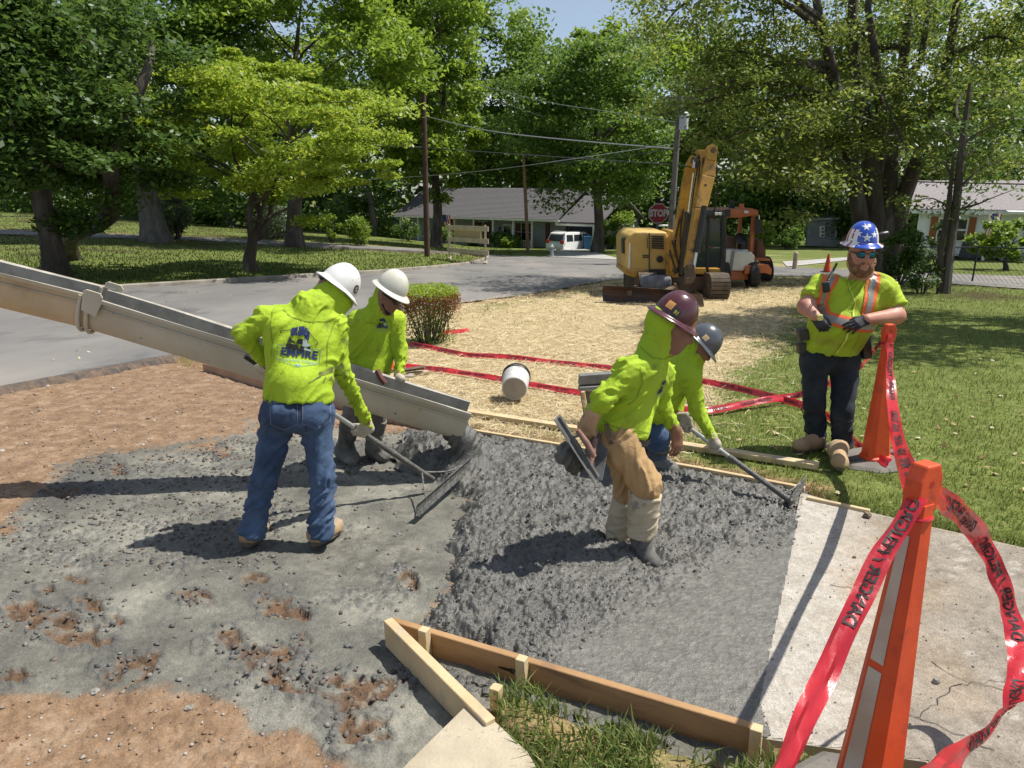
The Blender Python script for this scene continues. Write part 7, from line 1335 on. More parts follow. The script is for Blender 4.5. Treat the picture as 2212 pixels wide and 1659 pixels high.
for (dx, dz, r) in ((.0, .045, .036), (-.05, .072, .03), (.052, .065, .03), (.0, .115, .028), (-.06, .008, .024), (.08, .1, .022), (-.075, .03, .018)):
    M = frame(P(.25, 0, 0) + Vector((dx * 1.1, 0, dz * 1.12)), (1, 0, 0), (0, -1, .0)); V = star(r); project('star', V + [(0, 0)], [(k, (k + 1) % 10, 10) for k in range(10)], M, bv, M_fw, hr, .0015, .014, .6)
MB().lathe([(.02, -.04), (.024, -.02), (.024, .03), (.018, .04)], 12, M=Matrix.Translation(P(.03, .132, .055)) @ Matrix.Rotation(R(78), 4, 'Y')).box((0, 0, 0), (.03, .05, .04), M=Matrix.Translation(P(.02, .12, .04))).build('clip_lamp', M_blackp, hr, True)
for hobj in [o for o in COL.objects if o.name.startswith('hard_hat')]:
    pass
# ================================================================ forms, chute, cones, tapes, small site things
M_form = pm('form_timber', (.40,.24,.11), (.30,.17,.075), 2.5, .75, .3, 30, stretch=(1, 1, 6), c3=(.22,.13,.065), sc3=5, lo3=.58, hi3=.7); M_formtop = pm('fresh_pine', (.58,.45,.26), (.48,.35,.19), 4, .75, .3, 40, c3=(.36,.31,.24), sc3=6, lo3=.58, hi3=.7)
def board(name, a, b, w, h, mat, label, cat='board', group=None, drop=0):
    a = Vector(a); b = Vector(b); o = MB().beam(a - Vector((0, 0, h / 2)), b - Vector((0, 0, h / 2)), w, h).build(name, mat, None, False, .003, 1); tag(o, label, cat, group); return o
na, nbp = G(848, 1337, .035), G(1648, 1573, .035)
board('form_board', na, nbp, .036, .135, M_form, 'long brown near form board with dark knots holding back the wet concrete', group='form boards around the pour')
board('form_board', G(838, 1337, .06), G(1060, 1556, .05), .045, .135, M_formtop, 'short pale form board running from the near corner to the sandy slab', group='form boards around the pour')
for k, t in enumerate((.075, .385)):
    c = na.lerp(nbp, t) + Vector((-.009, -.019, -.07)); d = (nbp - na).normalized(); o = MB().lathe([(.0, .0), (.006, .0)], 8).build('x', M_wood) if 0 else None
mb = MB(); d = (nbp - na).normalized(); nn = Vector((d.y, -d.x, 0)); 
bd_ = bpy.data.objects['form_board']
for t, w_, h_ in ((.078, .018, .012), (.37, .05, .008), (.40, .035, .005), (.385, .02, .014)):
    c = na.lerp(nbp, t) + nn * .0186 + Vector((0, 0, -.07)); V = [c + d * w_ * math.cos(a * .628) + Vector((0, 0, 1)) * h_ * math.sin(a * .628) for a in range(10)]; mesh_py('knot', V, [tuple(range(10))], pm('knot_dark', (.03,.02,.014), rough=.9), bd_)
ff = [Vector((p[0], p[1], T(*p) + .022)) for p in farform]
for i, lb in enumerate(('dusty red-brown form board under the upper chute', 'form board crossing behind the rubber boots', 'short form board behind the falling concrete', 'pale form board behind the float carrier', 'far form board beyond the bending worker', 'last far form board reaching the old slab corner')):
    board('form_board', ff[i], ff[i + 1] - (ff[i + 1] - ff[i]).normalized() * .004, .036, .13 if i > 2 else .16, M_formtop if i > 2 else pm('dusty_board', (.42,.27,.17), (.34,.21,.13), 3, .85), lb, group='form boards around the pour')
board('form_board', G(1744, 1072, .022), G(1880, 1101, .022), .03, .08, M_formtop, 'thin edging board along the back of the old slab', group='form boards around the pour')
board('loose_timber', G(1000, 884, .06), G(1768, 1001, .055), .085, .045, M_formtop, 'long loose timber lying across the grass behind the pour', 'timber')
def stake(p, h, label, rot=.5):
    root = MB(); s = .021; d = (nbp - na).normalized(); M = frame(p, d, (0, 0, 1)); root.add([(-s*.5, -s*.5, -.22), (s*.5, -s*.5, -.22), (s*.5, s*.5, -.22), (-s*.5, s*.5, -.22), (-s, -s, -.06), (s, -s, -.06), (s, s, -.06), (-s, s, -.06), (-s, -s, h), (s, -s, h), (s, s, h), (-s, s, h)], [(3,2,1,0),(0,1,5,4),(1,2,6,5),(2,3,7,6),(3,0,4,7),(4,5,9,8),(5,6,10,9),(6,7,11,10),(7,4,8,11),(8,9,10,11)], M); o = root.build('stake', M_formtop, None, False, .002, 1); tag(o, label, 'stake', 'pine stakes of the forms')
for t, lb in ((.125, 'pine stake nearest the form corner'), (.42, 'pine stake at the middle of the near form board'), (.99, 'pine stake at the old slab end of the near form board')):
    p = na.lerp(nbp, t) + nn * .043; p.z = T(p.x, p.y) - .02; stake(p, .085, lb)
p = G(1056, 1506, .0) + Vector((.03, .0, 0)); stake(p, .05, 'low pine stake poking out of the grass beside the short form board')
# ---- concrete chute
M_chute = pm('chute_steel', (.54,.485,.375), (.45,.40,.30), 2, .55, .15, 30, c3=(.45,.36,.22), sc3=2.5, lo3=.56, hi3=.74, c4=(.10,.095,.08), sc4=14, lo4=.66, hi4=.72); M_chutei = pm('chute_caked', (.40,.37,.31), (.28,.26,.22), 8, .85, .6, 40)
def chute_sec(root, N0, N1, rw, dp, label_part, mat, mati, lip=.022):
    a = (N1 - N0).normalized(); s = Vector((0, 1, 0)); s = (s - a * s.dot(a)).normalized(); u = s.cross(a) if s.cross(a).z > 0 else a.cross(s); prof = []
    n = 16
    for k in range(n + 1): t = math.pi * k / n; prof.append((rw - rw * math.cos(t), -dp * math.sin(t) ** .72))
    outer = [(-.03, .004), (-.03, -.02), (-.012, -.022)] + [(q[0] * 1.0 - .006 + .012 * (k / n), q[1] - .006) for k, q in enumerate(prof)] + [(2 * rw + .012, -.022), (2 * rw + .03, -.02), (2 * rw + .03, .004)]
    N = 30; L = (N1 - N0).length
    def loft(P_):
        V = []
        for i in range(N + 1):
            c = N0 + a * L * i / N; V += [c + s * p[0] + u * p[1] for p in P_]
        m = len(P_); return V, [(i * m + k, (i + 1) * m + k, (i + 1) * m + k + 1, i * m + k + 1) for i in range(N) for k in range(m - 1)]
    V, F = loft(outer); mesh_py('trough', V, F, mat, root, True)
    V, F = loft([(-.03, .004)] + prof + [(2 * rw + .03, .004)]); V = [v + u * (.003 * math.sin(i * 1.3)) for i, v in enumerate(V)]; mesh_py('trough_lining', V, F, mati, root, True)
    V, F = loft([(-.008, -.06), (-.012, -.068), (-.004, -.075)]); V = [v - s * .004 for v in V]; mesh_py('stiffener', V, F, mat, root, True); return a, s, u
N2 = D(1018, 893, 5.15); N1_ = D(196, 641, 4.9); N0_ = N1_ + (D(-260, 528, 4.85) - N1_) * 2.6
ch = empty('concrete_chute', N2, 'long grey steel chute delivering concrete from the left', 'chute', world=True)
a_, s_, u_ = chute_sec(ch, N1_, N2, .13, .27, '', M_chute, M_chutei)
chute_sec(ch, N0_, N1_ + (N1_ - N0_).normalized() * .03 + u_ * .012, .14, .28, '', pm('chute_rusty', (.52,.42,.27), (.43,.34,.20), 2, .6, .15, 30, c3=(.24,.17,.09), sc3=2, lo3=.55, hi3=.72), M_chutei)
for side, dpt in ((0, -.035), (1, .295)):    # hook plates of the joint
    c = N1_ + s_ * dpt + a_ * .02; mb = MB(); mb.prism([(-.05, -.10), (.05, -.12), (.07, -.02), (.07, .03), (.05, .055), (-.04, .055), (-.06, .035)], .012, M=Matrix(((a_.x, u_.x, s_.x, c.x), (a_.y, u_.y, s_.y, c.y), (a_.z, u_.z, s_.z, c.z), (0, 0, 0, 1)))); mb.build('hook_plate', M_chute, ch, False, .004)
for off in (-.055, .0):
    pts = [N1_ + a_ * off + s_ * (.13 - (.155) * math.cos(math.pi * k / 20)) + u_ * (-.295 * math.sin(math.pi * k / 20) ** .72 + .0) for k in range(21)]; MB().tube(pts, .014, 7).build('joint_ring', M_chute, ch, True)
# concrete sliding in the trough and falling from its lip
V = []; F = []; n1, n2 = 70, 9; L = (N2 - N0_).length
for i in range(n1 + 1):
    t = i / n1; c = (N0_.lerp(N1_, t / .33) if t < .33 else N1_.lerp(N2, (t - .33) / .67))
    for k in range(n2): q = .02 + .22 * k / (n2 - 1); V.append(c + s_ * q + u_ * (-.17 + .03 * math.sin(math.pi * k / (n2 - 1)) + .012 * math.sin(i * 1.9 + k * 2.3) + .01 * random.random()))
F = [(i * n2 + k, (i + 1) * n2 + k, (i + 1) * n2 + k + 1, i * n2 + k + 1) for i in range(n1) for k in range(n2 - 1)]
tag(mesh_py('sliding_concrete', V, F, M_wet, None, True), 'wet concrete sliding down inside the chute', 'concrete', kind='stuff')
e = N2 + s_ * .14 + u_ * -.22; pr = [cone(e - a_ * .1 + u_ * .03, e + Vector((.02, 0, -.06)), .09, .10, .05), cone(e + Vector((.02, 0, -.06)), e + Vector((.05, -.02, -.24)), .10, .13, .05), ell(e + Vector((.05, -.05, -.28)), (.2, .18, .09), None, .05)]
o = cloth('falling_concrete', pr, .012, M_wet, None, [bone(e, e + Vector((.03, 0, -.3)), .1, .012, 18, 2)]); tag(o, 'tongue of wet concrete dropping from the chute lip', 'concrete', kind='stuff')
# ---- tall grabber cones
M_refl = pm('reflective_white', (.50,.42,.36), (.42,.30,.24), 5, .4, c3=(.55,.20,.10), sc3=4, lo3=.6, hi3=.8)
def grabber(base, top, rot, label, rubber=True, sheets=True):
    root = empty('traffic_cone', base, label, 'cone', world=True); base = Vector(base); top = Vector(top); up = (top - base).normalized(); fx = Vector((math.cos(rot), math.sin(rot), 0)); fx = (fx - up * fx.dot(up)).normalized(); fy = up.cross(fx); H_ = (top - base).length
    def P(a, b, t): return base + up * (H_ * t) + fx * a + fy * b
    sec = [(-1, -.55), (-.62, -1), (.62, -1), (1, -.55), (1, .55), (.62, 1), (-.62, 1), (-1, .55)]; V = []; zs = [.03, .06, .07, .5, .85, .9, .905]; n = 8
    W_ = lambda t: .108 + (.034 - .108) * (t / .9) ** .9; Dp = lambda t: .078 + (.028 - .078) * (t / .9)
    for t in zs:
        k = 1.15 if t < .065 else 1
        V += [P(a * W_(t) * k, b * Dp(t) * k, t) for a, b in sec]
    F = [(i * n + k, i * n + (k + 1) % n, (i + 1) * n + (k + 1) % n, (i + 1) * n + k) for i in range(len(zs) - 1) for k in range(n)] + [tuple(range(n - 1, -1, -1)), tuple((len(zs) - 1) * n + k for k in range(n))]
    mesh_py('body', V, F, M_cone, root, True)
    hd = [(-.045, .885), (-.05, .93), (-.05, .965), (-.028, 1.0), (.028, 1.0), (.05, .965), (.05, .93), (.045, .885)]; V = [P(a, -.024, t) for a, t in hd] + [P(a, .024, t) for a, t in hd]; m = len(hd); h = mesh_py('handle', V, [tuple(range(m)), tuple(range(2 * m - 1, m - 1, -1))] + [(k, m + k, m + (k + 1) % m, (k + 1) % m) for k in range(m)], M_cone, root, False, .006)
    for s in (-1, 1): MB().lathe([(.0005, 0), (.011, 0)], 14, M=frame(P(0, s * .0245, .955), fx, fy * s), caps=False).build('finger_hole', pm('cone_hole', (.45,.03,.01), rough=.6), h)
    MB().tube([P(.04 * math.cos(k * .4488), .034 * math.sin(k * .4488), .872) for k in range(15)], .006, 6).build('tape_band', M_tape, root, True)
    for t0, t1 in ((.09, .48), (.5, .83)) if sheets else ():   # reflective sheets on the two narrow sides
        for s in (-1, 1):
            q = [(-.9, t0), (.9, t0), (.9, t1), (-.9, t1)]; mesh_py('reflective_sheet', [P(s * (W_(t) + .002), a * .45 * Dp(t), t) for a, t in q], [(3, 2, 1, 0)], M_refl, root)
    if rubber:
        n = 8; V = []
        for z, k in ((0, 1), (.03, 1), (.05, .86), (.055, .5)): V += [base + fx * .28 * k * math.cos(R(22.5 + 45 * q)) * 1.15 + fy * .26 * k * math.sin(R(22.5 + 45 * q)) + Vector((0, 0, z)) for q in range(8)]
        bs_ = mesh_py('rubber_base', V, [tuple(range(7, -1, -1)), tuple(range(24, 32))] + [(i * 8 + k, i * 8 + (k + 1) % 8, (i + 1) * 8 + (k + 1) % 8, (i + 1) * 8 + k) for i in range(3) for k in range(8)], pm('grey_rubber', (.13,.12,.105), (.18,.165,.14), 5, .9, .3, 40), root, False, .006)
        for s in (-1, 1): MB().box((0, 0, 0), (.10, .05, .006), M=frame(base + fx * s * .19 + Vector((0, 0, .056)), fx, up)).build('grip_slot', M_blackp, bs_)
    return root
M_tape = pm('danger_tape', (.62,.035,.05), (.50,.025,.04), 4, .28, .3, 14, coat=.3); n_, l_, b_ = nodes(M_tape); tr_ = n_.new('ShaderNodeBsdfTranslucent'); tr_.inputs[0].default_value = (.8, .06, .08, 1); mx_ = n_.new('ShaderNodeMixShader'); mx_.inputs[0].default_value = .3; l_.new(b_.outputs[0], mx_.inputs[1]); l_.new(tr_.outputs[0], mx_.inputs[2]); l_.new(mx_.outputs[0], n_['Material Output'].inputs[0])
c1b = G(1889, 1000, 0); c1t = D(1922, 700, c1b.y - .03); grabber(c1b, c1t, .2, 'tall slim orange cone on a grey rubber base propping the supervisor elbow', sheets=False)
c2t = D(2003, 1000, 1.82); c2b = Vector((c2t.x - .035, 1.80, T(1.3, 1.8))); grabber(c2b, c2t, .5, 'tall slim orange cone in the near right foreground with red tape round its neck')
small_cone(G(833, 800), .62, 'small orange cone with white collar behind the chute worker')
# ---- danger tapes
TXT = {}
def tape(pts, wv, label, w=.076, text=True, tsize=.05, flip=1, phase=.1, n=9):
    P = smoothline(pts, n); root = empty('danger_tape', P[0], label, 'tape', 'red danger tapes', world=True); S = [0]
    for a, b in zip(P, P[1:]): S.append(S[-1] + (b - a).length)
    m = len(P); wvs = [Vector(v) for v in wv]; Wd = []
    for i in range(m):
        t = i / (m - 1) * (len(wvs) - 1); k = min(int(t), len(wvs) - 2); v = wvs[k].lerp(wvs[k + 1], t - k); d = (P[min(i + 1, m - 1)] - P[max(i - 1, 0)]).normalized(); v = (v - d * v.dot(d)).normalized(); Wd.append(v)
    V = []; c = 5
    for i in range(m):
        d = (P[min(i + 1, m - 1)] - P[max(i - 1, 0)]).normalized(); nr = d.cross(Wd[i])
        for j in range(c): q = j / (c - 1) - .5; V.append(P[i] + Wd[i] * w * q + nr * (.005 * math.sin(9 * q + i * .6) + .004 * math.sin(i * .9)))
    F = [(i * c + j, (i + 1) * c + j, (i + 1) * c + j + 1, i * c + j + 1) for i in range(m - 1) for j in range(c - 1)]; mesh_py('film', V, F, M_tape, root, True)
    if not text: return root
    if not TXT:
        for q in ('DANGER / PELIGRO',):
            TV, TF = text_mesh(q, tsize, .0012, 1.0); bm = bmesh.new(); vs = [bm.verts.new(v) for v in TV]
            for f in TF:
                try: bm.faces.new([vs[k] for k in f])
                except ValueError: pass
            bmesh.ops.triangulate(bm, faces=bm.faces[:])
            for it in range(3):
                es = [e for e in bm.edges if e.calc_length() > .03]
                if es: bmesh.ops.subdivide_edges(bm, edges=es, cuts=1); bmesh.ops.triangulate(bm, faces=[f for f in bm.faces if len(f.verts) > 3])
            bm.verts.index_update(); TXT[q] = ([v.co.copy() for v in bm.verts], [tuple(v.index for v in f.verts) for f in bm.faces]); bm.free()
    TV, TF = TXT['DANGER / PELIGRO']; mb = MB(); s0 = phase + .25
    Sn = np.array(S)
    while s0 < S[-1] - .25:
        VV = []
        for v in TV:
            s = min(max(s0 + flip * v.x, 0), S[-1] - 1e-4); i = int(np.searchsorted(Sn, s, 'right') - 1); i = min(i, m - 2); t = (s - S[i]) / max(S[i + 1] - S[i], 1e-6); q = v.y * min(1.15, w * 15) / w
            fi = (q + .5) * (c - 1); j = min(max(int(fi), 0), c - 2); fj = fi - j; A = V[i * c + j].lerp(V[i * c + j + 1], fj); B = V[(i + 1) * c + j].lerp(V[(i + 1) * c + j + 1], fj); d = (B - A).normalized(); nr = d.cross(Wd[i]).normalized(); p = A.lerp(B, t); sg = 1 if nr.dot(Vector((0, 0, CAM_H)) - p) > 0 else -1; VV.append(p + nr * sg * .0022)
        MB().add(VV, TF).build('lettering', M_black_print, root); s0 += .62
    return root
tape([D(1984, 1076, 1.78), D(1900, 1210, 1.66), D(1800, 1420, 1.45), D(1690, 1659, 1.22), D(1600, 1850, 1.05)], [(.6, .1, .5), (.85, .2, .35), (.8, .3, .4), (.75, .3, .45)], 'red danger tape running from the near cone down to the lower left', w=.056, flip=-1, phase=-.02)
tape([D(2022, 1072, 1.84), D(2070, 1105, 2.0), D(2120, 1165, 2.28), D(2160, 1250, 2.3), D(2190, 1350, 2.25), D(2205, 1440, 2.1), D(2185, 1520, 1.95), D(2110, 1600, 1.8), D(2030, 1655, 1.65), D(1940, 1730, 1.5)], [(.2, .5, .6), (.7, .3, .3), (.85, .2, .2), (.8, .3, .2), (.3, .3, .6), (-.2, .3, .8)], 'red danger tape looping out to the right from the near cone', flip=-1)
tape([D(1924, 722, c1b.y - .05), D(1922, 770, c1b.y - .1), D(1926, 850, 5.0), D(1936, 930, 4.4), D(1950, 985, 3.3), D(1985, 1066, 1.86)], [(.5, .3, .1), (.6, .4, .1), (.9, .3, .1), (.9, .2, .2), (.8, .2, .4)], 'red danger tape hanging between the two tall cones', flip=-1)
tape([D(1915, 728, c1b.y), D(1880, 765, c1b.y + .4), D(1845, 800, c1b.y + .8), G(1735, 850, .12), G(1640, 866, .08), G(1520, 886, .06), G(1400, 872, .05), G(1250, 848, .05), G(1100, 822, .05), G(980, 802, .05), G(875, 790, .06)], [(.3, .3, .8), (.2, .5, .7), (0, .6, .5), (0, .6, .5), (0, .7, .4), (0, .6, .5)], 'lower red danger tape stretching behind the crew over the straw', flip=-1)
tape([G(880, 742, .05), G(920, 748, .05), G(1000, 765, .04), G(1100, 771, .05), G(1220, 785, .03), G(1310, 793, .05), G(1420, 808, .05), G(1510, 822, .06), G(1600, 840, .05), G(1740, 877, .05), G(1800, 908, .05), G(1850, 958, .05), G(1885, 985, .06), G(1920, 1000, .07)], [(0, .6, .4), (0, .5, .6), (0, .7, .4), (0, .5, .6), (.1, .6, .4), (.4, .4, .5)], 'upper red danger tape lying on the straw and lawn', flip=-1)
tape([G(938, 735, .04), G(955, 725, .05), G(968, 716, .07), G(985, 716, .04), G(1012, 712, .03)], [(0, .5, .6), (0, .7, .3)], 'short scrap of red tape beside the clipped bush', text=False)
# ---- bucket on its side
bc = G(1112, 868, 0); ax = Vector((.07, .98, .15)).normalized(); c0 = D(1111, 840, bc.y - .10); M = frame(c0, ax, (0, 0, 1)) @ Matrix.Rotation(R(90), 4, 'Y'); bu = empty('bucket', bc, 'white plastic bucket tipped on its side in the straw', 'bucket', world=True)
M_bw = pm('bucket_white', (.58,.57,.55), (.46,.44,.41), 5, .5, c3=(.36,.32,.27), sc3=6, lo3=.56, hi3=.7)
bb = MB().lathe([(.001, 0), (.129, 0), (.135, .006), (.152, .33), (.148, .33), (.131, .01), (.001, .008)], 36, M=M, caps=False).build('pail', M_bw, bu, True); MB().lathe([(.155, .275), (.158, .28), (.158, .288), (.155, .29)], 36, M=M).build('dark_rim', M_blackp, bb, True); MB().lathe([(.151, .31), (.157, .312), (.158, .335), (.151, .34)], 36, M=M, caps=False).build('dark_rim', M_blackp, bb, True)
MB().lathe([(.001, -.0012), (.122, -.0012)], 30, M=M, caps=False).build('base_disc', pm('bucket_base', (.34,.31,.27), (.27,.25,.22), 4, .6), bb); MB().lathe([(.022, -.003), (.030, -.003)], 20, M=M, caps=False).build('base_ring', pm('bucket_ring', (.26,.24,.21), rough=.6), bb)
# ---- leftover tools behind
o = board('loose_timber', G(880, 806, .05), G(925, 800, .05), .09, .04, M_woodw, 'short offcut of timber behind the chute worker', 'timber')
p = G(898, 818, .04); sh_ = empty('shovel', p, 'worn shovel lying in the straw behind the chute worker', 'shovel', world=True); V = []; 
for i in range(7):
    t = i / 6; w_ = .11 * math.sin(math.pi * min(1, .25 + .72 * t)) ; 
    for j in range(5): q = j / 4 - .5; V.append(G(918, 806, .03) + Vector((-.36 * t, -.1 * t, .05 + .04 * abs(q) * 2 - .03 * t)) + Vector((.02 * q, .6 * q * w_ * 2, 0)))
mesh_py('blade', V, [(i * 5 + j, (i + 1) * 5 + j, (i + 1) * 5 + j + 1, i * 5 + j + 1) for i in range(6) for j in range(4)], M_steel, sh_, True); MB().tube([G(893, 812, .05), G(780, 815, .06)], .018, 8).build('handle', M_woodw, sh_, True)
bf = empty('bull_float', G(1290, 900, 0), 'grey channel-shaped bull float propped behind the wading worker', 'float', world=True); fy_ = G(1285, 905).y - .2; M_mag = pm('grey_magnesium', (.26,.255,.235), (.19,.185,.17), 8, .55, metal=.3)
ext(MB(), [(1250, 832), (1252, 812), (1330, 806), (1330, 826)], fy_, fy_ + .1).build('upper_channel', M_mag, bf, True, .008); ext(MB(), [(1250, 846), (1252, 837), (1330, 832), (1330, 842)], fy_ - .03, fy_ + .08).build('lower_channel', M_mag, bf, True, .008); ext(MB(), [(1262, 905), (1253, 848), (1325, 842), (1322, 900)], fy_ + .05, fy_ + .08).build('blade', pm('dark_magnesium', (.11,.11,.105), rough=.6), bf, False, .004); MB().tube([D(1259, 846, fy_ - .1), D(1266, 890, fy_ - .08)], .02, 8).build('wood_handle', M_wood, bf, True)
# rock at the slab edge
rr = random.Random(5)
def rock(p, r, mat, label):
    V = []; n = 8
    for i in range(1, 5):
        for k in range(n): ph = math.pi * i / 5; th = 2 * math.pi * k / n; q = r * rr.uniform(.75, 1.2); V.append(Vector(p) + Vector((q * math.sin(ph) * math.cos(th), q * math.sin(ph) * math.sin(th), q * .75 * math.cos(ph) + r * .55)))
    F = [(i * n + k, i * n + (k + 1) % n, (i + 1) * n + (k + 1) % n, (i + 1) * n + k) for i in range(3) for k in range(n)] + [tuple(range(n)), tuple(3 * n + k for k in range(n - 1, -1, -1))]; tag(mesh_py('stone', V, F, mat), label, 'stone')
M_st = pm('stone_grey', (.30,.28,.25), (.2,.19,.17), 12, .9, .4, 60); M_clod = pm('clod', (.14,.10,.07), (.2,.15,.11), 14, .95, .6, 60)
rock(G(2167, 1117 + 0, 0) if 0 else G(2168 * .864, 1118, 0), .028, M_clod, 'dark clod on the old slab behind the thin edging board'); rock(G(2021, 1475, 0), .016, M_st, 'angular grey pebble on the slab right of the near cone'); rock(G(1845, 1205, 0), .010, M_clod, 'tiny dark clod in the middle of the old slab'); rock(G(410, 1534, -.1), .018, M_st, 'pale angular stone in the dirt at the bottom left'); rock(G(205, 1500, -.1), .022, M_st, 'pale stone at the slurry edge in the lower left')
# ================================================================ loose cover: grass, straw, gravel, aggregate
ICO = np.array([(0, 0, 1), (.89, 0, .45), (.28, .85, .45), (-.72, .53, .45), (-.72, -.53, .45), (.28, -.85, .45), (.72, .53, -.45), (-.28, .85, -.45), (-.89, 0, -.45), (-.28, -.85, -.45), (.72, -.53, -.45), (0, 0, -1)])
ICF = np.array([(0,1,2),(0,2,3),(0,3,4),(0,4,5),(0,5,1),(1,6,2),(2,7,3),(3,8,4),(4,9,5),(5,10,1),(6,7,2),(7,8,3),(8,9,4),(9,10,5),(10,6,1),(11,7,6),(11,8,7),(11,9,8),(11,10,9),(11,6,10)])
def pebbles(name, C, r, mat, rng, flat=.7, smooth=False):
    n = len(C); sc = r[:, None, None] * rng.uniform(.6, 1.35, (n, 12, 1)) * np.array([1, 1, flat])[None, None] * np.stack([rng.uniform(.8, 1.4, n), rng.uniform(.7, 1.1, n), np.ones(n)], 1)[:, None, :]; a = rng.uniform(0, 6.28, n); V = ICO[None] * sc
    x = V[..., 0] * np.cos(a)[:, None] - V[..., 1] * np.sin(a)[:, None]; y = V[..., 0] * np.sin(a)[:, None] + V[..., 1] * np.cos(a)[:, None]; V = np.stack([x, y, V[..., 2]], -1) + C[:, None, :]
    return mesh_np(name, V.reshape(-1, 3), (ICF[None] + 12 * np.arange(n)[:, None, None]).reshape(-1, 3), mat, None, smooth)
def rmat(name, cols, rough=.85, spec=.3, coat=0):
    m = bpy.data.materials.new(name); n, l, b = nodes(m); g = n.new('ShaderNodeNewGeometry'); r = n.new('ShaderNodeValToRGB'); e = r.color_ramp.elements
    while len(e) < len(cols): e.new(.5)
    for i, c in enumerate(cols): e[i].position = i / (len(cols) - 1); e[i].color = (*c, 1)
    l.new(g.outputs['Random Per Island'], r.inputs[0]); l.new(r.outputs[0], b.inputs['Base Color']); b.inputs['Roughness'].default_value = rough; b.inputs['Specular IOR Level'].default_value = spec; return m
def surf_z(o):
    me = o.data; V = np.empty(len(me.vertices) * 3, np.float32); me.vertices.foreach_get('co', V); V = V.reshape(-1, 3); cell = .025; k = {}
    ix = np.floor(V[:, 0] / cell).astype(int); iy = np.floor(V[:, 1] / cell).astype(int); key = ix * 100003 + iy; o_ = np.argsort(key); key = key[o_]; z = V[o_, 2]
    def f(x, y):
        q = np.floor(x / cell).astype(int) * 100003 + np.floor(y / cell).astype(int); i = np.searchsorted(key, q); i = np.clip(i, 0, len(key) - 1); return np.where(key[i] == q, z[i], -99.)
    return f
rng = np.random.default_rng(101)
zw = surf_z(wetc); zb = surf_z(bed)
# stones standing proud in the lumpy concrete
x = rng.uniform(-1.3, 2.1, 15000); y = rng.uniform(2.3, 6.9, 15000); z = zw(x, y); k = z > -50; x, y, z = x[k], y[k], z[k]; px, py = proj(x, y, z)
smth = inpoly(px, py, [(1655, 1600), (1180, 1450), (1260, 1400), (1380, 1330), (1520, 1250), (1600, 1200), (1750, 1175)]); den = 1.0 * (~smth) * (.45 + .55 * (fbm(x * 3, y * 3, 2.) > -.1)); k = rng.random(len(x)) < den; C = np.stack([x, y, z - .001], 1)[k]; r = rng.uniform(.004, .009, k.sum()) * (1 + .5 * (rng.random(k.sum()) < .12))
tag(pebbles('aggregate', C, r, rmat('wet_aggregate', [(.058, .056, .05), (.092, .089, .08), (.135, .13, .115)], .4, .5), rng, .75, True), 'lumps of cement-coated aggregate on the wet concrete', 'aggregate', kind='stuff')
# gravel and clods on the dug bed
x = rng.uniform(-6.8, .3, 60000); y = rng.uniform(1.5, 9.5, 60000) ; z = zb(x, y); k = (z > -50) & (np.abs(x) < .95 * y); x, y, z = x[k], y[k], z[k]; px, py = proj(x, y, z); ins = inpoly(px, py, SLUR)
band = np.exp(-((py - (1135 - .02 * px)) / 50.) ** 2) * (px < 640) + np.exp(-((py - 1010) / 40.) ** 2) * (px < 560) * (px > 100) + np.exp(-((py - 985) / 40.) ** 2) * (px > 440) * (px < 980) + np.exp(-((py - 1205) / 25.) ** 2) * (px > 40) * (px < 600)
hol = np.zeros(len(x), bool)
for (hx_, hy_, rx_, ry_, an_) in HOLES: hol |= np.hypot((px - hx_) / rx_, (py - hy_) / ry_) < 1.15
den = np.where(ins, .05 + .5 * hol + .42 * band * (fbm(x * 2.4, y * 2.4, 6.) > -.25), .22); k = rng.random(len(x)) < den; k1 = k & ins; C = np.stack([x, y, z + .003], 1)
tag(pebbles('slurry_stones', C[k1], rng.uniform(.004, .016, k1.sum()), rmat('coated_stone', [(.06, .06, .057), (.12, .12, .112), (.12, .08, .055), (.22, .215, .195)], .7), rng, .65), 'dark cement-coated stones scattered over the slurry', 'stones', kind='stuff')
k2 = k & ~ins; rs = rng.uniform(.003, .009, k2.sum()) * (1 + 1.6 * (rng.random(k2.sum()) < .05)); tag(pebbles('dirt_gravel', C[k2], rs, rmat('dirt_stone', [(.15, .092, .056), (.24, .155, .095), (.24, .21, .18), (.42, .39, .35)], .92), rng, .7), 'small stones and clods strewn over the bare orange dirt', 'gravel', kind='stuff')
# crumbs on the old slab
x = rng.uniform(.9, 4, 900); y = rng.uniform(1.2, 5, 900); k = sdpoly(x, y, SLAB) < -.02; C = np.stack([x, y, Tn(x, y) + .004], 1)[k]; tag(pebbles('slab_crumbs', C, rng.uniform(.0015, .005, k.sum()) , rmat('crumb', [(.12, .11, .1), (.3, .26, .2)], .95), rng), 'crumbs of soil and mortar on the old slab', 'crumbs', kind='stuff')
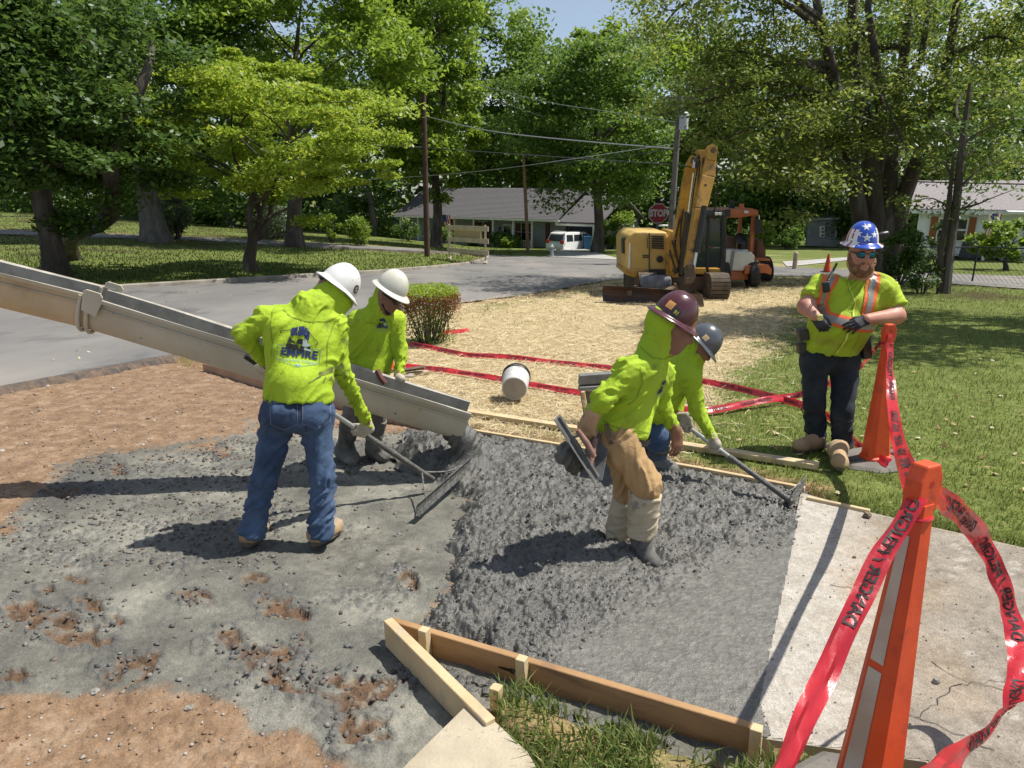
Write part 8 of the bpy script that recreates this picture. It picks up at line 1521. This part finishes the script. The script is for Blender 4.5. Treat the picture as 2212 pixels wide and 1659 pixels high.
# straw mulch
def straws(name, C, L, w, mat, rng, tilt=.25):
    n = len(C); a = rng.uniform(0, math.pi, n); t = rng.normal(size=n) * tilt; d = np.stack([np.cos(a) * np.cos(t), np.sin(a) * np.cos(t), np.sin(t)], 1) * L[:, None] / 2; s = np.stack([-np.sin(a), np.cos(a), rng.normal(size=n) * .5], 1) * w[:, None] / 2
    bend = np.zeros((n, 3)); bend[:, 2] = L * rng.uniform(-.06, .1, n); V = np.empty((n, 6, 3)); V[:, 0] = C - d - s; V[:, 1] = C - d + s; V[:, 2] = C + bend - s; V[:, 3] = C + bend + s; V[:, 4] = C + d - s; V[:, 5] = C + d + s
    F = np.array([(0, 2, 3, 1), (2, 4, 5, 3)])[None] + 6 * np.arange(n)[:, None, None]; return mesh_np(name, V.reshape(-1, 3), F.reshape(-1, 4), mat)
n = 105000; y = 5.2 * (26 / 5.2) ** (rng.random(n) ** 1.25); x = y * rng.uniform(-.55, .62, n); z = Tn(x, y); px, py = proj(x, y, z); st = sdpoly(px, py, STRAW) + 60 * fbm(x * 1.3, y * 1.3, 4.) + 25 * perlin(x * 5, y * 5, 2.); pr = np.clip(1 - (st + 25) / 90, .0, 1); pr = np.maximum(pr, .05 * (st < 160)); k = (rng.random(n) < pr) & (sdpoly(x, y, WORK) > .05) & (sdpoly(x, y, ROAD) > -.1)
C = np.stack([x, y, z + rng.uniform(.004, .03, n)], 1)[k]; sz = np.sqrt(y[k] / 7)
tag(straws('straw', C, rng.uniform(.06, .19, k.sum()) * sz, rng.uniform(.002, .0042, k.sum()) * sz, rmat('straw_stalk', [(.27, .18, .085), (.46, .35, .18), (.60, .50, .30), (.74, .65, .45)], .7), rng), 'golden straw mulch spread over the verge', 'straw', kind='stuff')
# grass
def blades(name, C, h, w, mat, rng, lean=.5):
    n = len(C); a = rng.uniform(0, 6.283, n); s = np.stack([np.cos(a), np.sin(a), np.zeros(n)], 1) * w[:, None] / 2; ln = np.stack([np.sin(a + rng.normal(size=n)), np.cos(a + rng.normal(size=n)), np.zeros(n)], 1) * (h * rng.uniform(.1, 1, n) * lean)[:, None]; up = np.zeros((n, 3)); up[:, 2] = h
    V = np.empty((n, 5, 3)); V[:, 0] = C - s; V[:, 1] = C + s; V[:, 2] = C + up * .55 + ln * .3 + s * .8; V[:, 3] = C + up * .55 + ln * .3 - s * .8; V[:, 4] = C + up * .9 + ln
    me = mesh_np(name, V.reshape(-1, 3), (np.array([(0, 1, 2), (0, 2, 3), (3, 2, 4)])[None] + 5 * np.arange(n)[:, None, None]).reshape(-1, 3), mat); return me
M_gr = leafmat('lawn_blades', (.075, .115, .018), (.20, .235, .055), .35, .6, c3=(.36, .31, .14)); M_gr2 = leafmat('coarse_grass', (.06, .11, .018), (.20, .25, .065), .3, .6, c3=(.42, .36, .19))
n = 120000; y = 3.6 * (30 / 3.6) ** (rng.random(n) ** 1.15); x = y * rng.uniform(-.1, .95, n); z = Tn(x, y); px, py = proj(x, y, z); st = sdpoly(px, py, STRAW) + 60 * fbm(x * 1.3, y * 1.3, 4.); k = (sdpoly(x, y, WORK) > .06 + .12 * fbm(x * 4, y * 4, 7.)) & (sdpoly(x, y, SLAB) > .01) & (sdpoly(x, y, ROAD) > .05) & (rng.random(n) < np.clip((st + 60) / 120, .02, 1)) & (rng.random(n) < np.clip(.75 + .8 * fbm(x * 1.8, y * 1.8, 12.), .25, 1))
C = np.stack([x, y, z], 1)[k]; sz = np.sqrt(np.maximum(y[k], 4) / 5); tag(blades('lawn_grass', C, rng.uniform(.018, .045, k.sum()) * sz, rng.uniform(.004, .008, k.sum()) * sz, M_gr, rng, .8), 'short dry-tipped lawn grass to the right of the pour', 'grass', kind='stuff')
n = 42000; x = rng.uniform(-.1, 2.2, n); y = rng.uniform(1.25, 2.9, n); z = Tn(x, y); k = (sdpoly(x, y, WORK) > .0) & (sdpoly(x, y, SLAB) > -.03) & (sdpoly(x, y, FLAP) > .0) & (((x - na.x) * nn.x + (y - na.y) * nn.y) > .07) & (proj(x, y, z)[0] > 1075) & (rng.random(n) < np.clip(.62 + 1.2 * fbm(x * 3.2, y * 3.2, 9.), .08, .98)); C = np.stack([x, y, z - .01], 1)[k]
tag(blades('verge_grass', C, rng.uniform(.03, .095, k.sum()), rng.uniform(.005, .011, k.sum()), M_gr2, rng, 1.1), 'coarse uncut grass in front of the near form board', 'grass', kind='stuff')
n = 32000; y = 20 * (62 / 20) ** rng.random(n); x = y * rng.uniform(-.85, .0, n); z = Tn(x, y); k = sdpoly(x, y, ROAD) > .25; C = np.stack([x, y, z], 1)[k]; tag(blades('far_lawn_grass', C, rng.uniform(.06, .14, k.sum()), rng.uniform(.02, .05, k.sum()), leafmat('shade_toned_blades', (.035, .062, .01), (.10, .14, .022), .3, .6), rng, .8), 'mown grass of the lawn under the left trees', 'grass', kind='stuff')  # blade colour darkened to stand in for tree shade on the left lawn
# dead leaves on road and lawn
n = 700; y = 4.5 * (30 / 4.5) ** rng.random(n); x = y * rng.uniform(-.7, .85, n); k = (sdpoly(x, y, WORK) > .2) & (sdpoly(x, y, SLAB) > .1); V, Fq = leaf_np(np.stack([x, y, Tn(x, y) + .025], 1)[k], .06, rng, 3.); tag(mesh_np('fallen_leaves', V, Fq, rmat('dead_leaf', [(.22, .13, .06), (.4, .3, .16), (.5, .45, .3)], .9)), 'dry fallen leaves on the lawn and road', 'leaves', kind='stuff')
